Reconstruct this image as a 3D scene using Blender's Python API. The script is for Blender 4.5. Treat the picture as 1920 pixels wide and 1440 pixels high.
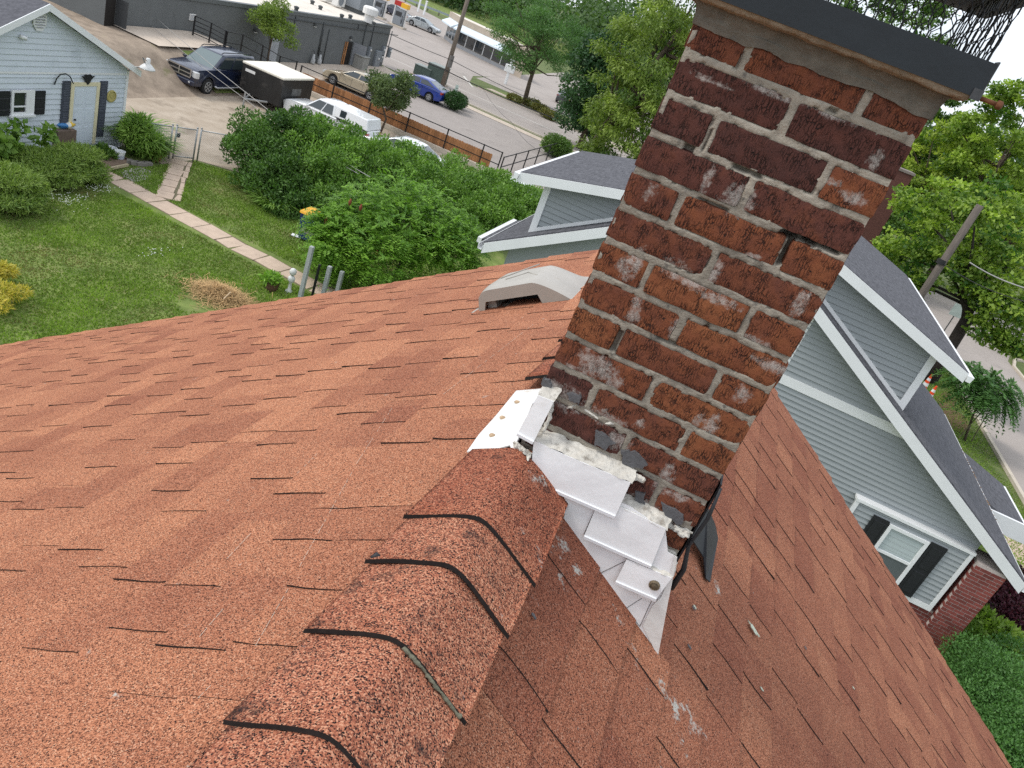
import bpy, bmesh, math, random
import numpy as np
from mathutils import Vector, Matrix, noise as mnoise

for o in list(bpy.data.objects):
    bpy.data.objects.remove(o)
SC = bpy.context.scene
COL = SC.collection
random.seed(7)
H = 9.4                                   # eye height above the yard

# ------------------------------------------------------------------ camera
F_PX, CX, CY = 1442.0, 960.0, 720.0        # focal length and centre in 1920x1440 pixels


def cam_ray(px, py):
    return np.array([(px - CX) / F_PX, -(py - CY) / F_PX, -1.0])


_up = -cam_ray(-110, 3442); _up /= np.linalg.norm(_up)
_y = cam_ray(1470, 156); _y = _y - _up * (_y @ _up); _y /= np.linalg.norm(_y)
_x = np.cross(_y, _up)
RW = np.array([_x, _y, _up])               # camera axes -> place axes (Y along the ridge)
cam_d = bpy.data.cameras.new('camera')
cam_d.sensor_fit = 'HORIZONTAL'; cam_d.sensor_width = 36.0
cam_d.lens = F_PX / 1920 * 36.0
cam_d.clip_start = 0.05; cam_d.clip_end = 3000
cam = bpy.data.objects.new('camera', cam_d)
COL.objects.link(cam)
cam.matrix_world = Matrix.Translation((0, 0, H)) @ Matrix(RW.tolist()).to_4x4()
SC.camera = cam

# ------------------------------------------------------------------ sky, sun, exposure
SUN_EL, SUN_AZ = math.radians(49), math.radians(252)      # compass-like: 0 = +Y, clockwise
sun_dir = Vector((math.sin(SUN_AZ) * math.cos(SUN_EL), math.cos(SUN_AZ) * math.cos(SUN_EL), math.sin(SUN_EL)))
W = bpy.data.worlds.new('World'); SC.world = W; W.use_nodes = True
wn, wl = W.node_tree.nodes, W.node_tree.links
wn.clear()
w_out = wn.new('ShaderNodeOutputWorld'); w_bg = wn.new('ShaderNodeBackground')
w_sky = wn.new('ShaderNodeTexSky'); w_sky.sky_type = 'NISHITA'; w_sky.sun_disc = False
w_sky.sun_elevation = SUN_EL; w_sky.sun_rotation = SUN_AZ; w_sky.dust_density = 2.0
w_tc = wn.new('ShaderNodeTexCoord'); w_map = wn.new('ShaderNodeMapping'); w_map.inputs['Scale'].default_value = (1, 1, 2.6)
w_no = wn.new('ShaderNodeTexNoise'); w_no.inputs['Scale'].default_value = 2.2; w_no.inputs['Detail'].default_value = 7
w_rp = wn.new('ShaderNodeValToRGB')
w_rp.color_ramp.elements[0].position = .36; w_rp.color_ramp.elements[0].color = (.55, .55, .55, 1)
w_rp.color_ramp.elements[1].position = .58; w_rp.color_ramp.elements[1].color = (1, 1, 1, 1)
w_mx = wn.new('ShaderNodeMix'); w_mx.data_type = 'RGBA'
w_mx.inputs['B'].default_value = (8.6, 9.1, 9.9, 1)       # thin bright cloud deck
wl.new(w_tc.outputs['Generated'], w_map.inputs['Vector']); wl.new(w_map.outputs[0], w_no.inputs['Vector'])
wl.new(w_no.outputs['Fac'], w_rp.inputs['Fac']); wl.new(w_rp.outputs['Color'], w_mx.inputs['Factor'])
wl.new(w_sky.outputs['Color'], w_mx.inputs['A']); wl.new(w_mx.outputs['Result'], w_bg.inputs['Color'])
w_bg.inputs['Strength'].default_value = 0.112
wl.new(w_bg.outputs[0], w_out.inputs['Surface'])
sun_d = bpy.data.lights.new('sun', 'SUN'); sun_d.energy = 1.4; sun_d.angle = math.radians(14); sun_d.color = (1, .95, .88)
sun = bpy.data.objects.new('sun', sun_d); COL.objects.link(sun)
sun.location = (-20, -20, 40); sun.rotation_euler = (-sun_dir).to_track_quat('-Z', 'Y').to_euler()
SC.view_settings.view_transform = 'Standard'; SC.view_settings.look = 'None'
SC.view_settings.gamma = 1.0; SC.view_settings.use_curve_mapping = False
SC.view_settings.exposure = 0.46
SC.cycles.max_bounces = 6; SC.cycles.diffuse_bounces = 3; SC.cycles.glossy_bounces = 3
SC.cycles.transmission_bounces = 3; SC.cycles.transparent_max_bounces = 4
SC.cycles.use_denoising = False
SC.cycles.sample_clamp_indirect = 4.0


# ------------------------------------------------------------------ pixel -> place helpers (surveying the photograph)
def ray(px, py):
    return RW @ cam_ray(px, py)


def PY(px, py, y):
    r = ray(px, py); r = r * (y / r[1]); return (r[0], y, r[2] + H)


def PX(px, py, x):
    r = ray(px, py); r = r * (x / r[0]); return (x, r[1], r[2] + H)


def PZ(px, py, z=0.0):
    r = ray(px, py); r = r * ((z - H) / r[2]); return (r[0], r[1], z)


XR, ZR, TS = -0.147, H - 0.860, 0.650      # ridge position, height, mean slope
TSS = {-1: 0.643, 1: 0.672}               # slope of each side


def roofz(x):
    return ZR - TSS[1 if x > XR else -1] * abs(x - XR)


def PR(px, py, side, lift=0.0):
    r = ray(px, py); t = TSS[side]
    s = (ZR + lift - H + t * side * XR) / (r[2] + t * side * r[0])
    r = r * s; return (r[0], r[1], r[2] + H)


def in_view(p, m=60):
    c = RW.T @ (np.array(p) - np.array([0, 0, H]))
    if c[2] > -.05: return False
    x = CX + F_PX * c[0] / -c[2]; y = CY - F_PX * c[1] / -c[2]
    return -m < x < 1920 + m and -m < y < 1440 + m


# ------------------------------------------------------------------ mesh helpers
class MB:
    def __init__(s):
        s.v = []; s.f = []; s.m = []; s.t = []

    def add(s, vs, fs, mi=0, tone=.5):
        n = len(s.v); s.v += [tuple(map(float, p)) for p in vs]
        s.f += [tuple(n + i for i in f) for f in fs]; s.m += [mi] * len(fs)
        s.t += [tone] * len(vs) if not isinstance(tone, (list, tuple)) else list(tone)
        return s

    def box(s, x0, x1, y0, y1, z0, z1, mi=0, tone=.5):
        v = [(x0, y0, z0), (x1, y0, z0), (x1, y1, z0), (x0, y1, z0), (x0, y0, z1), (x1, y0, z1), (x1, y1, z1), (x0, y1, z1)]
        return s.add(v, [(3, 2, 1, 0), (4, 5, 6, 7), (0, 1, 5, 4), (1, 2, 6, 5), (2, 3, 7, 6), (3, 0, 4, 7)], mi, tone)

    def obox(s, c, a, b, d, mi=0, tone=.5):          # centre and three half-axis vectors
        c, a, b, d = map(Vector, (c, a, b, d))
        v = [c - a - b - d, c + a - b - d, c + a + b - d, c - a + b - d, c - a - b + d, c + a - b + d, c + a + b + d, c - a + b + d]
        return s.add(v, [(3, 2, 1, 0), (4, 5, 6, 7), (0, 1, 5, 4), (1, 2, 6, 5), (2, 3, 7, 6), (3, 0, 4, 7)], mi, tone)

    def bar(s, p, q, w, h, up=(0, 0, 1), mi=0, tone=.5):   # rectangular bar from p to q
        p, q = Vector(p), Vector(q); d = (q - p); u = Vector(up)
        sd = d.cross(u).normalized(); uu = sd.cross(d).normalized()
        return s.obox((p + q) / 2, d / 2, sd * w / 2, uu * h / 2, mi, tone)

    def prism(s, pts, vec, mi=0, tone=.5):
        n = len(pts); vec = Vector(vec)
        v = [Vector(p) for p in pts] + [Vector(p) + vec for p in pts]
        fs = [tuple(range(n - 1, -1, -1)), tuple(range(n, 2 * n))] + [(i, (i + 1) % n, n + (i + 1) % n, n + i) for i in range(n)]
        return s.add(v, fs, mi, tone)

    def tube(s, pts, r, n=8, mi=0, tone=.5, cap=True):
        pts = [Vector(p) for p in pts]; k = len(pts)
        rs = r if isinstance(r, (list, tuple)) else [r] * k
        vs = []; prev = None
        for i, p in enumerate(pts):
            d = (pts[min(i + 1, k - 1)] - pts[max(i - 1, 0)]).normalized()
            a = prev if prev is not None else (Vector((0, 0, 1)) if abs(d.z) < .9 else Vector((1, 0, 0)))
            a = (a - d * a.dot(d)).normalized(); b = d.cross(a); prev = a
            for j in range(n):
                t = 2 * math.pi * j / n; vs.append(p + (a * math.cos(t) + b * math.sin(t)) * rs[i])
        fs = [(i * n + j, i * n + (j + 1) % n, (i + 1) * n + (j + 1) % n, (i + 1) * n + j) for i in range(k - 1) for j in range(n)]
        if cap: fs += [tuple(range(n - 1, -1, -1)), tuple((k - 1) * n + j for j in range(n))]
        return s.add(vs, fs, mi, tone)

    def lathe(s, c, prof, n=16, axis='z', mi=0, tone=.5):
        vs = []
        for r, z in prof:
            for j in range(n):
                t = 2 * math.pi * j / n; a, b = r * math.cos(t), r * math.sin(t)
                vs.append({'z': (c[0] + a, c[1] + b, c[2] + z), 'y': (c[0] + a, c[1] + z, c[2] + b), 'x': (c[0] + z, c[1] + a, c[2] + b)}[axis])
        k = len(prof)
        fs = [(i * n + j, i * n + (j + 1) % n, (i + 1) * n + (j + 1) % n, (i + 1) * n + j) for i in range(k - 1) for j in range(n)]
        fs += [tuple(range(n - 1, -1, -1)), tuple((k - 1) * n + j for j in range(n))]
        return s.add(vs, fs, mi, tone)

    def grid(s, fn, nu, nv, mi=0, tone=None):
        vs = [fn(i / nu, j / nv) for j in range(nv + 1) for i in range(nu + 1)]
        fs = [(j * (nu + 1) + i, j * (nu + 1) + i + 1, (j + 1) * (nu + 1) + i + 1, (j + 1) * (nu + 1) + i) for j in range(nv) for i in range(nu)]
        return s.add(vs, fs, mi, .5 if tone is None else tone)


ORI = {}


def _mesh(name, mb, mats, o, smooth):
    me = bpy.data.meshes.new(name)
    me.from_pydata([(p[0] - o[0], p[1] - o[1], p[2] - o[2]) for p in mb.v], [], mb.f)
    mats = mats if isinstance(mats, (list, tuple)) else [mats]
    for m in mats: me.materials.append(m)
    if len(mats) > 1: me.polygons.foreach_set('material_index', mb.m)
    if any(t != .5 for t in mb.t):
        a = me.attributes.new('tone', 'FLOAT', 'POINT'); a.data.foreach_set('value', mb.t)
    if smooth: me.polygons.foreach_set('use_smooth', [True] * len(me.polygons))
    me.update()
    return me


def _link(name, me, parent, o):
    ob = bpy.data.objects.new(name, me); COL.objects.link(ob)
    if parent is not None:
        ob.parent = parent
    ORI[ob.name] = o
    return ob


def bevel(ob, w, seg=2, ang=30):
    b = ob.modifiers.new('bevel', 'BEVEL'); b.width = w; b.segments = seg; b.limit_method = 'ANGLE'; b.angle_limit = math.radians(ang)
    b.harden_normals = False
    return ob


def thing(name, label, cat, loc=(0, 0, 0), rotz=0, group=None):
    e = bpy.data.objects.new(name, None); COL.objects.link(e)
    e.location = loc; e.rotation_euler = (0, 0, rotz); e.empty_display_size = .2
    e['label'] = label; e['category'] = cat
    if group: e['group'] = group
    ORI[e.name] = tuple(loc) if rotz == 0 else (0, 0, 0)      # a turned thing is built in its own frame
    return e


def part(name, mb, mats, parent, smooth=False, kind=None, bev=0):
    o = ORI[parent.name]
    ob = _link(name, _mesh(name, mb, mats, o, smooth), parent, o)
    if kind: ob['kind'] = kind
    if bev: bevel(ob, bev)
    return ob


def solo(name, label, cat, mb, mats, smooth=False, group=None, kind=None, bev=0, base=None):
    a = np.array(mb.v)
    o = base or ((a[:, 0].min() + a[:, 0].max()) / 2, (a[:, 1].min() + a[:, 1].max()) / 2, a[:, 2].min())
    o = tuple(map(float, o))
    ob = _link(name, _mesh(name, mb, mats, o, smooth), None, o)
    ob.location = o
    if label: ob['label'] = label
    if cat: ob['category'] = cat
    if group: ob['group'] = group
    if kind: ob['kind'] = kind
    if bev: bevel(ob, bev)
    return ob


def struct(name, mb, mats, smooth=False, label=None):
    ob = solo(name, label, None, mb, mats, smooth, kind='structure')
    return ob


def copy_tree(o, parent=None):
    c = o.copy(); COL.objects.link(c); c.parent = parent
    ORI[c.name] = ORI.get(o.name, (0, 0, 0))
    for ch in list(o.children): copy_tree(ch, c)
    return c


# ------------------------------------------------------------------ materials
def _nt(name):
    m = bpy.data.materials.new(name); m.use_nodes = True
    nt = m.node_tree; bs = nt.nodes['Principled BSDF']
    return m, nt.nodes, nt.links, bs


def lum(c, k):
    return tuple(min(1, max(0, x * k)) for x in c[:3]) + (1,)


def mat(name, col, rough=.7, var=.12, scale=6.0, bump=0.0, bscale=60.0, metal=0.0, spec=.35, coat=0.0, col2=None, spots=None, tone=0.0, stretch=None, detail=5):
    m, N, L, bs = _nt(name)
    tc = N.new('ShaderNodeTexCoord'); vec = tc.outputs['Object']
    if stretch:
        mp = N.new('ShaderNodeMapping'); mp.inputs['Scale'].default_value = stretch; L.new(vec, mp.inputs['Vector']); vec = mp.outputs[0]
    no = N.new('ShaderNodeTexNoise'); no.inputs['Scale'].default_value = scale; no.inputs['Detail'].default_value = detail; no.inputs['Roughness'].default_value = .6
    L.new(vec, no.inputs['Vector'])
    rp = N.new('ShaderNodeValToRGB'); e = rp.color_ramp.elements
    e[0].position = .3; e[1].position = .7
    e[0].color = lum(col, 1 - var); e[1].color = lum(col2, 1) if col2 else lum(col, 1 + var)
    L.new(no.outputs['Fac'], rp.inputs['Fac']); c = rp.outputs['Color']
    if tone:
        at = N.new('ShaderNodeAttribute'); at.attribute_name = 'tone'
        mr = N.new('ShaderNodeMapRange'); mr.inputs['To Min'].default_value = 1 - tone; mr.inputs['To Max'].default_value = 1 + tone
        L.new(at.outputs['Fac'], mr.inputs['Value'])
        mu = N.new('ShaderNodeMix'); mu.data_type = 'RGBA'; mu.blend_type = 'MULTIPLY'; mu.inputs['Factor'].default_value = 1
        L.new(c, mu.inputs['A']); L.new(mr.outputs[0], mu.inputs['B']); c = mu.outputs['Result']
    if spots:                                  # (colour, noise scale, threshold, softness)
        sc_, ss, th, sf = spots
        n2 = N.new('ShaderNodeTexNoise'); n2.inputs['Scale'].default_value = ss; n2.inputs['Detail'].default_value = 6; n2.inputs['Roughness'].default_value = .65
        L.new(tc.outputs['Object'], n2.inputs['Vector'])
        r2 = N.new('ShaderNodeMapRange'); r2.inputs['From Min'].default_value = th; r2.inputs['From Max'].default_value = th + sf
        L.new(n2.outputs['Fac'], r2.inputs['Value'])
        mx = N.new('ShaderNodeMix'); mx.data_type = 'RGBA'; mx.inputs['B'].default_value = lum(sc_, 1)
        L.new(r2.outputs[0], mx.inputs['Factor']); L.new(c, mx.inputs['A']); c = mx.outputs['Result']
    L.new(c, bs.inputs['Base Color'])
    bs.inputs['Roughness'].default_value = rough; bs.inputs['Metallic'].default_value = metal
    bs.inputs['Specular IOR Level'].default_value = spec; bs.inputs['Coat Weight'].default_value = coat; bs.inputs['Coat Roughness'].default_value = .06
    if bump:
        nb = N.new('ShaderNodeTexNoise'); nb.inputs['Scale'].default_value = bscale; nb.inputs['Detail'].default_value = 4
        L.new(vec, nb.inputs['Vector'])
        b = N.new('ShaderNodeBump'); b.inputs['Strength'].default_value = bump; b.inputs['Distance'].default_value = .6 / bscale
        L.new(nb.outputs['Fac'], b.inputs['Height']); L.new(b.outputs[0], bs.inputs['Normal'])
    return m


def granule(name, stops, scale, big=None, rough=.95, tonemix=None, lichen=None):
    """mineral granules: each small cell takes one of several stone colours"""
    m, N, L, bs = _nt(name)
    tc = N.new('ShaderNodeTexCoord')
    ge = N.new('ShaderNodeNewGeometry')
    vo = N.new('ShaderNodeTexVoronoi'); vo.inputs['Scale'].default_value = scale
    L.new(ge.outputs['Position'], vo.inputs['Vector'])
    rp = N.new('ShaderNodeValToRGB'); rp.color_ramp.interpolation = 'CONSTANT'
    el = rp.color_ramp.elements
    while len(el) < len(stops): el.new(.5)
    for e, (p, c) in zip(el, stops): e.position = p; e.color = lum(c, 1)
    sp = N.new('ShaderNodeSeparateColor'); L.new(vo.outputs['Color'], sp.inputs[0]); L.new(sp.outputs[0], rp.inputs['Fac'])
    c = rp.outputs['Color']
    if big:                                    # worn areas show darker bare asphalt between granules
        nb = N.new('ShaderNodeTexNoise'); nb.inputs['Scale'].default_value = big[1]; nb.inputs['Detail'].default_value = 8; nb.inputs['Roughness'].default_value = .72
        L.new(ge.outputs['Position'], nb.inputs['Vector'])
        mr = N.new('ShaderNodeMapRange'); mr.inputs['From Min'].default_value = big[2]; mr.inputs['From Max'].default_value = big[3]
        L.new(nb.outputs['Fac'], mr.inputs['Value'])
        mx = N.new('ShaderNodeMix'); mx.data_type = 'RGBA'; mx.inputs['B'].default_value = lum(big[0], 1)
        L.new(mr.outputs[0], mx.inputs['Factor']); L.new(c, mx.inputs['A']); c = mx.outputs['Result']
    at = N.new('ShaderNodeAttribute'); at.attribute_name = 'tone'
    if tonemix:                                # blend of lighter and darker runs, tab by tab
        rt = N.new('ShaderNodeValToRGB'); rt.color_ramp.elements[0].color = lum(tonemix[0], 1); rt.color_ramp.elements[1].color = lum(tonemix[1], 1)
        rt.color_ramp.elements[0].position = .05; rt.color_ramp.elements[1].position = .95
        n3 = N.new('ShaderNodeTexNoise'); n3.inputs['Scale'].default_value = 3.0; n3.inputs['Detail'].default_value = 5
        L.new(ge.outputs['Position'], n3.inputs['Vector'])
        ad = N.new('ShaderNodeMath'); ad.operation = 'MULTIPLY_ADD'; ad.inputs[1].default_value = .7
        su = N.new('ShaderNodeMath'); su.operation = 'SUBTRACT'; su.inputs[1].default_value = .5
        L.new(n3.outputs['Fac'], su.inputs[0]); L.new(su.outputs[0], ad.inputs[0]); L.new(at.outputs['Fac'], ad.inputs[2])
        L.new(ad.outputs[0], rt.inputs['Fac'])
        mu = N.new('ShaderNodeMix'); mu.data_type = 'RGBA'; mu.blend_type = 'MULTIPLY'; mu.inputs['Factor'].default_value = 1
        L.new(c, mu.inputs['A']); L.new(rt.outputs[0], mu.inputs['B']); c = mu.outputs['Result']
    if lichen:                                 # grey-white crust in patches of its own shape
        (lc, lo, rad) = lichen
        n4 = N.new('ShaderNodeTexNoise'); n4.inputs['Scale'].default_value = 26; n4.inputs['Detail'].default_value = 7; n4.inputs['Roughness'].default_value = .75
        L.new(ge.outputs['Position'], n4.inputs['Vector'])
        acc = None
        for q, r in zip(lo, rad):
            ds = N.new('ShaderNodeVectorMath'); ds.operation = 'DISTANCE'; ds.inputs[1].default_value = q
            L.new(ge.outputs['Position'], ds.inputs[0])
            fr = N.new('ShaderNodeMapRange'); fr.inputs['From Min'].default_value = 0; fr.inputs['From Max'].default_value = r
            fr.inputs['To Min'].default_value = .17; fr.inputs['To Max'].default_value = 0
            L.new(ds.outputs['Value'], fr.inputs['Value'])
            if acc is None: acc = fr.outputs[0]
            else:
                mm = N.new('ShaderNodeMath'); mm.operation = 'MAXIMUM'; L.new(acc, mm.inputs[0]); L.new(fr.outputs[0], mm.inputs[1]); acc = mm.outputs[0]
        sm = N.new('ShaderNodeMath'); sm.operation = 'ADD'; L.new(n4.outputs['Fac'], sm.inputs[0]); L.new(acc, sm.inputs[1])
        th = N.new('ShaderNodeMapRange'); th.inputs['From Min'].default_value = .66; th.inputs['From Max'].default_value = .74
        L.new(sm.outputs[0], th.inputs['Value'])
        mx = N.new('ShaderNodeMix'); mx.data_type = 'RGBA'; mx.inputs['B'].default_value = lum(lc, 1)
        L.new(th.outputs[0], mx.inputs['Factor']); L.new(c, mx.inputs['A']); c = mx.outputs['Result']
    L.new(c, bs.inputs['Base Color'])
    bs.inputs['Roughness'].default_value = rough; bs.inputs['Specular IOR Level'].default_value = .15
    b = N.new('ShaderNodeBump'); b.inputs['Strength'].default_value = .7; b.inputs['Distance'].default_value = .5 / scale
    L.new(vo.outputs['Distance'], b.inputs['Height']); b.invert = True; L.new(b.outputs[0], bs.inputs['Normal'])
    return m


def foliage(name, dark, light, trans=.3, rough=.5):
    m, N, L, bs = _nt(name)
    at = N.new('ShaderNodeAttribute'); at.attribute_name = 'tone'
    rp = N.new('ShaderNodeValToRGB'); rp.color_ramp.elements[0].color = lum(dark, 1); rp.color_ramp.elements[1].color = lum(light, 1)
    L.new(at.outputs['Fac'], rp.inputs['Fac'])
    L.new(rp.outputs['Color'], bs.inputs['Base Color']); bs.inputs['Roughness'].default_value = rough; bs.inputs['Specular IOR Level'].default_value = .3
    tr = N.new('ShaderNodeBsdfTranslucent'); mu = N.new('ShaderNodeMix'); mu.data_type = 'RGBA'; mu.blend_type = 'MULTIPLY'; mu.inputs['Factor'].default_value = 1
    L.new(rp.outputs['Color'], mu.inputs['A']); mu.inputs['B'].default_value = (1.3, 1.5, .6, 1); L.new(mu.outputs['Result'], tr.inputs['Color'])
    ms = N.new('ShaderNodeMixShader'); ms.inputs['Fac'].default_value = trans
    out = [n for n in N if n.type == 'OUTPUT_MATERIAL'][0]
    L.new(bs.outputs[0], ms.inputs[1]); L.new(tr.outputs[0], ms.inputs[2]); L.new(ms.outputs[0], out.inputs['Surface'])
    return m


def glass(name, col=(.02, .025, .03), rough=.04):
    m, N, L, bs = _nt(name)
    bs.inputs['Base Color'].default_value = lum(col, 1); bs.inputs['Roughness'].default_value = rough
    bs.inputs['Specular IOR Level'].default_value = .6; bs.inputs['Coat Weight'].default_value = .6; bs.inputs['Coat Roughness'].default_value = .02
    return m

# ------------------------------------------------------------------ shared materials
BLK, RUST = (.012, .010, .010), (.30, .10, .05)
M_asph_edge = mat('asphalt edge', (.019, .016, .015), .9, .3, 80)
LICH = [PR(1262, 1330, 1), PR(1300, 1370, 1), PR(1155, 1170, 1), PR(1045, 1020, 1), PR(1235, 1290, 1), PR(1340, 1110, 1), PR(1180, 1215, 1), PR(1060, 1070, 1)]
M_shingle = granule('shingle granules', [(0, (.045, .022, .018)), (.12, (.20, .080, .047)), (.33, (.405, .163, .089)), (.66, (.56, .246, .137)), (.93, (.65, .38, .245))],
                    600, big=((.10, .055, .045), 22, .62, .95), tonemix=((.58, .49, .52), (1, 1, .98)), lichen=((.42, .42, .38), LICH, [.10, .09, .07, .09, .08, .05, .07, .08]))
M_cap = granule('ridge cap granules', [(0, (.014, .012, .012)), (.15, (.09, .038, .030)), (.27, (.29, .102, .060)), (.58, (.44, .175, .10)), (.85, (.57, .29, .18))],
                500, big=((.028, .022, .022), 17, .55, .71), tonemix=((.74, .57, .54), (1, 1, 1)), lichen=((.45, .45, .41), [(-.04, 1.19, ZR - .05), (-.05, 1.28, ZR - .04), (-.13, .80, ZR), (-.11, 1.36, ZR)], [.08, .06, .05, .05]))
M_white = mat('painted flashing', (.80, .80, .80), .38, .05, 9, spec=.5, spots=((.64, .59, .50), 5, .60, .25), bump=.10, bscale=9)
M_white_rust = mat('white flashing with rust', (.70, .69, .66), .5, .08, 12, spots=((.42, .28, .15), 11, .63, .14), bump=.15, bscale=25)
M_caulk = mat('old sealant', (.56, .53, .47), .8, .2, 40, bump=.8, bscale=120, spots=((.28, .25, .21), 34, .55, .12))
M_mortar = mat('mortar', (.275, .245, .20), .95, .24, 45, bump=1, bscale=260, spots=((.12, .11, .095), 42, .57, .12), tone=.5, detail=8)
M_crown = mat('mortar crown', (.27, .22, .16), .95, .16, 60, bump=1, bscale=190, spots=((.22, .185, .14), 45, .58, .10), detail=8)
M_capmetal = mat('dark cap metal', (.012, .017, .022), .55, .18, 6, spec=.4, bump=.06, bscale=30)
M_wire = mat('dark wire', (.012, .013, .015), .5, .1, 20)
M_rustbolt = mat('rusty bolt', (.16, .065, .03), .8, .35, 120)
M_blackflash = mat('black flashing', (.020, .021, .024), .55, .25, 18, bump=.15, bscale=40)
M_tar = mat('grey sealant flake', (.10, .10, .105), .75, .15, 50, bump=.5, bscale=150)
M_vent = mat('vent plastic', (.37, .345, .305), .42, .07, 8, spots=((.33, .29, .23), 14, .58, .2))
M_ventdark = mat('vent inside', (.03, .03, .032), .8, .1, 8)
M_sidingwall = mat('own siding', (.45, .45, .43), .6, .05, 3)


def brick_material():
    m, N, L, bs = _nt('chimney brick')
    ge = N.new('ShaderNodeNewGeometry'); P = ge.outputs['Position']
    at = N.new('ShaderNodeAttribute'); at.attribute_name = 'tone'
    st = N.new('ShaderNodeAttribute'); st.attribute_name = 'stain'
    n1 = N.new('ShaderNodeTexNoise'); n1.inputs['Scale'].default_value = 22; n1.inputs['Detail'].default_value = 8; n1.inputs['Roughness'].default_value = .7; L.new(P, n1.inputs['Vector'])
    a = N.new('ShaderNodeMath'); a.operation = 'MULTIPLY_ADD'; a.inputs[1].default_value = .75; L.new(n1.outputs['Fac'], a.inputs[0])
    sb = N.new('ShaderNodeMath'); sb.operation = 'SUBTRACT'; sb.inputs[1].default_value = .375; L.new(at.outputs['Fac'], sb.inputs[0]); L.new(sb.outputs[0], a.inputs[2])
    rp = N.new('ShaderNodeValToRGB'); el = rp.color_ramp.elements
    el[0].position = 0; el[0].color = (.050, .026, .025, 1); el[1].position = 1; el[1].color = (.30, .115, .048, 1)
    e = el.new(.4); e.color = (.115, .043, .032, 1); e = el.new(.7); e.color = (.205, .069, .033, 1)
    L.new(a.outputs[0], rp.inputs['Fac']); c = rp.outputs['Color']
    # wire-cut drag marks: fine cracks, stretched along the height
    mp = N.new('ShaderNodeMapping'); mp.inputs['Scale'].default_value = (230, 230, 50); L.new(P, mp.inputs['Vector'])
    vo = N.new('ShaderNodeTexVoronoi'); vo.feature = 'DISTANCE_TO_EDGE'; vo.inputs['Scale'].default_value = 1; vo.inputs['Randomness'].default_value = 1; 
    n5 = N.new('ShaderNodeTexNoise'); n5.inputs['Scale'].default_value = 90; L.new(P, n5.inputs['Vector'])
    vm = N.new('ShaderNodeVectorMath'); vm.operation = 'MULTIPLY_ADD'; vm.inputs[1].default_value = (1.6, 1.6, 1.6); L.new(n5.outputs['Color'], vm.inputs[0]); L.new(mp.outputs[0], vm.inputs[2]); L.new(vm.outputs[0], vo.inputs['Vector'])
    cr = N.new('ShaderNodeMapRange'); cr.inputs['From Min'].default_value = .02; cr.inputs['From Max'].default_value = .13; L.new(vo.outputs['Distance'], cr.inputs['Value'])
    # only some cells crack open
    nk = N.new('ShaderNodeTexNoise'); nk.inputs['Scale'].default_value = 46; nk.inputs['Detail'].default_value = 5; L.new(P, nk.inputs['Vector'])
    kr = N.new('ShaderNodeMapRange'); kr.inputs['From Min'].default_value = .38; kr.inputs['From Max'].default_value = .62; kr.inputs['To Min'].default_value = 0; kr.inputs['To Max'].default_value = .95; L.new(nk.outputs['Fac'], kr.inputs['Value'])
    mlt = N.new('ShaderNodeMath'); mlt.operation = 'SUBTRACT'; mlt.inputs[0].default_value = 1; L.new(cr.outputs[0], mlt.inputs[1])
    ml2 = N.new('ShaderNodeMath'); ml2.operation = 'MULTIPLY'; L.new(mlt.outputs[0], ml2.inputs[0]); L.new(kr.outputs[0], ml2.inputs[1])
    mx = N.new('ShaderNodeMix'); mx.data_type = 'RGBA'; mx.inputs['B'].default_value = (.022, .012, .010, 1); L.new(ml2.outputs[0], mx.inputs['Factor']); L.new(c, mx.inputs['A']); c = mx.outputs['Result']
    # dark iron spots
    ns = N.new('ShaderNodeTexNoise'); ns.inputs['Scale'].default_value = 150; ns.inputs['Detail'].default_value = 2; L.new(P, ns.inputs['Vector'])
    sr = N.new('ShaderNodeMapRange'); sr.inputs['From Min'].default_value = .68; sr.inputs['From Max'].default_value = .74; L.new(ns.outputs['Fac'], sr.inputs['Value'])
    m2 = N.new('ShaderNodeMix'); m2.data_type = 'RGBA'; m2.inputs['B'].default_value = (.02, .013, .012, 1); L.new(sr.outputs[0], m2.inputs['Factor']); L.new(c, m2.inputs['A']); c = m2.outputs['Result']
    # salts and smeared mortar
    nw = N.new('ShaderNodeTexNoise'); nw.inputs['Scale'].default_value = 75; nw.inputs['Detail'].default_value = 8; nw.inputs['Roughness'].default_value = .78; L.new(P, nw.inputs['Vector'])
    sw = N.new('ShaderNodeMath'); sw.operation = 'MULTIPLY_ADD'; sw.inputs[1].default_value = .36; L.new(st.outputs['Fac'], sw.inputs[0]); L.new(nw.outputs['Fac'], sw.inputs[2])
    wr = N.new('ShaderNodeMapRange'); wr.inputs['From Min'].default_value = .70; wr.inputs['From Max'].default_value = .90; wr.inputs['To Max'].default_value = .8; L.new(sw.outputs[0], wr.inputs['Value'])
    m3 = N.new('ShaderNodeMix'); m3.data_type = 'RGBA'; m3.inputs['B'].default_value = (.44, .405, .37, 1); L.new(wr.outputs[0], m3.inputs['Factor']); L.new(c, m3.inputs['A']); c = m3.outputs['Result']
    L.new(c, bs.inputs['Base Color']); bs.inputs['Roughness'].default_value = .9; bs.inputs['Specular IOR Level'].default_value = .2
    ad = N.new('ShaderNodeMath'); ad.operation = 'MULTIPLY_ADD'; ad.inputs[1].default_value = -.7; L.new(ml2.outputs[0], ad.inputs[0]); L.new(nw.outputs['Fac'], ad.inputs[2])
    b = N.new('ShaderNodeBump'); b.inputs['Strength'].default_value = .9; b.inputs['Distance'].default_value = .0035; L.new(ad.outputs[0], b.inputs['Height']); L.new(b.outputs[0], bs.inputs['Normal'])
    return m


M_brick = brick_material()

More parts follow.
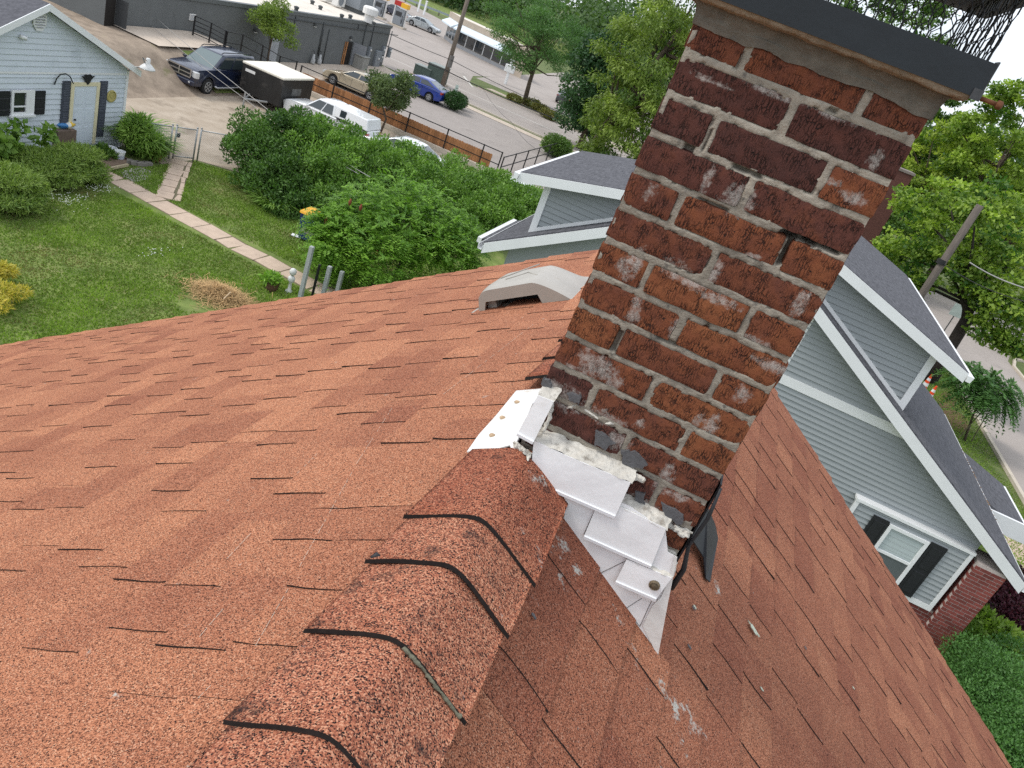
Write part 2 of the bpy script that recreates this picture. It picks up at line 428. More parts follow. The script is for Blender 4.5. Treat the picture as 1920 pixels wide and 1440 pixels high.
# ================================================================== OWN HOUSE: roof of laminated shingles
house = thing('shingled_house', 'house with rust-red shingle gable roof in the foreground, carrying the chimney', 'house', (XR, 1.0, 0))
RAKE_Y, BACK_Y, EAVE = 4.12, -4.5, 5.3
CT = 1 / math.sqrt(1 + TS * TS); ST = TS * CT


def rp(side, u, v, n):       # along the slope u, along the ridge v, out of the plane n
    c = 1 / math.sqrt(1 + TSS[side] ** 2); s = TSS[side] * c
    return (XR + side * (u * c + n * s), v, ZR - u * s + n * c)


mb = MB()
for s in (-1, 1):
    mb.prism([rp(s, .07, BACK_Y, -.012), rp(s, EAVE / CT, BACK_Y, -.012), rp(s, EAVE / CT, BACK_Y, -.15), rp(s, .07, BACK_Y, -.15)], (0, RAKE_Y - .03 - BACK_Y, 0))
deck = part('roof', mb, mat('roof deck', (.10, .07, .055), .9), house)
mb = MB()
wx = EAVE - .35
for s in (-1, 1):
    mb.box(*(sorted((XR + s * wx, XR + s * (wx - .15)))), BACK_Y + .3, RAKE_Y - .32, 0, roofz(XR + wx) - .05)
for y in (BACK_Y + .3, RAKE_Y - .47):
    mb.prism([(XR - wx + .16, y, 0), (XR + wx - .16, y, 0), (XR + wx - .16, y, roofz(XR + wx) - .1), (XR, y, ZR - .25), (XR - wx + .16, y, roofz(XR + wx) - .1)], (0, .15, 0))
part('wall', mb, M_sidingwall, house)
mb = MB()
for s in (-1, 1):
    mb.prism([rp(s, .05, RAKE_Y - .028, -.014), rp(s, EAVE / CT, RAKE_Y - .028, -.014), rp(s, EAVE / CT, RAKE_Y - .028, -.18), rp(s, .05, RAKE_Y - .028, -.18)], (0, .02, 0))
part('rake_board', mb, mat('rake board', (.6, .6, .58), .6), house)

EXPO = .143
rnd = random.Random(11)


def shingle_mesh(mb, side, k, v0, v1):
    u0, u1 = k * EXPO, (k + 1) * EXPO
    if k == 0: u0 = .075
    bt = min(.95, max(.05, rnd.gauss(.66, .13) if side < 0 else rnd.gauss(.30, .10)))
    g = .0006

    def wedge(va, vb, h0, h1, tone, wob):
        uA, uB = u1 + rnd.uniform(-wob, wob), u1 + rnd.uniform(-wob, wob)
        ua = u0 - .015; nu, nv = 4, 3
        ja = [rnd.uniform(-.002, .002) for _ in range(nu + 1)]; jb = [rnd.uniform(-.002, .002) for _ in range(nu + 1)]
        jb_ = [rnd.uniform(-wob, wob) * .7 for _ in range(nv + 1)]
        ca, cb = rnd.uniform(-.006, .006), rnd.uniform(-.006, .006)
        if h1 < .009: ca = cb = 0; ja = jb = [0] * (nu + 1)          # whole strips butt closely
        low = -.004 if h1 < .009 else None
        grid = []
        for i in range(nv + 1):
            t = i / nv
            for q in range(nu + 1):
                r = q / nu
                a = va + ja[q] + ca * 4 * r * (1 - r); b = vb + jb[q] + cb * 4 * r * (1 - r)
                u = ua + (uA + (uB - uA) * t + (jb_[i] if q == nu else 0) - ua) * r
                grid.append((u, a + (b - a) * t, h0 + (h1 - h0) * r + (math.sin(t * 3.1 + va * 9) * .0012 if q == nu else 0)))
        k = nu + 1
        vs = [rp(side, *p) for p in grid]
        f0 = [(i * k + q, i * k + q + 1, (i + 1) * k + q + 1, (i + 1) * k + q) for i in range(nv) for q in range(nu)]
        rim = [q for q in range(nu + 1)] + [i * k + nu for i in range(1, nv + 1)] + [nv * k + q for q in range(nu - 1, -1, -1)]
        o = len(vs); vs += [rp(side, grid[r_][0], grid[r_][1], -.004 if low is not None else grid[r_][2] - .0062) for r_ in rim]
        f1 = [(rim[i], o + i, o + i + 1, rim[i + 1]) for i in range(len(rim) - 1)]
        if side < 0:
            f0 = [f[::-1] for f in f0]; f1 = [f[::-1] for f in f1]
        a = len(mb.v); mb.add(vs, f0, 0, tone)
        mb.f += [tuple(a + i for i in f) for f in f1]; mb.m += [1] * len(f1)

    wedge(v0 + g, v1 - g, .0025, .0075, bt, .002)
    v = v0 + rnd.uniform(0, .12)
    while v < v1 - .05:
        w = rnd.choice((.10, .13, .16, .19, .24)) * rnd.uniform(.85, 1.2)
        ve = min(v + w, v1 - g)
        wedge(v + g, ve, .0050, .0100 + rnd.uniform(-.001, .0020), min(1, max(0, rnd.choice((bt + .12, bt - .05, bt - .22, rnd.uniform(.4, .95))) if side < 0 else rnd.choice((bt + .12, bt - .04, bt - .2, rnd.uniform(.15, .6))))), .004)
        v = ve + rnd.choice((.004, .07, .10, .14, .18)) * rnd.uniform(.8, 1.2)


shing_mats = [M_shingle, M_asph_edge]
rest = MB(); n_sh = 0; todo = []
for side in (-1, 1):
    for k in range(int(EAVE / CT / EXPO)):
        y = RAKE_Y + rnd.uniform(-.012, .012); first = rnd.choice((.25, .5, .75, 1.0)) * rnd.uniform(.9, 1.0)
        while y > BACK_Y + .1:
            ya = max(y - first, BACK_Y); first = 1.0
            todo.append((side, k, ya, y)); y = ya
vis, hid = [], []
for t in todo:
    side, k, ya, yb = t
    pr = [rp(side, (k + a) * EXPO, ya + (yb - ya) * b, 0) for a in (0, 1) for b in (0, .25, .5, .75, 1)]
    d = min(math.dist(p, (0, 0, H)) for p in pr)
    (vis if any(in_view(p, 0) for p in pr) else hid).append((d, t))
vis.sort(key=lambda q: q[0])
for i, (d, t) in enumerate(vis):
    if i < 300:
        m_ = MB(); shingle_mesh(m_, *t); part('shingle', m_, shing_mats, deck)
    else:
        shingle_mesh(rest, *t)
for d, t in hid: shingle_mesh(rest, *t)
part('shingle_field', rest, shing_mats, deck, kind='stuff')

# ridge caps
CAP_R = .024
CH_X0, CH_X1, CH_Y0, CH_Y1 = -.177, .230, 1.430, 1.837


def cap_z(h):
    return ZR + .039 - TS * math.sqrt(h * h + CAP_R * CAP_R)


def ridge_cap(y0, y1, tone, clip=None):
    mb = MB(); ny, ns = 6, 22; hw = .130
    sd = rnd.random() * 50
    th = .0098

    def pt(i, j, low):
        t = j / ny; h = (i / ns * 2 - 1) * hw * (1.04 - .12 * t + .006 * math.sin(sd + j))
        y = y0 + (y1 - y0) * t + .004 * mnoise.noise((h * 14, sd, 0)) * (1 if j == 0 else 0)
        lift = .019 * (1 - t) + .0035 * mnoise.noise((h * 9, y * 9, sd))
        return (XR + h, y, cap_z(h) + lift - (th if low else 0))
    for j in range(ny + 1):
        for i in range(ns + 1): mb.v.append(pt(i, j, False)); mb.t.append(min(1, max(0, tone + .25 * mnoise.noise((i * .2, j * .5, sd)))))
    k = ns + 1
    for j in range(ny):
        for i in range(ns):
            mb.f.append((j * k + i, j * k + i + 1, (j + 1) * k + i + 1, (j + 1) * k + i)); mb.m.append(0)
    o = len(mb.v)                          # cut edges: near end and both long sides
    for i in range(ns + 1): mb.v.append(pt(i, 0, True)); mb.t.append(.5)
    for i in range(ns): mb.f.append((i, o + i, o + i + 1, i + 1)); mb.m.append(1)
    for e in (0, ns):
        o = len(mb.v)
        for j in range(ny + 1): mb.v.append(pt(e, j, True)); mb.t.append(.5)
        for j in range(ny):
            f = (j * k + e, (j + 1) * k + e, o + j + 1, o + j); mb.f.append(f if e else f[::-1]); mb.m.append(1)
    return part('ridge_cap', mb, [M_cap, M_asph_edge], deck, smooth=False)


for y0, y1, tn in ((-.1, .21, .6), (.075, .38, .5), (.245, .55, .5), (.42, .725, .75), (.592, .90, .9), (.77, 1.08, .75), (.957, 1.26, .8), (1.105, 1.425, .35)):
    ridge_cap(y0, y1, tn)
y = 1.86
while y < RAKE_Y - .1:
    ridge_cap(y, min(y + .30, RAKE_Y + .01), rnd.uniform(.2, .7)); y += .17
for o in COL.objects:
    if o.name.startswith('ridge_cap'): o.data.polygons.foreach_set('use_smooth', [q.material_index == 0 for q in o.data.polygons])
mb = MB(); mb.tube([(XR - .128, .962, cap_z(.13) + .019), (XR - .122, .970, cap_z(.124) + .019), (XR - .114, .968, cap_z(.116) + .016)], [.003, .006, .003], 7)
part('tar_dab', mb, M_blackflash, deck, smooth=True)

# ================================================================== CHIMNEY
chim = thing('brick_chimney', 'weathered red brick chimney with crumbling mortar, straddling the roof ridge', 'chimney', ((CH_X0 + CH_X1) / 2, (CH_Y0 + CH_Y1) / 2, 8.2))
PIT, JNT = .0689, .0112
ZTOP = 9.389 + PIT
MO = .0035                                  # mortar set back from the brick face


def face_xz(px, py):
    p = PY(px, py, CH_Y0); return p[0], p[2]


# white salts / smeared mortar on the front, read off the photograph: (x, z, half-width, half-height)
STAIN = []
for px, py, w, h in ((1325, 340, .010, .03), (1385, 375, .03, .03), (1220, 360, .012, .02), (1335, 510, .016, .03), (1175, 500, .02, .03), (1195, 490, .014, .03), (1265, 505, .03, .02),
                     (1300, 530, .05, .012), (1345, 560, .05, .012), (1190, 590, .015, .03), (1195, 570, .012, .03), (1500, 570, .014, .03), (1270, 610, .012, .03), (1125, 690, .035, .03), (1100, 670, .02, .02),
                     (1150, 715, .02, .025), (1455, 690, .05, .012), (1390, 740, .018, .02), (1330, 800, .018, .03), (1310, 790, .012, .02), (1200, 795, .012, .012), (1065, 750, .04, .03), (1040, 730, .03, .02),
                     (1130, 780, .06, .018), (1160, 830, .03, .02), (1245, 900, .018, .04), (1270, 930, .03, .012), (1210, 945, .05, .012), (1260, 985, .05, .012), (1090, 700, .05, .01),
                     (1450, 175, .05, .008), (1560, 215, .05, .008), (1330, 150, .06, .006), (1640, 300, .012, .02), (1600, 370, .03, .012), (1560, 340, .02, .006), (1410, 480, .02, .006), (1420, 640, .03, .01)):
    x, z = face_xz(px, py); STAIN.append((x, z, w, h))
HOLES = []                                   # missing mortar: (px, py, half-width, half-height, depth)
for px, py, w, h, d in ((1503, 447, .030, .0065, .03), (1540, 462, .030, .005, .03), (1475, 470, .0065, .028, .03), (1472, 440, .012, .006, .03), (1292, 278, .010, .006, .016), (1400, 320, .028, .0035, .014), (1325, 262, .0035, .022, .01),
                        (1155, 640, .0055, .025, .012), (1336, 385, .030, .003, .01), (1560, 205, .008, .004, .01), (1250, 640, .02, .003, .008), (1320, 620, .004, .02, .006), (1170, 405, .02, .006, .012)):
    x, z = face_xz(px, py); HOLES.append((x, z, w, h, d))


def stain_at(x, z):
    s = 0
    for a, b, w, h in STAIN:
        q = ((x - a) / w) ** 2 + ((z - b) / h) ** 2
        if q < 2.2: s = max(s, 1 - q / 2.2)
    return s


def brick_obj(cx, cy, cz, hx, hy, hz, tone, fine):
    mb = MB(); stn = []
    nx, ny, nz = (max(3, int(hx * 2 / .0085)), max(3, int(hy * 2 / .012)), 8) if fine else (4, 4, 3)
    R = .0045; sx = rnd.uniform(-.0015, .0015); sy = rnd.uniform(-.0012, .0012); rz = rnd.uniform(-.006, .006)

    def disp(x, y, z):
        q = [x, y, z]; h = (hx, hy, hz); c = []; d = []
        for a, b in zip(q, h):
            cc = max(-(b - R), min(b - R, a)); c.append(cc); d.append(a - cc)
        l = math.sqrt(sum(t * t for t in d))
        if l > 1e-9: q = [cc + t * R / l if l > R else cc + t for cc, t in zip(c, d)]
        X, Y, Z = cx + q[0] + sx + q[2] * rz, cy + q[1] + sy, cz + q[2] + q[0] * rz
        n1 = mnoise.noise_vector((X * 34, Y * 34, Z * 34)); n2 = mnoise.noise_vector((X * 120, Y * 120, Z * 120))
        return (X + n1[0] * .0020 + n2[0] * .0011, Y + n1[1] * .0016 + n2[1] * .0010, Z + n1[2] * .0020 + n2[2] * .0011)
    for ax, sgn in ((0, -1), (0, 1), (1, -1), (1, 1), (2, -1), (2, 1)):
        dims = [(nx, hx), (ny, hy), (nz, hz)]
        (na, ha), (nb, hb) = [dims[i] for i in range(3) if i != ax]; hc = dims[ax][1]

        def fn(u, v):
            a, b = (u * 2 - 1) * ha, (v * 2 - 1) * hb
            q = [0, 0, 0]; idx = [i for i in range(3) if i != ax]; q[ax] = sgn * hc; q[idx[0]] = a; q[idx[1]] = b
            return disp(*q)
        k = len(mb.f); mb.grid(fn, na, nb, 0, tone)
        flip = (sgn > 0) == (ax == 1)
        if flip: mb.f[k:] = [f[::-1] for f in mb.f[k:]]
    ob = part('brick', mb, M_brick, chim, smooth=True)
    at = ob.data.attributes.new('stain', 'FLOAT', 'POINT')
    at.data.foreach_set('value', [stain_at(p[0], p[2]) if p[1] < CH_Y0 + .02 else .08 for p in mb.v])
    return ob


NCOURSE = 18
VJ = {}
tones = {13: .5, 14: .5, 1: .44, 2: .29, 3: .32, 4: .42, 5: .58, 6: .64, 7: .64, 8: .66, 9: .7, 10: .72, 11: .66, 12: .64}
L2, WB = .407 / 2, .096
for i in range(1, NCOURSE + 1):
    zc = ZTOP - PIT * (i - 1) - PIT / 2; hz = (PIT - JNT) / 2
    A = i % 2 == 0
    xa, xb, ya, yb = CH_X0, CH_X1, CH_Y0, CH_Y1
    xm, ym = (xa + xb) / 2 + rnd.uniform(-.006, .006), (ya + yb) / 2
    bricks = []
    VJ[i] = [xm] if A else [xa + WB + JNT / 2, xb - WB - JNT / 2]
    j = JNT / 2
    if A:      # two stretchers front and back, one between on each flank
        for yy in (ya + WB / 2, yb - WB / 2):
            bricks += [((xa + xm - j) / 2, yy, (xm - j - xa) / 2, WB / 2), ((xm + j + xb) / 2, yy, (xb - xm - j) / 2, WB / 2)]
        for xx in (xa + WB / 2, xb - WB / 2):
            bricks.append((xx, ym, WB / 2, (yb - ya) / 2 - WB - JNT))
    else:
        for xx in (xa + WB / 2, xb - WB / 2):
            bricks += [(xx, (ya + ym - j) / 2, WB / 2, (ym - j - ya) / 2), (xx, (ym + j + yb) / 2, WB / 2, (yb - ym - j) / 2)]
        for yy in (ya + WB / 2, yb - WB / 2):
            bricks.append(((xa + xb) / 2, yy, (xb - xa) / 2 - WB - JNT, WB / 2))
    for (bx, by, hx, hy) in bricks:
        front = by - hy < CH_Y0 + .01
        t = tones.get(i, .7) + rnd.uniform(-.14, .14)
        if i in (3, 5) and bx > .1: t = .68
        if i in (11, 12, 13) and bx < -.02: t = .22 + rnd.random() * .15
        if i == 1 and front and abs(bx - .03) < .05: t = .58
        brick_obj(bx, by, zc, hx, hy, hz, t, front)

# mortar: a bedded core whose front is worn, bulging and missing in places
mb = MB()
nx, nz = 104, 300
z0m, z1m = ZTOP - PIT * NCOURSE, ZTOP + .004
tn = []


def mfront(u, v):
    x = CH_X0 + MO + (CH_X1 - CH_X0 - 2 * MO) * u; z = z0m + (z1m - z0m) * v
    n = mnoise.noise((x * 40, 3, z * 40)) * .0022 + mnoise.noise((x * 130, 9, z * 130)) * .0012
    smear = max(0, mnoise.noise((x * 21, 20, z * 21)) - .30) * .010
    y = CH_Y0 + MO - .0012 - n - smear
    ci = (ZTOP - z) / PIT; fz = abs(ci - round(ci)) * PIT
    fx = min(abs(x - q) for q in VJ.get(int(ci) + 1, [9]))
    nn_ = mnoise.noise((x * 55, 31, z * 55))
    if min(fz, fx) > .0085 + .006 * nn_ and x > CH_X0 + .012 and x < CH_X1 - .012: y = CH_Y0 + .009
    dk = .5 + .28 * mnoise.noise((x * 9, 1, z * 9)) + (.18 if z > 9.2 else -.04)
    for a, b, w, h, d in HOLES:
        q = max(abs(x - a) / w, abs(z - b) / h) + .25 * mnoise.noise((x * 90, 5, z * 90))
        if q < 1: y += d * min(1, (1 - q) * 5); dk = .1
    tn.append(min(1, max(0, dk)))
    return (x, y, z)


mb.grid(mfront, nx, nz)
mb.t = tn
xs = (CH_X0 + MO, CH_X1 - MO); ys = (CH_Y0 + MO, CH_Y1 - MO)


def mside(ax, val, flip):
    k = len(mb.f)

    def fn(u, v):
        z = z0m + (z1m - z0m) * v; n = mnoise.noise((u * 20, val * 50, z * 60)) * .002
        return (val + n, ys[0] + (ys[1] - ys[0]) * u, z) if ax == 0 else (xs[0] + (xs[1] - xs[0]) * u, val + n, z)
    mb.grid(fn, 24, 110)
    if flip: mb.f[k:] = [f[::-1] for f in mb.f[k:]]


mside(0, xs[0], True); mside(0, xs[1], False); mside(1, ys[1], True)
mb.m = [0] * len(mb.f)
part('mortar', mb, M_mortar, chim, smooth=True)

# crown wash, ragged
mb = MB()


def crown(u, v):
    ang = u * 4; s = int(min(3, ang)); t = ang - s
    prof = [(.0008, -.026), (.0015, -.018), (.003, -.009), (.006, .000), (.010, .008), (.030, .012), (.035, .022)]
    k = v * (len(prof) - 1); i = min(int(k), len(prof) - 2); q = k - i
    off = prof[i][0] + (prof[i + 1][0] - prof[i][0]) * q; dz = prof[i][1] + (prof[i + 1][1] - prof[i][1]) * q
    cs = [(CH_X0 - off, CH_Y0 - off), (CH_X1 + off, CH_Y0 - off), (CH_X1 + off, CH_Y1 + off), (CH_X0 - off, CH_Y1 + off)]
    a, b = cs[s], cs[(s + 1) % 4]
    x, y = a[0] + (b[0] - a[0]) * t, a[1] + (b[1] - a[1]) * t
    n = mnoise.noise_vector((x * 30, y * 30, dz * 40)) * .006 + mnoise.noise_vector((x * 90, y * 90, dz * 90)) * .003
    lo = .010 * mnoise.noise((x * 12, y * 12, 3)) if v < .3 else 0
    return (x + n[0] * .6, y + n[1] * .6 - (.0015 if v < .3 else 0), ZTOP + dz + n[2] * .6 + lo)


mb.grid(crown, 240, 18); mb.m = [0 if k // 240 < 13 else 1 for k in range(len(mb.f))]
part('crown', mb, [M_mortar, M_crown], chim, smooth=True)
mb = MB(); mb.box(CH_X0 + .02, CH_X1 - .02, CH_Y0 + .02, CH_Y1 - .02, ZTOP - .02, ZTOP + .03)
part('flue_bed', mb, M_crown, chim)

# metal cap: band, screen, lid
BX0, BX1, BY0, BY1 = CH_X0 - .040, CH_X1 + .040, CH_Y0 - .038, CH_Y1 + .040
cap = None
ZB0, ZB1, ZL = 9.477, 9.527, 9.640
mb = MB(); t = .002
mb.box(BX0, BX1, BY0, BY0 + t, ZB0, ZB1); mb.box(BX0, BX1, BY1 - t, BY1, ZB0, ZB1)
mb.box(BX0, BX0 + t, BY0 + t, BY1 - t, ZB0, ZB1); mb.box(BX1 - t, BX1, BY0 + t, BY1 - t, ZB0, ZB1)
mb.box(BX0 + t, BX1 - t, BY0 + t, BY0 + .05, ZB1 - t, ZB1 - .0004); mb.box(BX0 + t, BX1 - t, BY1 - .05, BY1 - t, ZB1 - t, ZB1 - .0004)
mb.box(BX0 + t, BX0 + .05, BY0 + .05, BY1 - .05, ZB1 - t, ZB1 - .0004); mb.box(BX1 - .05, BX1 - t, BY0 + .05, BY1 - .05, ZB1 - t, ZB1 - .0004)
cap = band = part('metal_cap', mb, M_capmetal, chim)
mb = MB(); mb.box(BX1 + .0005, BX1 + .003, BY0 + .004, BY0 + .030, ZB0 + .004, ZB1 + .004); mb.box(BX1 - .012, BX1 + .003, BY0 - .0025, BY0 - .0003, ZB0 - .004, ZB0 + .012)
part('corner_bracket', mb, mat('scuffed metal', (.06, .062, .066), .45, .3, 60, metal=.4), cap)
mb = MB(); mb.box(BX0 - .035, BX1 + .035, BY0 - .02, BY1 + .035, ZL, ZL + .012)
mb.prism([(BX0 - .035, BY0 - .02, ZL + .012), (BX1 + .035, BY0 - .02, ZL + .012), ((BX0 + BX1) / 2, (BY0 + BY1) / 2, ZL + .05)], (0, .0001, 0))
bx = [(BX0 - .035, BY0 - .02, ZL + .0125), (BX1 + .035, BY0 - .02, ZL + .0125), (BX1 + .035, BY1 + .035, ZL + .0125), (BX0 - .035, BY1 + .035, ZL + .0125), ((BX0 + BX1) / 2, (BY0 + BY1) / 2, ZL + .055)]
mb = MB(); mb.box(BX0 - .035, BX1 + .035, BY0 - .02, BY1 + .035, ZL, ZL + .012); mb.add(bx, [(0, 1, 4), (1, 2, 4), (2, 3, 4), (3, 0, 4)])
part('lid', mb, M_capmetal, cap)
mb = MB()


def hexscreen(p0, p1, n, rows):
    a, b = Vector(p0), Vector(p1); up = Vector((0, 0, 1)); out = (b - a).cross(up).normalized()
    hgt = (ZL - ZB1) / rows

    def nd(i, r):                           # slightly bent hexagonal netting
        x = (i + (.5 if r % 2 else 0)) / n; z = ZB1 + hgt * r
        w = mnoise.noise_vector((i * .9 + a.x * 9, r * 1.7, a.y * 7)) * .004
        return a.lerp(b, min(1, max(0, x))) + up * (z - 0) + out * w[0] + Vector((w[1], w[1], w[2]))
    for r in range(rows):
        for i in range(n + 1):
            lo = nd(i, r); mid = lo + up * hgt * .45
            mb.tube([lo, mid], .0013, 4, cap=False)
            for k in ((i, i - 1) if r % 2 == 0 else (i, i + 1)):
                if 0 <= k <= n: mb.tube([mid, nd(k, r + 1)], .0009, 4, cap=False)


ins = .012
c4 = [(BX0 + ins, BY0 + ins, 0), (BX1 - ins, BY0 + ins, 0), (BX1 - ins, BY1 - ins, 0), (BX0 + ins, BY1 - ins, 0)]
for i in range(4): hexscreen(c4[i], c4[(i + 1) % 4], 24, 5)
part('wire_screen', mb, M_wire, cap, smooth=True)
mb = MB(); mb.tube([(BX1 - .004, BY0 + .012, ZB0 + .002), (BX1 + .030, BY0 + .008, ZB0 + .002)], .0034, 10)
mb.lathe((BX1 + .030, BY0 + .008, ZB0 + .002), [(.003, -.002), (.0066, 0), (.0066, .006), (.003, .008)], 10, 'x')
part('bolt', mb, M_rustbolt, cap, smooth=True)

# ------------------------------------------------------------------ flashing at the foot of the chimney


def zf(zx, zy): return 840 + zx / 2.5717, 700 + zy / 2.5717


def clipx(p, lo=None, hi=None):
    return p


fl = thing('chimney_flashing', 'white painted metal flashing patched with sealant at the foot of the chimney', 'flashing', (0, CH_Y0 - .02, 8.4))


def plate(name, pts, nrm, th, mats=None, hem=None):
    n = Vector(nrm).normalized() * th; mb = MB(); mb.prism([Vector(p) for p in pts], n)
    o = part(name, mb, mats or M_white, fl)
    # keep faces outward
    bm = bmesh.new(); bm.from_mesh(o.data); bmesh.ops.recalc_face_normals(bm, faces=bm.faces); bm.to_mesh(o.data); bm.free()
    if hem is not None:
        a, b = Vector(pts[hem[0]]), Vector(pts[hem[1]])
        mb = MB(); mb.bar(a + n, b + n, .007, .006, n); part('hem', mb, mat_hem, o)
    return o


mat_hem = mat('bright hem', (.80, .82, .84), .35, .03, 10, spec=.5)
nl = Vector((-ST, 0, CT)); nr = Vector((ST, 0, CT))
# strip lying on the left slope beside the chimney
plate('side_strip', [PR(*zf(a, b), -1, .016) for a, b in ((92, 383), (150, 300), (235, 205), (330, 88), (430, 80))] + [(CH_X0 + .002, CH_Y1, roofz(CH_X0) + .02), (CH_X0 + .002, CH_Y0 - .02, roofz(CH_X0) + .02)] + [PR(*zf(a, b), -1, .016) for a, b in ((300, 352), (228, 372))], nl, .003, M_white_rust)
for k_, (a, b) in enumerate(((335, 140), (265, 215), (215, 300))):
    p = Vector(PR(*zf(a, b), -1, .020)); mb = MB(); mb.lathe(p, [(.009, -.001), (.007, .0025), (.003, .004)], 10)
    part('nail_head', mb, mat('rusty nail %d' % k_, (.42, .30, .19), .8, .3, 90), fl)
fy = CH_Y0 - .004
# upright turned along the left flank
plate('upright', [(CH_X0 - .003, CH_Y0 - .01, roofz(CH_X0) + .015), (CH_X0 - .003, CH_Y1, roofz(CH_X0) + .015), (CH_X0 - .003, CH_Y1, roofz(CH_X0) + .12), (CH_X0 - .003, CH_Y0 - .01, roofz(CH_X0) + .15)], (-1, 0, 0), .002)


def fp(a, b, d=0.0):
    q = PY(*zf(a, b), fy - d)                 # against the masonry, or resting on the shingles where those come first
    for sd in (1, -1):
        r_ = PR(*zf(a, b), sd, .018 + d * .5)
        if (r_[0] - XR) * sd > -.01 and 1.2 < r_[1] < q[1]: q = r_
    return q



def flat(zp, tri, d=0.0):
    """points seen at zp, all lying in the plane through three of them"""
    a, b, c = (Vector(fp(*zp[k], dd)) for k, dd in tri)
    n = (b - a).cross(c - a); out = []
    for q in zp:
        r_ = Vector(ray(*zf(*q))); o_ = Vector((0, 0, H)); out.append(o_ + r_ * ((a - o_).dot(n) / r_.dot(n)))
    return out, n


def up(zp, y): return [Vector(PY(*zf(*q), y)) for q in zp]


def splate(zp, y, hem, tilt=.004):
    pts = up(zp, y)
    zt_, zb_ = max(p.z for p in pts), min(p.z for p in pts)
    pts = [Vector(PY(*zf(*q), y - tilt * (zt_ - p.z) / (zt_ - zb_))) for q, p in zip(zp, pts)]
    return plate('plate', pts, (0, -1, -.1), .0015, hem=hem)


splate([(435, 105), (512, 135), (412, 332), (335, 290)], 1.3980, (3, 2), .012)
splate([(415, 322), (560, 390), (882, 525), (806, 690), (455, 537), (405, 420)], 1.3960, (4, 3))
splate([(815, 632), (1052, 748), (980, 930), (656, 785), (712, 650)], 1.3990, (3, 2))
splate([(862, 895), (1080, 985), (1003, 1088), (808, 1004)], 1.3950, (3, 2))
# bedding between the plate tops and the brick
for zp, y in (([(405, 315), (520, 368), (640, 420), (760, 470), (890, 528)], 1.3965), ([(810, 630), (930, 690), (1058, 752)], 1.3995), ([(432, 103), (515, 136)], 1.3985), ([(860, 895), (1082, 985)], 1.3955)):
    mb = MB(); n_ = 26

    def bed(u, v, zp=zp, y=y):
        k = u * (len(zp) - 1); i = min(int(k), len(zp) - 2); q = k - i
        a, b = zp[i], zp[i + 1]; p = Vector(PY(*zf(a[0] + (b[0] - a[0]) * q, a[1] + (b[1] - a[1]) * q), y - .002))
        n1 = mnoise.noise_vector(p * 60 + Vector((0, v * 3, 0))) * .005
        return (p.x + n1[0], p.y + (CH_Y0 + .004 - p.y) * v + n1[1] * .5, p.z - .002 + .016 * v + n1[2] + .004 * math.sin(v * 3))
    mb.grid(bed, n_ * len(zp), 8); part('bedding', mb, M_caulk, fl, smooth=True)
# the skirt under the plates, its foot cut along the shingles
AP = [(440, 545), (530, 680), (600, 780), (655, 860), (722, 955), (800, 1070), (868, 1178), (925, 1285), (945, 1280), (1010, 1370), (1035, 1240), (1060, 1100), (1105, 885), (1060, 860), (1050, 760), (880, 640), (700, 560), (430, 430)]
apron = plate('skirt', up(AP, 1.4025), (0, -1, 0), .0015, M_white)
plate('side_wing', up([(1012, 1366), (1036, 1240), (1062, 1100), (1106, 885), (1092, 880), (1075, 960), (1030, 1075), (985, 1120), (940, 1215)], 1.3985), (0, -1, 0), .0015, M_white_rust)
plate('loose_strip', up([(712, 950), (726, 962), (690, 1060), (664, 1120), (654, 1112), (675, 1050)], 1.3910), (0, -1, 0), .0015)
plate('offcut', up([(920, 1062), (1005, 1092), (1000, 1102), (916, 1072)], 1.3940), (0, -1, 0), .002)
M_seam = mat('seam dirt', (.12, .11, .10), .9)
for a, b in (((722, 970), (875, 895)), ((850, 1138), (935, 1085)), ((865, 1150), (925, 1220)), ((925, 1220), (985, 1090)), ((708, 660), (655, 775))):
    mb = MB(); mb.tube([PY(*zf(*a), 1.4007), PY(*zf(*b), 1.4007)], .0007, 5); part('sheet_seam', mb, M_seam, apron)
p = PY(*zf(995, 1024), 1.3900); mb = MB(); mb.lathe(p, [(.0125, .004), (.0120, -.001), (.0095, -.004), (.0085, -.002), (.004, -.004), (.0035, -.005)], 16, 'y')
part('washer', mb, mat('rusty washer', (.13, .10, .06), .7, .5, 150), fl, smooth=False)
# caked sealant beads


def bead(zpts, r0, depth, seed, name='sealant', m=None):
    """a smeared, cracked ribbon of old sealant"""
    mb = MB(); rr = random.Random(seed); pts = []
    for (a, b), (c, d) in zip(zpts, zpts[1:]):
        L_ = max(3, int(math.hypot(c - a, d - b) / 5))
        for k in range(L_): t = k / L_; pts.append((a + (c - a) * t, b + (d - b) * t, d - b, -(c - a)))
    pts.append(zpts[-1] + pts[-1][2:]); n = len(pts); W_ = r0 * 2600

    def fn(u, v):
        k = min(n - 1, int(u * (n - 1) + .5)); x, y, nx_, ny_ = pts[k]; l = math.hypot(nx_, ny_) or 1
        w = W_ * (.55 + .9 * abs(mnoise.noise((x * .035, y * .035, seed * 7 + (3 if v < .5 else 9))))) * (v * 2 - 1)
        w *= .35 + .65 * min(1, min(u, 1 - u) * 8)
        h = (1 - (v * 2 - 1) ** 2) * r0 * (.35 + .7 * abs(mnoise.noise((x * .06, y * .06, v * 2 + seed))))
        return fp(x + nx_ / l * w, y + ny_ / l * w, depth + h)
    mb.grid(fn, n * 2, 8); o = part(name, mb, m or M_caulk, fl, smooth=True)
    return o


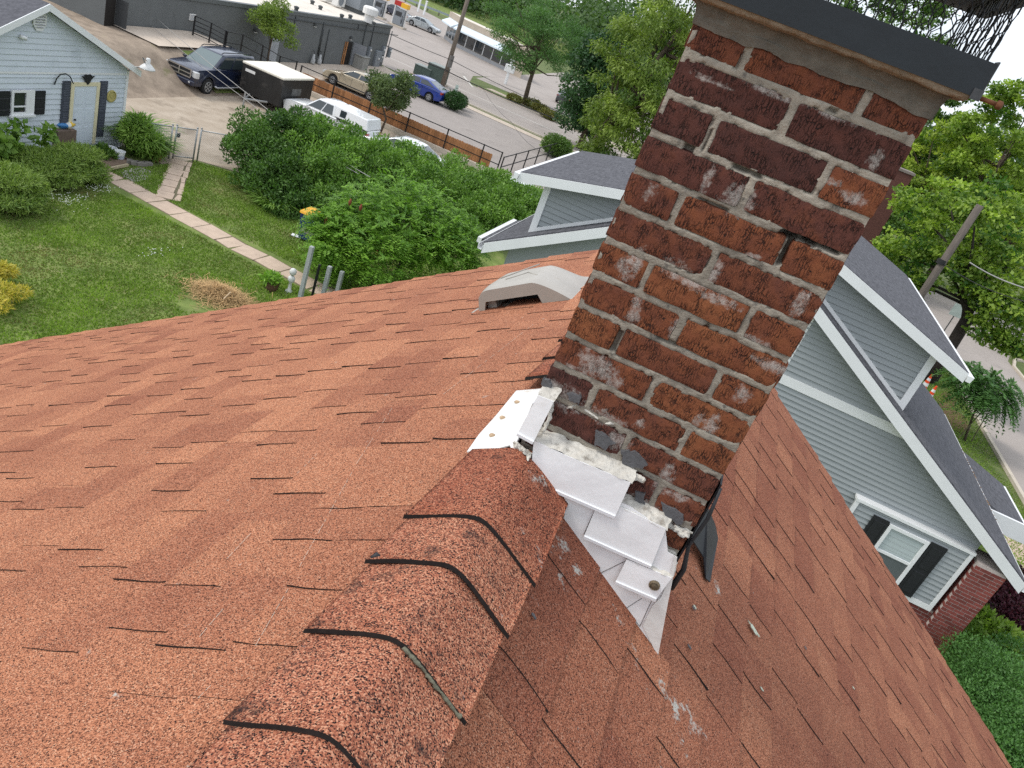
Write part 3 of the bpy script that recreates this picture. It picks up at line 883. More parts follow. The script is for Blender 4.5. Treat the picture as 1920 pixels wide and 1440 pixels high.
bead([(440, 300), (520, 345), (640, 395), (760, 445), (860, 495), (930, 520)], .0065, -.001, 1)
bead([(470, 320), (600, 365), (740, 425), (880, 480)], .006, .002, 2)
bead([(840, 635), (900, 650), (1000, 700), (1090, 745), (1180, 770)], .0075, -.002, 3)
bead([(1090, 735), (1130, 780), (1165, 770)], .008, .000, 4)
bead([(505, 140), (490, 210), (470, 260), (430, 320), (415, 345)], .005, .008, 5)
bead([(315, 330), (350, 360), (390, 390), (410, 440)], .008, .016, 6)
bead([(1020, 890), (1045, 910), (1040, 940)], .009, .004, 7)
bead([(1030, 830), (1060, 855), (1100, 880)], .006, -.004, 8)
bead([(895, 490), (925, 505), (950, 520)], .009, .004, 9)
bead([(785, 590), (810, 605)], .008, .006, 10)
bead([(500, 130), (560, 180), (620, 150), (700, 200), (760, 240), (830, 250)], .004, -.008, 11)


def flake(zpts, seed):
    rr = random.Random(seed); out = []
    n = len(zpts)
    for i in range(n):
        a, b = zpts[i], zpts[(i + 1) % n]
        for k in range(4):
            t = k / 4; out.append(fp(a[0] + (b[0] - a[0]) * t + rr.uniform(-6, 6), a[1] + (b[1] - a[1]) * t + rr.uniform(-6, 6), .003))
    mb = MB(); mb.prism(out, (0, .010, 0)); o = part('sealant_flake', mb, M_tar, fl)
    bm = bmesh.new(); bm.from_mesh(o.data); bmesh.ops.recalc_face_normals(bm, faces=bm.faces); bm.to_mesh(o.data); bm.free()


flake([(575, 95), (640, 110), (630, 150), (590, 135)], 1)
flake([(705, 280), (745, 290), (800, 340), (760, 370), (705, 345)], 2)
flake([(835, 375), (900, 380), (960, 440), (930, 465), (840, 430)], 3)
flake([(905, 575), (950, 580), (945, 630), (900, 625)], 4)
flake([(1025, 620), (1075, 650), (1140, 690), (1125, 735), (1050, 690)], 5)
flake([(450, 25), (490, 30), (500, 75), (455, 85)], 6)

# black step flashing on the chimney's far flank
bf = thing('step_flashing', 'black bent metal flashing sticking out behind the right corner of the chimney', 'flashing', (CH_X1, CH_Y0 + .1, 8.3))
mb = MB()
cx = CH_X1 + .003
mb.prism([(cx, CH_Y0 + .01, 8.68), (cx, CH_Y1, 8.68), (cx, CH_Y1, roofz(cx)), (cx, CH_Y0 + .01, roofz(cx))], (.004, 0, 0))
part('upright', mb, M_blackflash, bf)
q = [PR(1292, 1005, 1, .05), PR(1325, 950, 1, .09), PR(1340, 985, 1, .05), PR(1345, 1010, 1, .035), PR(1330, 1092, 1, .016), PR(1322, 1085, 1, .016), PR(1318, 1045, 1, .03)]
mb = MB(); mb.prism(q, nr * .003); o = part('bent_tab', mb, M_blackflash, bf)
mb = MB(); mb.tube([(cx + .004, CH_Y0 + .004, 8.675), (cx + .012, CH_Y0 + .004, 8.60), (cx + .006, CH_Y0 + .004, 8.52), (cx + .022, CH_Y0 + .006, 8.46), (cx + .02, CH_Y0 + .01, 8.40)], [.003, .0045, .004, .006, .007], 8)
part('fold', mb, M_blackflash, bf, smooth=True)

# ------------------------------------------------------------------ slant-back roof vent
vA, vB = Vector(PR(925, 580, -1)), Vector(PR(1062, 558, -1))
vt = thing('roof_vent', 'beige plastic slant-back roof vent on the shingle slope left of the chimney', 'roof vent', tuple((vA + vB) / 2))
# frame: a = up the slope (towards ridge), b = along +Y, n = out of plane
va = Vector((CT, 0, ST)); vb = Vector((0, 1, 0)); vn = Vector((-ST, 0, CT))
vo_ = Vector(PR(992, 568, -1))


def vp(a, b, n): return vo_ + va * a + vb * b + vn * n


HW_, DEP, HT = .205, .44, .100


def sideprof(s):                          # across: upright wall down-slope, long slant up-slope
    if s < -.55: return max(0, 1 - ((-.55 - s) / .45) ** 4) ** .5
    if s < .25: return 1 + .04 * (s + .55)
    return max(0, 1.03 * (1 - ((s - .25) / .75) ** 1.35))


def endprof(t):
    return (.90 + .10 * min(1, t / .12)) * (1 if t < .62 else max(0, 1 - ((t - .62) / .38) ** 2.2))


NS, NT = 30, 20
rows = []
for j in range(NT + 1):
    t = j / NT; rows.append([vp(HW_ * (i / NS * 2 - 1) * (1 - .10 * t ** 2), -.07 + DEP * t, .004 + HT * sideprof(i / NS * 2 - 1) * endprof(t)) for i in range(NS + 1)])
mb = MB(); k = NS + 1
mb.add([p for r in rows for p in r], [(j * k + i, (j + 1) * k + i, (j + 1) * k + i + 1, j * k + i + 1) for j in range(NT) for i in range(NS)])


def opening(s): return .042 if -.86 < s < .34 else 0.0


inn = [vp(HW_ * s, -.07, min(.003 + opening(s), .003 + HT * sideprof(s) * .88)) for s in [i / NS * 2 - 1 for i in range(NS + 1)]]
inn2 = [p + vb * .018 for p in inn]
mb.add(rows[0] + inn, [(i, i + 1, k + i + 1, k + i) for i in range(NS)]); mb.add(inn + inn2, [(i, i + 1, k + i + 1, k + i) for i in range(NS)])
for (a1, d1), (a2, d2) in (((-.10, .05), (-.02, .13)), ((-.02, .13), (.05, .03)), ((-.14, .10), (-.02, .30))):      # moulded ribs
    mb.tube([vp(a1, d1, .004 + HT * 1.02), vp(a2, d2, .004 + HT * 1.025)], .003, 6)
part('hood', mb, M_vent, vt, smooth=True)
mb = MB(); mb.obox(vp(.02, .06, .02), va * .13, vb * .003, vn * .03); part('baffle', mb, M_ventdark, vt)
mb = MB(); mb.obox(vp(-.155, .03, .03), va * .02, vb * .06, vn * .03); part('inner_side', mb, M_vent, vt)
mb = MB(); mb.obox(vp(-.02, .06, .0035), va * .235, vb * .13, vn * .0015); part('flange', mb, M_vent, vt)

# pale lichen rosette and grit on the right slope
def rosette(px, py, L_, w, seed, m, name):
    rs = random.Random(seed); c = Vector(PR(px, py, 1, .014)); e1 = Vector((CT, 0, -ST)); e2 = Vector((0, 1, 0)); mb = MB()
    pts = [c + (e1 * math.cos(a) * L_ + e2 * math.sin(a) * w) * rs.uniform(.6, 1.15) for a in [k * math.pi / 11 for k in range(22)]]
    mb.prism(pts, nr * .002); o = part(name, mb, m, deck)
    bm = bmesh.new(); bm.from_mesh(o.data); bmesh.ops.recalc_face_normals(bm, faces=bm.faces); bm.to_mesh(o.data); bm.free()


M_lich = mat('pale lichen', (.52, .55, .44), .95, .3, 60, bump=1, bscale=150, spots=((.2, .14, .09), 60, .58, .05))
rosette(1413, 1180, .032, .010, 1, M_lich, 'lichen')
for i, (px, py) in enumerate(((1292, 1213), (1428, 1292), (1300, 1140), (1302, 1138), (1000, 1155), (972, 930), (1510, 1215), (1600, 1290))):
    rosette(px, py, .008, .004, 5 + i, M_lich if i % 2 else M_tar, 'grit')

# bare scuffs along a few course edges, and a mossy lip on one ridge cap
mb = MB()
for a, b in (((735, 765), (668, 870)), ((660, 885), (560, 1065)), ((548, 1090), (478, 1212)), ((418, 1142), (372, 1196)), ((600, 845), (540, 905)), ((1000, 608), (830, 740)), ((470, 1000), (425, 1048)), ((395, 1285), (368, 1312))):
    p, q = Vector(PR(*a, -1, .012)), Vector(PR(*b, -1, .012)); n = max(2, int((q - p).length / .02))
    for k in range(n):
        if rnd.random() < .75:
            s0, s1 = p.lerp(q, k / n), p.lerp(q, (k + rnd.uniform(.5, .95)) / n); mb.bar(s0, s1, .0007, .0006)
part('edge_scuff', mb, mat('bare fibre', (.56, .47, .38), .9, .1, 50), deck, kind='stuff')
mb = MB(); pts = []
for k in range(30):
    h = .012 + .112 * k / 29; pts.append(Vector((XR + h, .770 - .002 + .002 * rnd.random(), cap_z(h * 1.0) + .0135)))
mb.tube(pts, [.0026 + .0016 * rnd.random() for _ in pts], 8)
mb.v = [tuple(Vector(v) + mnoise.noise_vector(Vector(v) * 160) * .0022) for v in mb.v]
part('moss', mb, mat('grey moss', (.16, .155, .11), 1, .3, 90, bump=1, bscale=200), deck, smooth=True)

# ================================================================== THE SETTING
M_grass = mat('grass ground', (.085, .125, .038), .95, .25, 1.3, bump=.5, bscale=40, col2=(.155, .185, .062), spots=((.24, .20, .10), .9, .60, .2))
M_lawn = mat('lawn', (.13, .19, .04), .95, .3, 1.6, bump=.6, bscale=45, col2=(.20, .25, .065), spots=((.26, .25, .11), 1.1, .56, .16))
M_gravel = mat('gravel drive', (.385, .31, .23), .95, .16, 1.2, bump=.6, bscale=60, col2=(.44, .37, .29), spots=((.21, .165, .12), .55, .56, .14))
M_dirt = mat('dirt bank', (.25, .195, .145), .95, .25, 1.5, bump=.6, bscale=40, col2=(.36, .285, .215), spots=((.16, .15, .07), .8, .60, .1))
M_conc = mat('concrete', (.50, .42, .34), .9, .09, 1.5, bump=.3, bscale=70, spots=((.36, .30, .24), 2.2, .60, .15))
M_slab = mat('path concrete', (.50, .385, .295), .92, .12, 3, bump=.4, bscale=60, spots=((.36, .28, .20), 4, .60, .15))
M_asphalt = mat('worn asphalt', (.31, .275, .25), .92, .08, .8, bump=.3, bscale=90, spots=((.24, .21, .19), .7, .57, .15))
M_road = mat('road', (.34, .30, .27), .92, .07, .5, bump=.3, bscale=90, spots=((.26, .23, .21), .35, .58, .1))
M_kerb = mat('kerb', (.50, .44, .36), .9, .1, 2)
M_mulch = mat('mulch', (.13, .075, .045), 1, .4, 14, bump=1, bscale=40)
M_paint = mat('road paint', (.62, .60, .55), .8, .15, 8)

mb = MB(); mb.add([(-900, -300, 0), (900, -300, 0), (900, 1500, 0), (-900, 1500, 0)], [(0, 1, 2, 3)])
struct('ground', mb, M_grass)


def sheet(name, pts, z, m, th=None):
    mb = MB()
    if th: mb.prism([(p[0], p[1], z - th) for p in pts], (0, 0, th))
    else: mb.add([(p[0], p[1], z) for p in pts], [tuple(range(len(pts)))])
    ob = struct(name, mb, m)
    bm = bmesh.new(); bm.from_mesh(ob.data); bmesh.ops.recalc_face_normals(bm, faces=bm.faces)
    if not th:
        for f in bm.faces:
            if f.normal.z < 0: f.normal_flip()
    bm.to_mesh(ob.data); bm.free()
    return ob


def pz(l, z=0): return [PZ(a, b, z)[:2] for a, b in l]


sheet('lawn', [(-19.4, 8), (-4, 8), (-4, 22), (-8, 31), (-14.5, 31), (-14.6, 25.6), (-18.0, 24.0), (-18.0, 22.2), (-19.4, 22.2)], .004, M_lawn)
sheet('driveway', [(-18.0, 22.4), (-18.0, 24.1), (-14.6, 25.8), (-14.6, 40.6), (-28.8, 40.6), (-28.8, 43.6), (-40, 43.6), (-40, 22.4)], .008, M_gravel)
# bank rising to the commercial building's upper landing


def bank(u, v):
    x = -36 + 13.5 * u; y = 18 + 26 * v
    t = min(1, max(0, (-23.6 - x) / 3.2)); t = t * t * (3 - 2 * t)
    s = min(1, max(0, (43.0 - y) / 6.5)); s = s * s * (3 - 2 * s)
    return (x, y, 1.40 * t * s + .05 * mnoise.noise((x * .8, y * .8, 0)) * t * s - .02 * (1 - t * s))


mb = MB(); mb.grid(bank, 40, 60); struct('bank', mb, M_dirt, smooth=True)


def bz(x, y):
    return bank((x + 36) / 13.5, (y - 18) / 26)[2]


# landing and grass wedge on the bank
lp = [PX(200, 40, -28.6)[1], 43.2]
mb = MB()
for i in range(12):
    ya, yb = 31.5 + i * .93, 31.5 + (i + 1) * .93
    za, zb = bz(-27.5, ya) + .06, bz(-27.5, yb) + .06
    mb.add([(-28.85, ya, za + .04), (-26.3, ya, za - .02), (-26.3, yb, zb - .02), (-28.85, yb, zb + .04)], [(0, 1, 2, 3)])
struct('landing', mb, M_conc)
mb = MB()
for i in range(10):
    for k in range(4):
        q = [(-26.25 + k * .55, 33 + i * .52), (-26.25 + (k + 1) * .55, 33 + i * .52), (-26.25 + (k + 1) * .55, 33 + (i + 1) * .52), (-26.25 + k * .55, 33 + (i + 1) * .52)]
        mb.add([(x, y, bz(x, y) + .03) for x, y in q], [(0, 1, 2, 3)])
struct('verge', mb, M_lawn)
mb = MB(); mb.tube([PZ(303, 108, .35), PZ(312, 110, .3), PZ(320, 115, .25)], .12, 7)
solo('kerb_stone', 'loose pale kerb stone beside the dark blue SUV', 'kerb stone', mb, M_kerb, base=PZ(312, 112, .1))

# parking lot, pad, pavement, road
RS = -.125


def rd(x, d): return (x, 61.5 + RS * x + d)


sheet('parking_lot', [(-29, 40.7), (-9.5, 40.7), (-9.5, 55.0), (-12.4, 56.9), rd(-14, -5.2), rd(-26, -5.2), (-29, 57)], .010, M_asphalt)
sheet('pavement', [(-28.85, 43.8), (-25.9, 44.4), (-25.6, 57.6), (-28.85, 59.6)], .12, M_conc, .12)
sheet('road', [rd(-140, -4.7), rd(100, -4.7), rd(100, 5.2), rd(-140, 5.2)], .014, M_road)
sheet('forecourt', [rd(-130, 5.3), rd(-25.5, 5.3), (-27.5, 76), (-27, 90), (-33, 93.4), (-44, 118), (-75, 140), (-130, 140)], .012, M_road)
sheet('sidewalk', [rd(-27, -6.6), rd(-13, -6.6), rd(-13, -5.35), rd(-27, -5.35)], .03, M_conc)
sheet('lane_line', [rd(-24, -4.35), rd(13, -4.35), rd(13, -4.22), rd(-24, -4.22)], .018, M_paint)
sheet('centre_line', [rd(-60, .2), rd(13, .2), rd(13, .32), rd(-60, .32)], .018, M_paint)
sheet('bay_line', [(-27.5, 73.2), (-24.7, 68.8), (-24.55, 68.85), (-27.3, 73.25)], .018, M_paint)
mb = MB()
a, b = rd(-24.5, 5.25), rd(14, 5.25)
mb.bar((a[0], a[1], .06), (b[0], b[1], .06), .18, .13); struct('kerb', mb, M_kerb)
sheet('island', [rd(-24.4, 5.4), rd(6, 5.4), rd(6, 6.6), rd(-24.2, 6.4)], .05, M_lawn)
sheet('footway', [rd(-24.2, 6.5), rd(6, 6.7), rd(6, 7.9), rd(-24, 7.7)], .06, M_conc)
sheet('far_verge', [rd(-24, 7.8), rd(6, 8.0), rd(6, 12), rd(-22, 11)], .05, M_lawn)
sheet('far_lot', [(-27, 75.5), (5, 72), (5, 120), (-30, 120)], .006, M_road)
mb = MB(); a, b = rd(-27, -4.75), rd(13.4, -4.75); mb.bar((a[0], a[1], .05), (b[0], b[1], .05), .16, .11); struct('kerb', mb, M_kerb)
sheet('corner_verge', pz([(1010, 272), (1030, 262), (1075, 285), (1075, 300), (1048, 298)]), .02, M_lawn)
# own street on the right
sheet('street', [(13.75, -60), (19.3, -60), (18.9, 50.0), (20.5, 55), (13.2, 56), (13.75, 47)], .010, M_road)
mb = MB()
for i in range(27):
    y = -10 + i * 2.2; mb.bar((13.66, y + .006, .06), (13.66, y + 2.19, .06), .16, .13)
struct('kerb', mb, M_kerb)
mb = MB(); mb.bar((19.35, -20, .06), (18.95, 49, .06), .16, .13)
mb.bar((18.95, 49, .062), (19.6, 51.2, .062), .16, .13); mb.bar((19.6, 51.2, .06), (21.5, 52.6, .06), .16, .13); struct('kerb', mb, M_kerb)
sheet('far_footway', [(21.0, 10), (22.2, 10), (21.8, 50), (20.6, 49.5)], .02, M_conc)
# front walk and drive slab beside the grey house
sheet('front_walk', pz([(1862, 955), (1905, 975), (1925, 1010), (1925, 1080), (1880, 1015)]), .02, M_slab)
sheet('apron_slab', pz([(1735, 757), (1755, 762), (1762, 776), (1742, 768)]), .03, M_slab)
sheet('mulch_bed', pz([(1752, 745), (1775, 735), (1795, 750), (1790, 765), (1765, 765)]), .02, M_mulch)
sheet('mulch_bed', pz([(1758, 772), (1785, 768), (1812, 782), (1818, 806), (1800, 812), (1770, 798)]), .02, M_mulch)

# yard paths of separate slabs
cl = [PZ(*q) for q in ((190, 325), (222, 338), (262, 360), (295, 378), (335, 401), (378, 424), (420, 447), (447, 463), (490, 484), (535, 508), (590, 538), (640, 560))]
pth = MB()
for a, b in zip(cl, cl[1:]):
    a, b = Vector(a), Vector(b); n = (b - a).cross(Vector((0, 0, 1))).normalized() * .40
    pth.add([a + n + Vector((0, 0, .006)), b + n + Vector((0, 0, .006)), b - n + Vector((0, 0, .006)), a - n + Vector((0, 0, .006))], [(0, 1, 2, 3)])
path = struct('path', pth, mat('path bed', (.16, .13, .08), 1, .2, 6))
rr = random.Random(5)
cl = [PZ(*q) for q in ((190, 325), (222, 338), (262, 360), (295, 378), (335, 401), (378, 424), (420, 447), (447, 463), (490, 484), (535, 508), (590, 538), (640, 560))]
for a, b in zip(cl, cl[1:]):
    a, b = Vector(a), Vector(b); d = (b - a); n = Vector((-d.y, d.x, 0)).normalized(); L_ = d.length; d.normalize()
    w = .36; z = .016 + rr.uniform(-.006, .008); g = .02
    mb = MB(); j = lambda: rr.uniform(-.03, .03)
    mb.prism([a + d * (g + j() * .5) + n * (w + j()) + Vector((0, 0, -.03)), a + d * g - n * (w + j()) + Vector((0, 0, -.03)), b - d * (g + j() * .4) - n * (w + j()) + Vector((0, 0, -.03)), b - d * g + n * (w + j()) + Vector((0, 0, -.03))], (0, 0, .03 + z))
    o = part('slab', mb, M_slab, path, bev=.012)
bedp = pz([(290, 374), (336, 378), (362, 302), (326, 300)])
bed = sheet('stone_path', bedp, .007, mat('stone path bed', (.15, .135, .08), 1, .25, 6))
cl = [PZ(*q) for q in ((312, 374), (318, 362), (321, 352), (326, 340), (329, 330), (334, 319), (338, 310), (341, 302))]
for i, (a, b) in enumerate(zip(cl, cl[1:])):
    a, b = Vector(a), Vector(b); d = (b - a).normalized(); n = Vector((-d.y, d.x, 0)); L_ = (b - a).length
    for lo, hi in ((-.36, .14), (.19, .36)) if i % 2 else ((-.34, .18), (.22, .37)):
        mb = MB(); j = lambda: rr.uniform(-.035, .035)
        mb.prism([a + d * .03 + n * (-hi + j()), a + d * .03 + n * (-lo + j()), b - d * .02 + n * (-lo + j()), b - d * .02 + n * (-hi + j())], (0, 0, .022 + rr.uniform(0, .015)))
        part('stone', mb, M_slab, bed, bev=.01)
sheet('pebble_patch', pz([(225, 318), (262, 314), (285, 322), (280, 336), (252, 342), (232, 332)]), .012, mat('pebbles', (.33, .31, .28), .9, .5, 30, bump=1, bscale=40))

# ------------------------------------------------------------------ siding helper
M_gsid = mat('pale blue-grey vinyl', (.585, .635, .685), .5, .035, 2, spec=.3, spots=((.40, .45, .49), 1.2, .6, .25))
M_hsid = mat('grey vinyl siding', (.295, .32, .325), .5, .03, 2, spec=.3)
M_trim = mat('white trim', (.76, .77, .77), .5, .03, 3)
M_cream = mat('cream trim', (.68, .62, .42), .6, .05, 3)
M_black = mat('black shutter', (.018, .019, .022), .5, .15, 8)
M_navy = mat('dark navy shutter', (.060, .068, .090), .55, .12, 8)
M_roofg = mat('charcoal shingles', (.085, .086, .098), .95, .22, 9, bump=.4, bscale=60, stretch=(1, 1, 1), col2=(.125, .125, .14))
M_glass = glass('window glass')
M_blind = mat('blind', (.50, .53, .53), .6, .04, 4)


def siding(parent, fn, z0, z1, expo, rng, m, prefix='plank'):
    """fn(u, z, d) -> point ; rng(z) -> (u0, u1) at that height"""
    z = z0; k = 0
    while z < z1 - .01:
        zt = min(z + expo, z1)
        a0, a1 = rng(z); b0, b1 = rng(zt)
        if b1 - b0 < .02: b0 = b1 = (b0 + b1) / 2
        if a1 - a0 > .05:
            d0, d1 = .034, .003
            mb = MB()
            v = [fn(a0, z, d0), fn(a1, z, d0), fn(b1, zt, d1), fn(b0, zt, d1), fn(a0, z, 0), fn(a1, z, 0), fn(b1, zt, -.002), fn(b0, zt, -.002)]
            mb.add(v, [(0, 1, 2, 3), (4, 5, 1, 0), (5, 6, 2, 1), (7, 4, 0, 3), (3, 2, 6, 7)])
            part(prefix, mb, m, parent)
        z = zt; k += 1


# ------------------------------------------------------------------ blue-grey garage
GX = -19.6
gar = thing('garage', 'pale blue-grey clapboard garage with white gable trim and dark shutters', 'garage', (GX - 3, 18.7, 0))
gp_, ge_ = 18.70, 22.22                        # ridge y, corner y
gzr, gze = 4.36, 2.66
gs = (gzr - gze) / (ge_ - gp_)
mb = MB()
mb.prism([(GX - .03, 2 * gp_ - ge_, 0), (GX - .03, ge_, 0), (GX - .03, ge_, gze), (GX - .03, gp_, gzr), (GX - .03, 2 * gp_ - ge_, gze)], (-5.6, 0, 0))
gw = part('wall', mb, M_gsid, gar)
gfn = lambda u, z, d: (GX - .028 + d, u, z)
grng = lambda z: (2 * gp_ - ge_ + max(0, (z - gze) / gs), ge_ - max(0, (z - gze) / gs))
siding(gw, gfn, .12, 2.46, .160, grng, M_gsid)
siding(gw, gfn, 2.52, gzr - .02, .160, grng, M_gsid)
mb = MB(); mb.box(GX - .03, GX + .006, 2 * gp_ - ge_, ge_, 2.462, 2.518); part('belt_trim', mb, M_trim, gar)
mb = MB(); mb.box(GX - .03, GX + .026, ge_ - .07, ge_ + .025, 0, gze - .05); part('corner_board', mb, M_trim, gar)
# roof planes + rakes
rf = MB(); ov = .30
for s in (1, -1):
    f = lambda d, z: (gp_ + s * d, z)
    e = (ge_ - gp_) + .22
    rf.prism([(GX + ov, gp_, gzr + .16), (GX + ov, gp_ + s * e, gzr + .16 - gs * e), (GX + ov, gp_ + s * e, gzr + .10 - gs * e), (GX + ov, gp_, gzr + .10)], (-6.2, 0, 0))
groof = part('roof', rf, M_roofg, gar)
for s in (1, -1):
    mb = MB(); e = (ge_ - gp_) + .22
    mb.prism([(GX + ov, gp_, gzr + .155), (GX + ov, gp_ + s * e, gzr + .155 - gs * e), (GX + ov, gp_ + s * e, gzr - .04 - gs * e), (GX + ov, gp_, gzr - .04)], (.03, 0, 0))
    part('rake_board', mb, M_trim, groof)
    mb = MB(); mb.prism([(GX, gp_, gzr + .09), (GX, gp_ + s * e, gzr + .09 - gs * e), (GX, gp_ + s * e, gzr + .06 - gs * e), (GX, gp_, gzr + .06)], (ov - .002, 0, 0)); part('soffit', mb, M_trim, groof)


def gx(px, py, d=0.0):
    p = PX(px, py, GX); return (GX + d, p[1], p[2])


# octagonal vent
c = gx(73, 37); mb = MB(); R_ = .30
oc = lambda r, d: [(GX + d, c[1] + r * .78 * math.cos(math.pi / 8 + i * math.pi / 4), c[2] + r * 1.05 * math.sin(math.pi / 8 + i * math.pi / 4)) for i in range(8)]
mb.prism(oc(R_, .012), (.035, 0, 0)); gv = part('gable_vent', mb, M_trim, gar)
for i in range(6):
    mb = MB(); z = c[2] - .19 + i * .072; w = .16 if 0 < i < 5 else .11
    mb.obox((GX + .055, c[1], z), (.018, 0, -.012), (0, w, 0), (.004, 0, .006)); part('louvre', mb, mat('louvre', (.45, .46, .47), .6) if i == 0 else bpy.data.materials['louvre'], gv)
# door
dl, dr = gx(139, 162)[1], gx(180, 162)[1]; dt = gx(158, 161)[2]; db = .22
mb = MB(); mb.box(GX - .02, GX + .03, dl - .02, dr, db, dt); gd = part('door', mb, mat('garage door paint', (.60, .66, .72), .45, .03, 3), gar)
for r_ in range(3):
    for cidx in range(2):
        w = (dr - dl) / 2; y0 = dl + .05 + cidx * w * .98; z0 = db + .12 + r_ * (dt - db - .1) / 3
        mb = MB(); h = (dt - db) / 3 - .16; mb.box(GX + .030, GX + .038, y0, y0 + w - .12, z0, z0 + h); part('panel', mb, bpy.data.materials['garage door paint'], gd, bev=.006)
mb = MB(); mb.lathe((GX + .04, dl + .06, db + .85), [(.02, 0), (.032, .03), (.028, .06), (.01, .07)], 10, 'x'); part('knob', mb, M_black, gd, smooth=True)
mb = MB(); mb.box(GX, GX + .05, dl - .15, dl - .022, db, dt + .12); mb.box(GX, GX + .05, dr + .002, dr + .12, db, dt + .12); mb.box(GX, GX + .048, dl - .02, dr, dt + .002, dt + .118); part('door_trim', mb, M_cream, gar)


def shutter(parent, y0, y1, z0, z1, x, m, sl=True):
    mb = MB(); mb.box(x, x + .03, y0, y1, z0, z1); s = part('shutter', mb, m, parent)
    zm = z0 + (z1 - z0) * .42
    for a, b in ((z0 + .06, zm - .03), (zm + .03, z1 - .06)):
        n = max(3, int((b - a) / .05)) if sl else 1
        mb = MB()
        for i in range(n):
            z = a + (b - a) * (i + .5) / n
            mb.obox((x + .031, (y0 + y1) / 2, z), (.006, 0, -.010), (0, (y1 - y0) / 2 - .045, 0), (.002, 0, .012))
        part('louvre_panel', mb, m, s)
    return s


shutter(gar, gx(117, 165)[1] - .02, dl - .17, gx(115, 240)[2] - .2, dt + .16, GX + .012, M_navy)
shutter(gar, dr + .15, gx(200, 165)[1], gx(180, 250)[2] - .1, dt + .16, GX + .012, M_navy)
# window with its sash box
wl_, wr_ = gx(20, 172)[1], gx(63, 172)[1]; wt, wb_ = gx(40, 168)[2], gx(38, 214)[2]
mb = MB(); mb.box(GX + .005, GX + .06, wl_, wr_, wb_, wb_ + .07); mb.box(GX + .005, GX + .06, wl_, wr_, wt - .07, wt); mb.box(GX + .005, GX + .06, wl_, wl_ + .07, wb_ + .07, wt - .07); mb.box(GX + .005, GX + .06, wr_ - .28, wr_, wb_ + .07, wt - .07)
gwin = part('window', mb, M_trim, gar)
mb = MB(); mb.box(GX + .006, GX + .02, wl_ + .07, wr_ - .28, wb_ + .07, wt - .07); part('pane', mb, M_glass, gwin)
mb = MB(); mb.box(GX + .021, GX + .045, wl_ + .07, wr_ - .28, wb_ + .22, wb_ + .26); part('rail', mb, M_trim, gwin)
mb = MB(); mb.box(GX + .005, GX + .11, wl_ - .05, wr_ + .02, wb_ - .06, wb_ - .002); part('sill', mb, M_trim, gwin)
shutter(gar, gx(1, 172)[1] - .1, wl_ - .04, wb_ - .02, wt - .03, GX + .012, M_black, False)
shutter(gar, wr_ + .03, gx(84, 172)[1], wb_ - .02, wt - .03, GX + .012, M_black, False)
# wall ornaments and lamp
mb = MB(); p = gx(208, 180); mb.lathe((GX + .01, p[1], p[2]), [(.20, 0), (.20, .03), (.165, .045), (.16, .02), (.06, .02), (.05, .03)], 20, 'x')
part('wall_plaque', mb, mat('yellow stone plaque', (.42, .36, .13), .8, .2, 20), gar, smooth=False)
mb = MB(); p = Vector(gx(163, 146, .03))
body = [(0, -.26, .08), (0, -.16, .06), (0, -.08, .13), (0, 0, .10), (0, .08, .13), (0, .16, .06), (0, .26, .08), (0, .14, -.02), (0, .09, -.10), (0, .05, -.16), (0, 0, -.20), (0, -.05, -.16), (0, -.09, -.10), (0, -.14, -.02)]
mb.prism([p + Vector(q) for q in body], (.03, 0, 0)); part('wall_ornament', mb, M_black, gar)
mb = MB(); a = Vector(gx(101, 158, .02)); pts = [a + Vector((.0 + .25 * 0, 0, 0)), a + Vector((.05, .02, .20)), a + Vector((.08, .12, .33)), a + Vector((.10, .28, .36)), a + Vector((.12, .44, .28)), a + Vector((.14, .52, .12)), a + Vector((.14, .56, .08))]
mb.tube(pts, .018, 7); part('plant_hook', mb, M_black, gar, smooth=True)
mb = MB(); p = gx(35, 67, .03); mb.tube([p, (p[0] + .05, p[1] + .18, p[2] - .04)], [.05, .06], 8); part('camera_lamp', mb, M_trim, gar, smooth=True)
mb = MB(); a = Vector(gx(241, 122, .0)); a.z = min(a.z, 2.6); l = Vector(PX(277, 122, GX + .6))
mb.tube([a, a + Vector((.15, .1, .18)), a + Vector((.35, .4, .26)), l + Vector((0, -.25, .22)), l + Vector((0, 0, .12))], .022, 7)
yl = part('lamp_arm', mb, mat('galvanised', (.32, .32, .31), .5, .2, 20, metal=.5), gar, smooth=True)
mb = MB(); mb.lathe((l.x, l.y, l.z), [(.05, .22), (.07, .20), (.07, .06), (.12, .02), (.24, -.10), (.25, -.13), (.10, -.12)], 16); part('lamp_shade', mb, mat('lamp shade', (.62, .62, .60), .4, .1, 9), yl, smooth=True)

# ------------------------------------------------------------------ grey commercial building
BX = -28.9
M_bgrey = mat('dark grey painted block', (.130, .138, .138), .75, .08, 1.5, bump=.25, bscale=30, spots=((.085, .09, .09), 1.0, .6, .2))
M_bdoor = mat('grey steel door', (.24, .25, .265), .5, .05, 3)
M_membrane = mat('roof membrane', (.66, .60, .52), .85, .12, .6, spots=((.42, .36, .29), .8, .58, .15))
M_pipe = mat('painted pipe', (.075, .08, .08), .6, .1, 5)
M_hvac = mat('hvac grey', (.22, .24, .26), .5, .08, 4)
M_hvacw = mat('hvac white', (.70, .69, .66), .5, .05, 4)
com = thing('commercial_building', 'low dark grey block building with flat pale roof and steel doors', 'building', (BX - 6, 45, 0))
BT = 3.15
mb = MB(); mb.box(BX - 12, BX, 31.0, 59.2, 0, BT - .02); cw = part('wall', mb, M_bgrey, com)
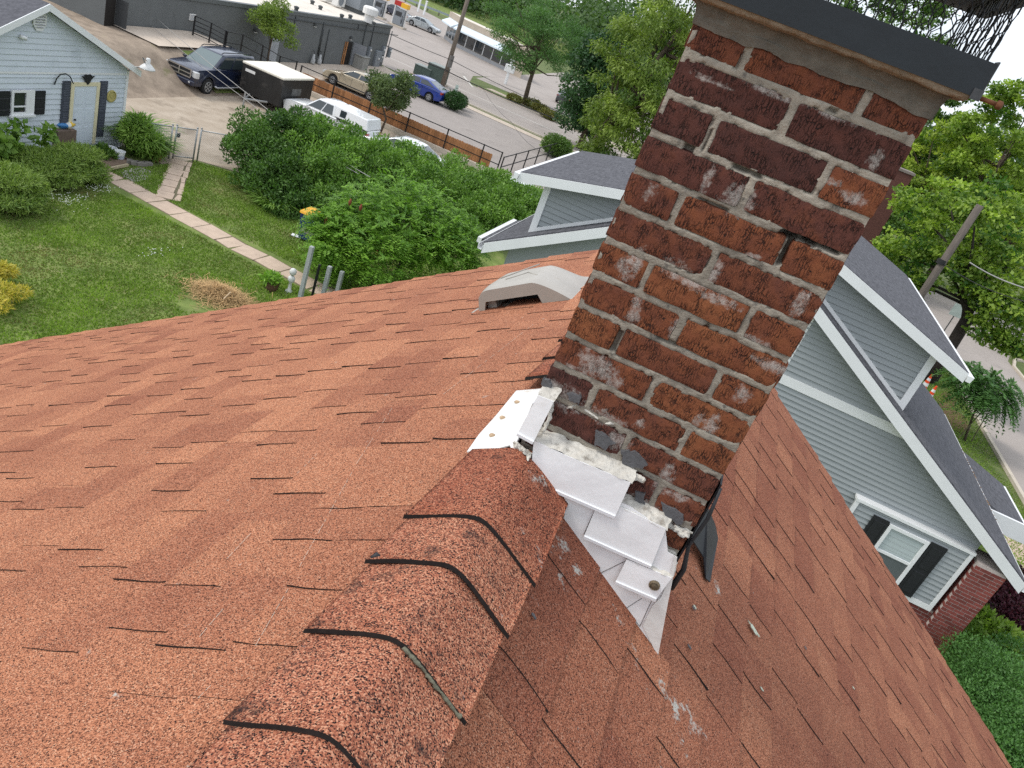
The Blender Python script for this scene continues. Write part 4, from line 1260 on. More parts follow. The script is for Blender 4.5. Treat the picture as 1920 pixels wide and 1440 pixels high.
# openings are shallow recesses framed proud of the wall
mb = MB(); mb.box(BX - 12, BX - .25, 31.3, 59.0, BT - .018, BT + .03); croof = part('roof', mb, M_membrane, com)
mb = MB(); mb.box(BX - .24, BX + .06, 30.9, 59.3, BT - .16, BT + .05); mb.box(BX - 12, BX - .242, 59.05, 59.3, BT - .16, BT + .05); part('parapet_trim', mb, mat('parapet metal', (.12, .13, .13), .5), croof)


def bx_(px, py, d=0.0):
    p = PX(px, py, BX); return (BX + d, p[1], p[2])


a, b = bx_(518, 64), bx_(508, 116); mb = MB(); mb.box(BX, BX + .04, a[1] - .42, a[1] + .42, .12, a[2]); d1 = part('door', mb, mat('pale steel door', (.33, .35, .37), .45), com)
mb = MB(); mb.box(BX, BX + .03, a[1] - .50, a[1] - .422, .12, a[2] + .07); mb.box(BX, BX + .03, a[1] + .422, a[1] + .50, .12, a[2] + .07); mb.box(BX, BX + .03, a[1] - .42, a[1] + .42, a[2] + .002, a[2] + .07); part('door_frame', mb, M_bgrey, d1)
mb = MB(); mb.box(BX + .041, BX + .06, a[1] - .36, a[1] - .30, 1.05, 1.2); part('handle', mb, M_hvacw, d1)
# opened delivery doors
a = bx_(652, 78); y0 = a[1]; yb0 = bx_(645, 122)[1]
mb = MB(); mb.box(BX + .002, BX + .02, y0 - .35, y0 + .75, .14, a[2]); part('doorway', mb, mat('dark doorway', (.02, .017, .015), .9), com)
mb = MB(); mb.box(BX + .021, BX + .06, y0 - .12, y0 + .02, .14, a[2]); mb.box(BX + .021, BX + .06, y0 - .35, y0 - .27, .14, a[2]); mb.box(BX + .021, BX + .058, y0 - .268, y0 - .122, .85, .95); part('inner_gate', mb, mat('orange timber', (.36, .17, .07), .8, .15, 6), com)
mb = MB(); mb.obox((BX + .52, y0 + .98, .14 + (a[2] - .14) / 2), (.48, .10, 0), (-.004, .022, 0), (0, 0, (a[2] - .14) / 2)); d2 = part('door', mb, M_bdoor, com)
mb = MB(); mb.obox((BX + .52, y0 + .955, .30), (.44, .092, 0), (-.001, .004, 0), (0, 0, .12)); part('kick_plate', mb, M_hvac, d2)
mb = MB(); mb.box(BX + .02, BX + .62, 31.6, 31.66, 1.4, BT - .5); part('door', mb, mat('dark steel leaf', (.055, .058, .06), .5), com)
mb = MB(); mb.box(BX + .002, BX + .03, 30.98, 31.55, 1.38, BT - .45); part('doorway', mb, bpy.data.materials['dark doorway'], com)
# lamps, vents, conduits
for px, py in ((529, 52), (590, 45), (657, 70), (495, 30), (478, 55)):
    p = bx_(px, py); mb = MB(); mb.box(BX + .001, BX + .16, p[1] - .12, p[1] + .12, p[2] - .12, p[2] + .08); wlp = part('wall_lamp', mb, M_pipe, com, bev=.02)
    mb = MB(); mb.box(BX + .03, BX + .14, p[1] - .09, p[1] + .09, p[2] - .16, p[2] - .121); part('lens', mb, M_hvacw, wlp)
p = bx_(360, 32); mb = MB(); mb.box(BX + .001, BX + .05, p[1] - .22, p[1] + .22, p[2] - .16, p[2] + .16); wv = part('wall_vent', mb, M_hvacw, com)
for i in range(4):
    mb = MB(); mb.obox((BX + .055, p[1], p[2] - .11 + i * .07), (.012, 0, -.012), (0, .18, 0), (.003, 0, .006)); part('louvre', mb, M_hvac, wv)
for ptop, pbot in (((554, 30), (545, 82)), ((612, 42), (590, 100)), ((618, 55), (603, 118)), ((607, 55), (595, 105)), ((690, 40), (672, 105)), ((703, 48), (690, 92)), ((735, 58), (722, 108)), ((668, 55), (675, 45))):
    a, b = bx_(*ptop, .05), bx_(*pbot, .05); ym = (a[1] + b[1]) / 2
    mb = MB(); mb.tube([(BX + .05, ym, max(a[2], b[2])), (BX + .05, ym, max(.12, min(a[2], b[2])))], .035, 7); part('conduit', mb, M_pipe, com, smooth=True)
mb = MB(); a, b = bx_(500, 28, .05), bx_(745, 66, .05); mb.tube([a, b], .03, 6); part('conduit', mb, M_pipe, com, smooth=True)
# meters
for px, py in ((580, 118), (592, 120)):
    p = bx_(px, py, .22); mb = MB(); mb.lathe((p[0], p[1], .14), [(.14, 0), (.15, .10), (.15, .30), (.09, .40), (.07, .62), (.03, .64)], 12); gm = part('gas_meter', mb, mat('meter grey', (.42, .43, .43), .5) if 'meter grey' not in bpy.data.materials else bpy.data.materials['meter grey'], com, smooth=True)
    mb = MB(); mb.tube([(p[0], p[1], .76), (p[0], p[1], .95), (BX + .05, p[1] + .15, .95)], .03, 6); part('pipe', mb, M_pipe, gm)
for px, py, w, h in ((703, 118, .42, .95), (716, 96, .18, .4), (690, 96, .14, .35), (728, 98, .14, .35), (712, 108, .2, .3)):
    p = bx_(px, py, 0); mb = MB(); mb.box(BX + .001, BX + .2, p[1] - w, p[1] + w, p[2] - h, p[2] + h); eb = part('meter_box', mb, M_hvac, com, bev=.02)
    mb = MB(); mb.lathe((BX + .2, p[1], p[2] + h * .4), [(.08, 0), (.08, .05), (.05, .09)], 12, 'x'); part('dial', mb, M_hvacw, eb, smooth=True)
mb = MB(); p = PZ(682, 132, .12); mb.box(BX + .35, BX + 1.15, p[1] - .4, p[1] + .45, .122, 1.0); mb.box(BX + .3, BX + 1.2, p[1] - .45, p[1] + .5, 1.002, 1.06)
solo('utility_cabinet', 'boxy grey utility cabinet on the pavement beside the open steel door', 'cabinet', mb, mat('cabinet', (.27, .27, .25), .6), bev=.02)
# rooftop units
def rz(px, py): return PZ(px, py, BT + .03)
p = rz(633, 14); mb = MB(); mb.box(p[0] - .25, p[0] + .25, p[1] - .55, p[1] + .55, p[2] + .12, p[2] + 1.0)
hv = part('fan_unit', mb, M_hvacw, croof, bev=.03)
mb = MB(); mb.lathe((p[0] + .251, p[1] - .1, p[2] + .55), [(.36, 0), (.36, .02), (.30, .025), (.29, .004), (.06, .004), (.05, .02)], 20, 'x'); part('fan_grille', mb, M_hvac, hv)
p = rz(610, 4); mb = MB(); mb.box(p[0] - .3, p[0] + .3, p[1] - .5, p[1] + .5, p[2] + .1, p[2] + .8); part('fan_unit', mb, M_hvacw, croof, bev=.03)
p = rz(665, 22); mb = MB(); mb.box(p[0] - .8, p[0] + .8, p[1] - .9, p[1] + 1.1, p[2] + .3, p[2] + 1.7); hv = part('air_handler', mb, M_hvac, croof, bev=.03)
mb = MB(); mb.box(p[0] - .75, p[0] + .75, p[1] - .85, p[1] + 1.05, p[2], p[2] + .298); part('curb', mb, M_pipe, hv)
mb = MB(); mb.tube([(p[0], p[1] + 1.1, p[2] + 1.1), (p[0], p[1] + 1.7, p[2] + 1.0), (p[0], p[1] + 2.0, p[2] + .6), (p[0], p[1] + 2.05, p[2])], .42, 12); part('duct', mb, M_hvacw, hv, smooth=True)
p = rz(690, 42); mb = MB(); mb.lathe((p[0], p[1], p[2]), [(.35, 0), (.35, .5), (.55, .55), (.55, .95), (.45, 1.05), (.1, 1.1)], 16); part('exhaust_fan', mb, M_hvacw, croof, smooth=False)
for px, py in ((640, 34), (656, 35), (555, 20), (500, 12), (515, 4), (585, 8), (600, 18), (700, 48)):
    p = rz(px, py); mb = MB(); mb.lathe((p[0], p[1], p[2]), [(.13, 0), (.12, .12), (.16, .14), (.16, .24), (.05, .28)], 10); part('roof_pipe', mb, M_pipe, croof, smooth=False)
p = rz(717, 30); mb = MB(); mb.tube([(p[0], p[1], p[2]), (p[0], p[1], p[2] + 1.0)], .03, 6); mb.tube([(p[0], p[1], p[2] + .95), (p[0], p[1] - 1.6, p[2] + .95)], .025, 6); mb.tube([(p[0], p[1] - 1.6, p[2]), (p[0], p[1] - 1.6, p[2] + .97)], .03, 6); part('guard_rail', mb, M_pipe, croof)

# ------------------------------------------------------------------ grey neighbour house
YG, YW = 15.0, 15.35
nh = thing('grey_house', 'grey vinyl-sided house with white rakes and black shutters behind the chimney', 'house', (2, 19, 0))
_a, _b = PY(1500, 545, YG), PY(1915, 1105, YG); _c, _d = PY(905, 466, YG), PY(1140, 436, YG)
mr_ = (_b[2] - _a[2]) / (_b[0] - _a[0]); ml_ = (_d[2] - _c[2]) / (_d[0] - _c[0])
nxr = (_c[2] - ml_ * _c[0] - _a[2] + mr_ * _a[0]) / (mr_ - ml_); nzr = _a[2] + mr_ * (nxr - _a[0])
nxl, nzl, nxe, nze = _c[0], _c[2], _b[0], _b[2]
YB = 24.0


def nroof(x): return nzr + (mr_ if x > nxr else ml_) * (x - nxr)


mb = MB()
wxl, wxr = nxl + .45, PY(1820, 1045, YW)[0]
mb.prism([(wxl, YW + .02, 0), (wxr, YW + .02, 0), (wxr, YW + .02, nroof(wxr) - .05), (nxr, YW + .02, nzr - .05), (wxl, YW + .02, nroof(wxl) - .05)], (0, YB - YW - .5, 0))
nw = part('wall', mb, M_hsid, nh)
zt1, zt2, zsb = 4.36, 2.84, 1.28
nfn = lambda u, z, d: (u, YW + .018 - d, z)


def nrng(z):
    l, r = wxl, wxr
    l = max(l, nxr + (z - nzr) / ml_ + .02); r = min(r, nxr + (z - nzr) / mr_ - .02)
    return (max(l, 1.2 if z > 3.0 else 2.6), r)      # the part hidden behind the chimney and own roof is left plain


siding(nw, nfn, zsb, zt1, .114, nrng, M_hsid)
siding(nw, nfn, zt1 + .20, nzr - .1, .114, nrng, M_hsid)
mb = MB(); l, r = nrng(zt1 + .1); mb.box(l - 1.4, r, YW - .030, YW + .02, zt1 + .002, zt1 + .198); part('band_board', mb, M_trim, nh)
a = PY(1512, 640, YW); mb = MB(); mb.box(a[0] - .22, a[0] - .08, YW - .008, YW + .02, zt1 + .2, zt1 + 1.5); part('corner_board', mb, M_trim, nh)
# lower bay that stands slightly proud
bl, br = PY(1607, 940, YW - .2)[0], PY(1820, 1045, YW - .2)[0]
mb = MB(); mb.box(bl, br, YW - .18, YW + .016, zsb, zt2 + .0); bay = part('bay', mb, M_hsid, nh)
siding(bay, lambda u, z, d: (u, YW - .18 - d, z), zsb + .14, zt2, .114, lambda z: (bl, br), M_hsid)
mb = MB(); mb.box(bl - .04, br + .04, YW - .24, YW + .014, zt2 + .002, zt2 + .06); mb.box(bl - .03, bl + .05, YW - .225, YW - .182, zt2 - .45, zt2); mb.box(br - .05, br + .03, YW - .225, YW - .182, zsb, zt2); mb.box(bl + .051, br - .051, YW - .22, YW - .181, zsb, zsb + .13); part('bay_trim', mb, M_trim, bay)
# window
yw = YW - .20
w0, w1 = PY(1668, 982, yw)[0], PY(1742, 1018, yw)[0]; z1w, z0w = PY(1705, 998, yw)[2], PY(1680, 1103, yw)[2]
mb = MB(); t = .07
mb.box(w0, w1, yw - .05, yw + .01, z1w - t, z1w); mb.box(w0, w1, yw - .05, yw + .01, z0w, z0w + t); mb.box(w0, w0 + t, yw - .05, yw + .01, z0w + t, z1w - t); mb.box(w1 - t, w1, yw - .05, yw + .01, z0w + t, z1w - t)
nwin = part('window', mb, M_trim, nh)
zm = (z0w + z1w) / 2
mb = MB(); mb.box(w0 + t, w1 - t, yw - .035, yw - .006, zm - .03, zm + .03); part('rail', mb, M_trim, nwin)
mb = MB(); mb.box(w0 + t, w1 - t, yw - .012, yw - .002, zm + .03, z1w - t); part('blind', mb, mat('blind slats', (.44, .50, .50), .6, .12, 1, stretch=(.1, .1, 40)), nwin)
mb = MB(); mb.box(w0 + t, w1 - t, yw - .018, yw - .008, z0w + t, zm - .03); part('pane', mb, mat('insect screen', (.10, .115, .12), .45, .06, 3, spec=.6), nwin)
shutter_w = .33


def nshutter(x0, x1):
    mb = MB(); mb.box(x0, x1, yw - .045, yw - .005, z0w - .03, z1w + .03); s = part('shutter', mb, M_black, nh)
    for a, b in ((z0w + .05, zm - .05), (zm + .05, z1w - .05)):
        mb = MB(); mb.box(x0 + .06, x1 - .06, yw - .058, yw - .046, a, b); part('panel', mb, M_black, s, bev=.01)


nshutter(w0 - shutter_w - .02, w0 - .02); nshutter(w1 + .02, w1 + shutter_w + .02)
# brick pier and base, brick by brick
M_nmort = mat('pale mortar', (.46, .40, .37), .95, .1, 20)
M_nbrick = mat('dark red brick', (.20, .052, .042), .85, .25, 30, bump=.4, bscale=90, tone=.3)
px0, px1, pyf, pyb = wxr + .03, wxr + .62, YG + .03, YW + .35
ztopb = zt2 - .06
mb = MB(); mb.box(px0 + .006, px1 - .006, pyf + .006, pyb - .006, 0, ztopb); mb.box(wxl, px0 + .002, YW - .15, YW + .012, 0, zsb - .004); bw = part('brick_pier', mb, M_nmort, nh)
ex = .082; z = .02; k = 0
bmesh_cache = {}
while z + .06 < ztopb:
    off = 0 if k % 2 else -.105
    if z > .45:
        for u0 in np.arange(px0 + off, px1, .21):
            a, b = max(px0, u0), min(px1, u0 + .198)
            if b - a > .03:
                mb = MB(); mb.box(a, b, pyf - .002, pyf + .03, z, z + .068, tone=rr.random() * .8 + .1); part('brick', mb, M_nbrick, bw)
        for u0 in np.arange(pyf + .032 - off, pyb, .21):
            a, b = max(pyf + .032, u0), min(pyb, u0 + .198)
            if b - a > .03:
                mb = MB(); mb.box(px0 - .002, px0 + .03, a, b, z, z + .068, tone=rr.random() * .8 + .1); part('brick', mb, M_nbrick, bw)
        if z + .07 < zsb - .01:
            for u0 in np.arange(5.4 + off, px0 - .01, .21):
                a, b = u0, min(px0 - .012, u0 + .198)
                if b - a > .03:
                    mb = MB(); mb.box(a, b, YW - .158, YW - .13, z, z + .068, tone=rr.random() * .8 + .1); part('brick', mb, M_nbrick, bw)
    z += ex; k += 1
# main roof
mb = MB(); th = .14


def slab(mb, x0, z0, x1, z1, y0, y1, t):
    mb.prism([(x0, y0, z0), (x1, y0, z1), (x1, y0, z1 - t), (x0, y0, z0 - t)], (0, y1 - y0, 0))


M_rooff = mat('charcoal shingle courses', (.078, .079, .090), .95, .3, 2.2, bump=.5, bscale=50, stretch=(7, 2.2, 7), col2=(.125, .125, .138))
slab(mb, nxr, nzr + .16, nxl - .02, nroof(nxl - .02) + .16, YG + .01, YB, th); slab(mb, nxr, nzr + .16, nxe + .02, nroof(nxe + .02) + .16, YG + .01, YB, th)
nr_ = part('roof', mb, M_rooff, nh)
mb = MB()
for xe in (nxl, nxe):
    mb.prism([(nxr, YG, nzr + .13), (xe, YG, nroof(xe) + .13), (xe, YG, nroof(xe) - .10), (nxr, YG, nzr - .10)], (0, -.025, 0))
    mb.prism([(nxr, YG + .009, nzr + .008), (xe, YG + .009, nroof(xe) + .008), (xe, YG + .009, nroof(xe) - .02), (nxr, YG + .009, nzr - .02)], (0, YW - YG + .01, 0))
part('rake_board', mb, M_trim, nr_)
mb = MB()
for xe, sx in ((nxl, -1), (nxe, 1)):
    z = nroof(xe) + .02; x = xe + sx * .06
    pts = [(x - .055, z + .06), (x - .045, z - .05), (x + .045, z - .05), (x + .065, z + .06), (x + .055, z + .06), (x + .038, z - .038), (x - .038, z - .038), (x - .045, z + .06)]
    mb.prism([(a, YG - .03, b) for a, b in pts], (0, YB - YG, 0))
part('gutter', mb, M_trim, nr_)
# leaf litter lying in the right gutter
mb = MB()
for i in range(260):
    y = 16.5 + rr.random() * 5; x = nxe + .02 + rr.random() * .10; z = nroof(nxe) + .06 + rr.random() * .03; s = .02 + rr.random() * .02
    mb.add([(x - s, y - s, z), (x + s, y - s * .4, z + .01), (x + s * .4, y + s, z), (x - s, y + s * .6, z + .012)], [(0, 1, 2, 3)])
part('leaf_litter', mb, mat('dead leaves', (.20, .12, .06), .9, .4, 20), nr_, kind='stuff')
# shed dormers on both slopes
YD, YC = 15.22, 15.62


def dormer(pa, pb, pct, pcb, yend, side):
    a, b = PY(*pa, YD), PY(*pb, YD)          # near-ridge point and eave point on the dormer rake
    m = (b[2] - a[2]) / (b[0] - a[0]); z0 = b[2] + m * (nxr - b[0])
    f = lambda x: z0 + m * (x - nxr)
    ct = PY(*pct, YC); xc = ct[0]
    mb = MB(); slab(mb, nxr, z0 + .15, b[0], f(b[0]) + .15, YD, yend, .10); dr_ = part('dormer_roof', mb, M_rooff, nh)
    mb = MB(); mb.prism([(nxr, YD - .002, z0 + .135), (b[0], YD - .002, f(b[0]) + .135), (b[0], YD - .002, f(b[0]) - .06), (nxr, YD - .002, z0 - .06)], (0, -.025, 0))
    mb.prism([(nxr, YD, z0 + .045), (b[0], YD, f(b[0]) + .045), (b[0], YD, f(b[0]) + .02), (nxr, YD, z0 + .02)], (0, yend - YD - .05, 0))
    part('fascia', mb, M_trim, dr_)
    mb = MB(); x = b[0] + side * .055; z = f(b[0]) + .05
    pts = [(x - .055, z + .06), (x - .04, z - .06), (x + .04, z - .06), (x + .06, z + .06)]
    mb.prism([(q, YD - .06, w) for q, w in pts], (0, yend - YD, 0)); part('gutter', mb, M_trim, dr_)
    mb = MB(); zb = nroof(xc) + .1
    xa = nxr + side * .3
    mb.prism([(xa, YC, f(xa) + .02), (xc, YC, f(xc) + .02), (xc, YC, zb - .2), (xa, YC, nroof(xa) - .1)], (0, yend - YC - .4, 0)); ck = part('dormer_wall', mb, M_hsid, nh)

    def rng(z):
        # the cheek lies between main roof and dormer roof
        e1 = nxr + side * abs((z - nzr - .14) / (mr_ if side > 0 else ml_)); e2 = nxr + (z - z0 - .02) / m
        e1 = min(abs(e1 - nxr), abs(xc - nxr)) ; e2 = min(abs(e2 - nxr), abs(xc - nxr)) if z < z0 else 0
        lo, hi = e1, abs(xc - nxr)
        hi2 = abs((z - z0 - .02) / m)
        lo, hi = max(0.3, e1), min(hi, hi2)
        if hi < lo: hi = lo
        p, q = nxr + side * lo, nxr + side * hi
        return (min(p, q), max(p, q))
    siding(ck, lambda u, z, d: (u, YC - .002 - d, z), zb + .02, f(xa), .114, rng, M_hsid)
    mb = MB(); w = .07; mb.box(xc - w, xc + w, YC - .05, YC + .02, zb - .06, f(xc) + .02)
    p0 = (xc, YC - .036, nroof(xc) + .20); p1 = (nxr + side * .4, YC - .036, nroof(nxr + side * .4) + .20); mb.bar(p0, p1, .03, .07, (0, 0, 1)); part('corner_board', mb, M_trim, ck)


dormer((1583, 515), (1808, 712), (1743, 680), (1693, 752), 23.4, 1)
dormer((1172, 370), (972, 335), (1027, 355), (997, 432), 20.6, -1)
mb = MB(); pA = PZ(905, 447, 4.35); pB = PZ(968, 413, 4.35)
slab(mb, pA[0] + 1.2, 4.95, pA[0], 4.35, pA[1], pB[1], .1); pr_ = part('porch_roof', mb, M_rooff, nh)
mb = MB(); mb.box(pA[0] - .1, pA[0] - .002, pA[1] - .05, pB[1], 4.24, 4.36); part('gutter', mb, M_trim, pr_)
mb = MB(); slab(mb, nxe + .15, nze + .05, nxe + 1.5, nze - .35, 18.6, 21.5, .1); pr_ = part('porch_roof', mb, M_rooff, nh)
mb = MB(); mb.box(nxe + .2, nxe + 1.55, 18.52, 18.598, nze - .5, nze - .06); mb.box(nxe + 1.502, nxe + 1.6, 18.5, 21.5, nze - .5, nze - .38); part('fascia', mb, M_trim, pr_)
# a brick stack further back among the trees
a, b = PY(1625, 345, 44.0), PY(1704, 345, 44.0); zt_ = PY(1692, 322, 44.0)[2]
bs_ = thing('brick_stack', 'dark red brick chimney stack of a house hidden among the trees', 'chimney', ((a[0] + b[0]) / 2, 44.5, 0))
mb = MB(); mb.box(a[0], b[0], 44, 45.2, 0, zt_); part('stack', mb, mat('far brick', (.11, .045, .036), .9, .3, 3, stretch=(3, 3, 14)), bs_)
mb = MB(); mb.box(a[0] - .06, b[0] + .06, 43.94, 45.26, zt_ + .002, zt_ + .12); part('coping', mb, mat('stack coping', (.2, .17, .15), .9), bs_)

# ------------------------------------------------------------------ fences and rails
M_cedar = mat('cedar board', (.36, .165, .07), .8, .2, 3, stretch=(6, 6, 1), tone=.25)
M_iron = mat('black iron', (.014, .014, .015), .5, .1, 10)
wf = thing('board_fence', 'low orange cedar board fence between the hedge and the parking lot', 'fence', (-18, 41, 0))
FY = 41.0
x = -24.6; i = 0
while x < -12.55:
    mb = MB(); t_ = rr.random(); h = .98 + rr.uniform(-.015, .015)
    mb.prism([(x, FY, .05), (x + .142, FY, .05), (x + .142, FY, h - .04), (x + .115, FY, h), (x + .027, FY, h), (x, FY, h - .04)], (0, .02, 0), tone=t_)
    part('board', mb, M_cedar, wf); x += .148
for z in (.3, .8):
    mb = MB(); mb.box(-24.6, -12.5, FY + .022, FY + .06, z, z + .08); part('rail', mb, M_cedar, wf)
rw = sheet('retaining_edge', [(-24.8, FY - .35), (-9.5, FY - .35), (-9.5, FY - .1), (-24.8, FY - .1)], .25, M_kerb, .25)
ir = thing('iron_railing', 'black iron railing running in front of the cedar fence', 'railing', (-18, FY - .22, .25))
xs_ = [-24.6, -22.4, -20.0, -17.6, -15.2, -13.0, -11.9]
for x in xs_:
    mb = MB(); mb.box(x - .03, x + .03, FY - .25, FY - .19, .25, 1.36); part('post', mb, M_iron, ir)
for a, b in zip(xs_, xs_[1:]):
    for z in (.62, 1.30):
        mb = MB(); mb.box(a + .031, b - .031, FY - .24, FY - .20, z, z + .045); part('rail', mb, M_iron, ir)
ir = thing('iron_handrail', 'black iron handrail of thin posts along the near side of the empty lot', 'railing', (-11.8, 48, 0))
ys_ = [41.0, 43.2, 45.6, 48.0, 50.6, 53.2]
for y in ys_:
    mb = MB(); mb.box(-11.83, -11.77, y - .03, y + .03, 0, 1.12); part('post', mb, M_iron, ir)
for a, b in zip(ys_, ys_[1:]):
    for z in (.5, 1.06):
        mb = MB(); mb.box(-11.82, -11.78, a + .031, b - .031, z, z + .045); part('rail', mb, M_iron, ir)
# ramp railings by the commercial building
for lab, pts, hts in (('black iron railing at the corner of the raised landing behind the SUV', ((-26.3, 36.2), (-26.3, 37.5), (-26.3, 39.4), (-26.3, 41.2), (-26.3, 43.0)), 1.0), ('short black iron railing crossing the raised landing beside the small tree', ((-26.35, 36.15), (-27.2, 36.1), (-28.2, 36.1)), 1.0)):
    ir = thing('landing_railing', lab, 'railing', (pts[0][0], pts[0][1], bz(*pts[0])))
    for x, y in pts:
        z = bz(x, y); mb = MB(); mb.box(x - .03, x + .03, y - .03, y + .03, z - .05, z + 1.05); part('post', mb, M_iron, ir)
    for (xa, ya), (xb, yb) in zip(pts, pts[1:]):
        for h in (.2, .4, .6, .8, 1.02) if 'short' in lab else (.5, 1.02):
            mb = MB(); mb.bar((xa, ya, bz(xa, ya) + h), (xb, yb, bz(xb, yb) + h), .03, .035); part('rail', mb, M_iron, ir)
# chain-link gate and fence
M_galv = mat('galvanised steel', (.36, .37, .37), .45, .15, 15, metal=.4)


def chain(name, label, p0, p1, h, gate=False, cat='fence'):
    p0, p1 = Vector((p0[0], p0[1], 0)), Vector((p1[0], p1[1], 0)); d = p1 - p0; L_ = d.length; d.normalize()
    t = thing(name, label, cat, tuple((p0 + p1) / 2))
    for q, e in ((p0, 1), (p1, -1)):
        mb = MB(); mb.tube([q + d * .03 * e, q + d * .03 * e + Vector((0, 0, h))], .030, 8); mb.lathe(q + d * .03 * e + Vector((0, 0, h)), [(.036, 0), (.03, .03), (.01, .045)], 8); part('post', mb, M_galv, t, smooth=True)
    for z in ((.12, h - .06) if gate else (h - .06,)):
        mb = MB(); mb.tube([p0 + d * .03 + Vector((0, 0, z)), p1 - d * .03 + Vector((0, 0, z))], .022, 8); part('rail', mb, M_galv, t, smooth=True)
    mb = MB(); n = int(L_ / .075)
    z0, z1 = .08, h - .08
    for i in range(-int((z1 - z0) / .075), n + 1):
        for s in (1, -1):
            u0, u1 = i * .075, i * .075 + (z1 - z0)
            za, zb = (z0, z1) if s > 0 else (z1, z0)
            if u0 < 0: za = za + s * (0 - u0); u0 = 0
            if u1 > L_: zb = zb - s * (u1 - L_); u1 = L_
            if u1 - u0 > .03: mb.tube([p0 + d * u0 + Vector((0, 0, za)), p0 + d * u1 + Vector((0, 0, zb))], .0035, 3, cap=False)
    part('wire_net', mb, M_galv, t, kind='stuff')
    return t


g0, g1 = PZ(322, 298), PZ(363, 303)
gt = chain('garden_gate', 'small chain-link gate at the end of the stone path', (g0[0], g0[1]), (g1[0], g1[1]), 1.22, True, 'gate')
mb = MB(); mb.box(g0[0] - .03, g0[0] + .03, g0[1] + .12, g0[1] + .24, .78, .92); part('latch', mb, M_iron, gt)
chain('chain_link_fence', 'chain-link fence panel running from the gate towards the dark hedge', (g1[0] + .02, g1[1] + .1), (-16.0, 26.4), 1.22)
chain('chain_link_fence', 'chain-link fence panel between the garage bush and the gate', (-18.75, 22.45), (g0[0] - .02, g0[1] - .1), 1.22)

# ------------------------------------------------------------------ vehicles
M_tyre = mat('tyre rubber', (.018, .018, .019), .85, .15, 20)
M_rim = mat('alloy rim', (.42, .43, .44), .35, .08, 10, metal=.6)
M_chrome = mat('chrome', (.60, .61, .62), .15, .03, 10, metal=.9)
M_cglass = glass('car glass', (.025, .035, .038), .03)
M_wglass = glass('windscreen', (.11, .15, .15), .03)
M_dark = mat('dark trim', (.02, .02, .021), .6, .1, 10)
M_lamp = glass('lamp lens', (.55, .56, .56), .08)
M_red = glass('tail lens', (.30, .02, .015), .15)


def paint(name, c): return mat(name, c, .28, .02, 2, spec=.5, coat=.8)


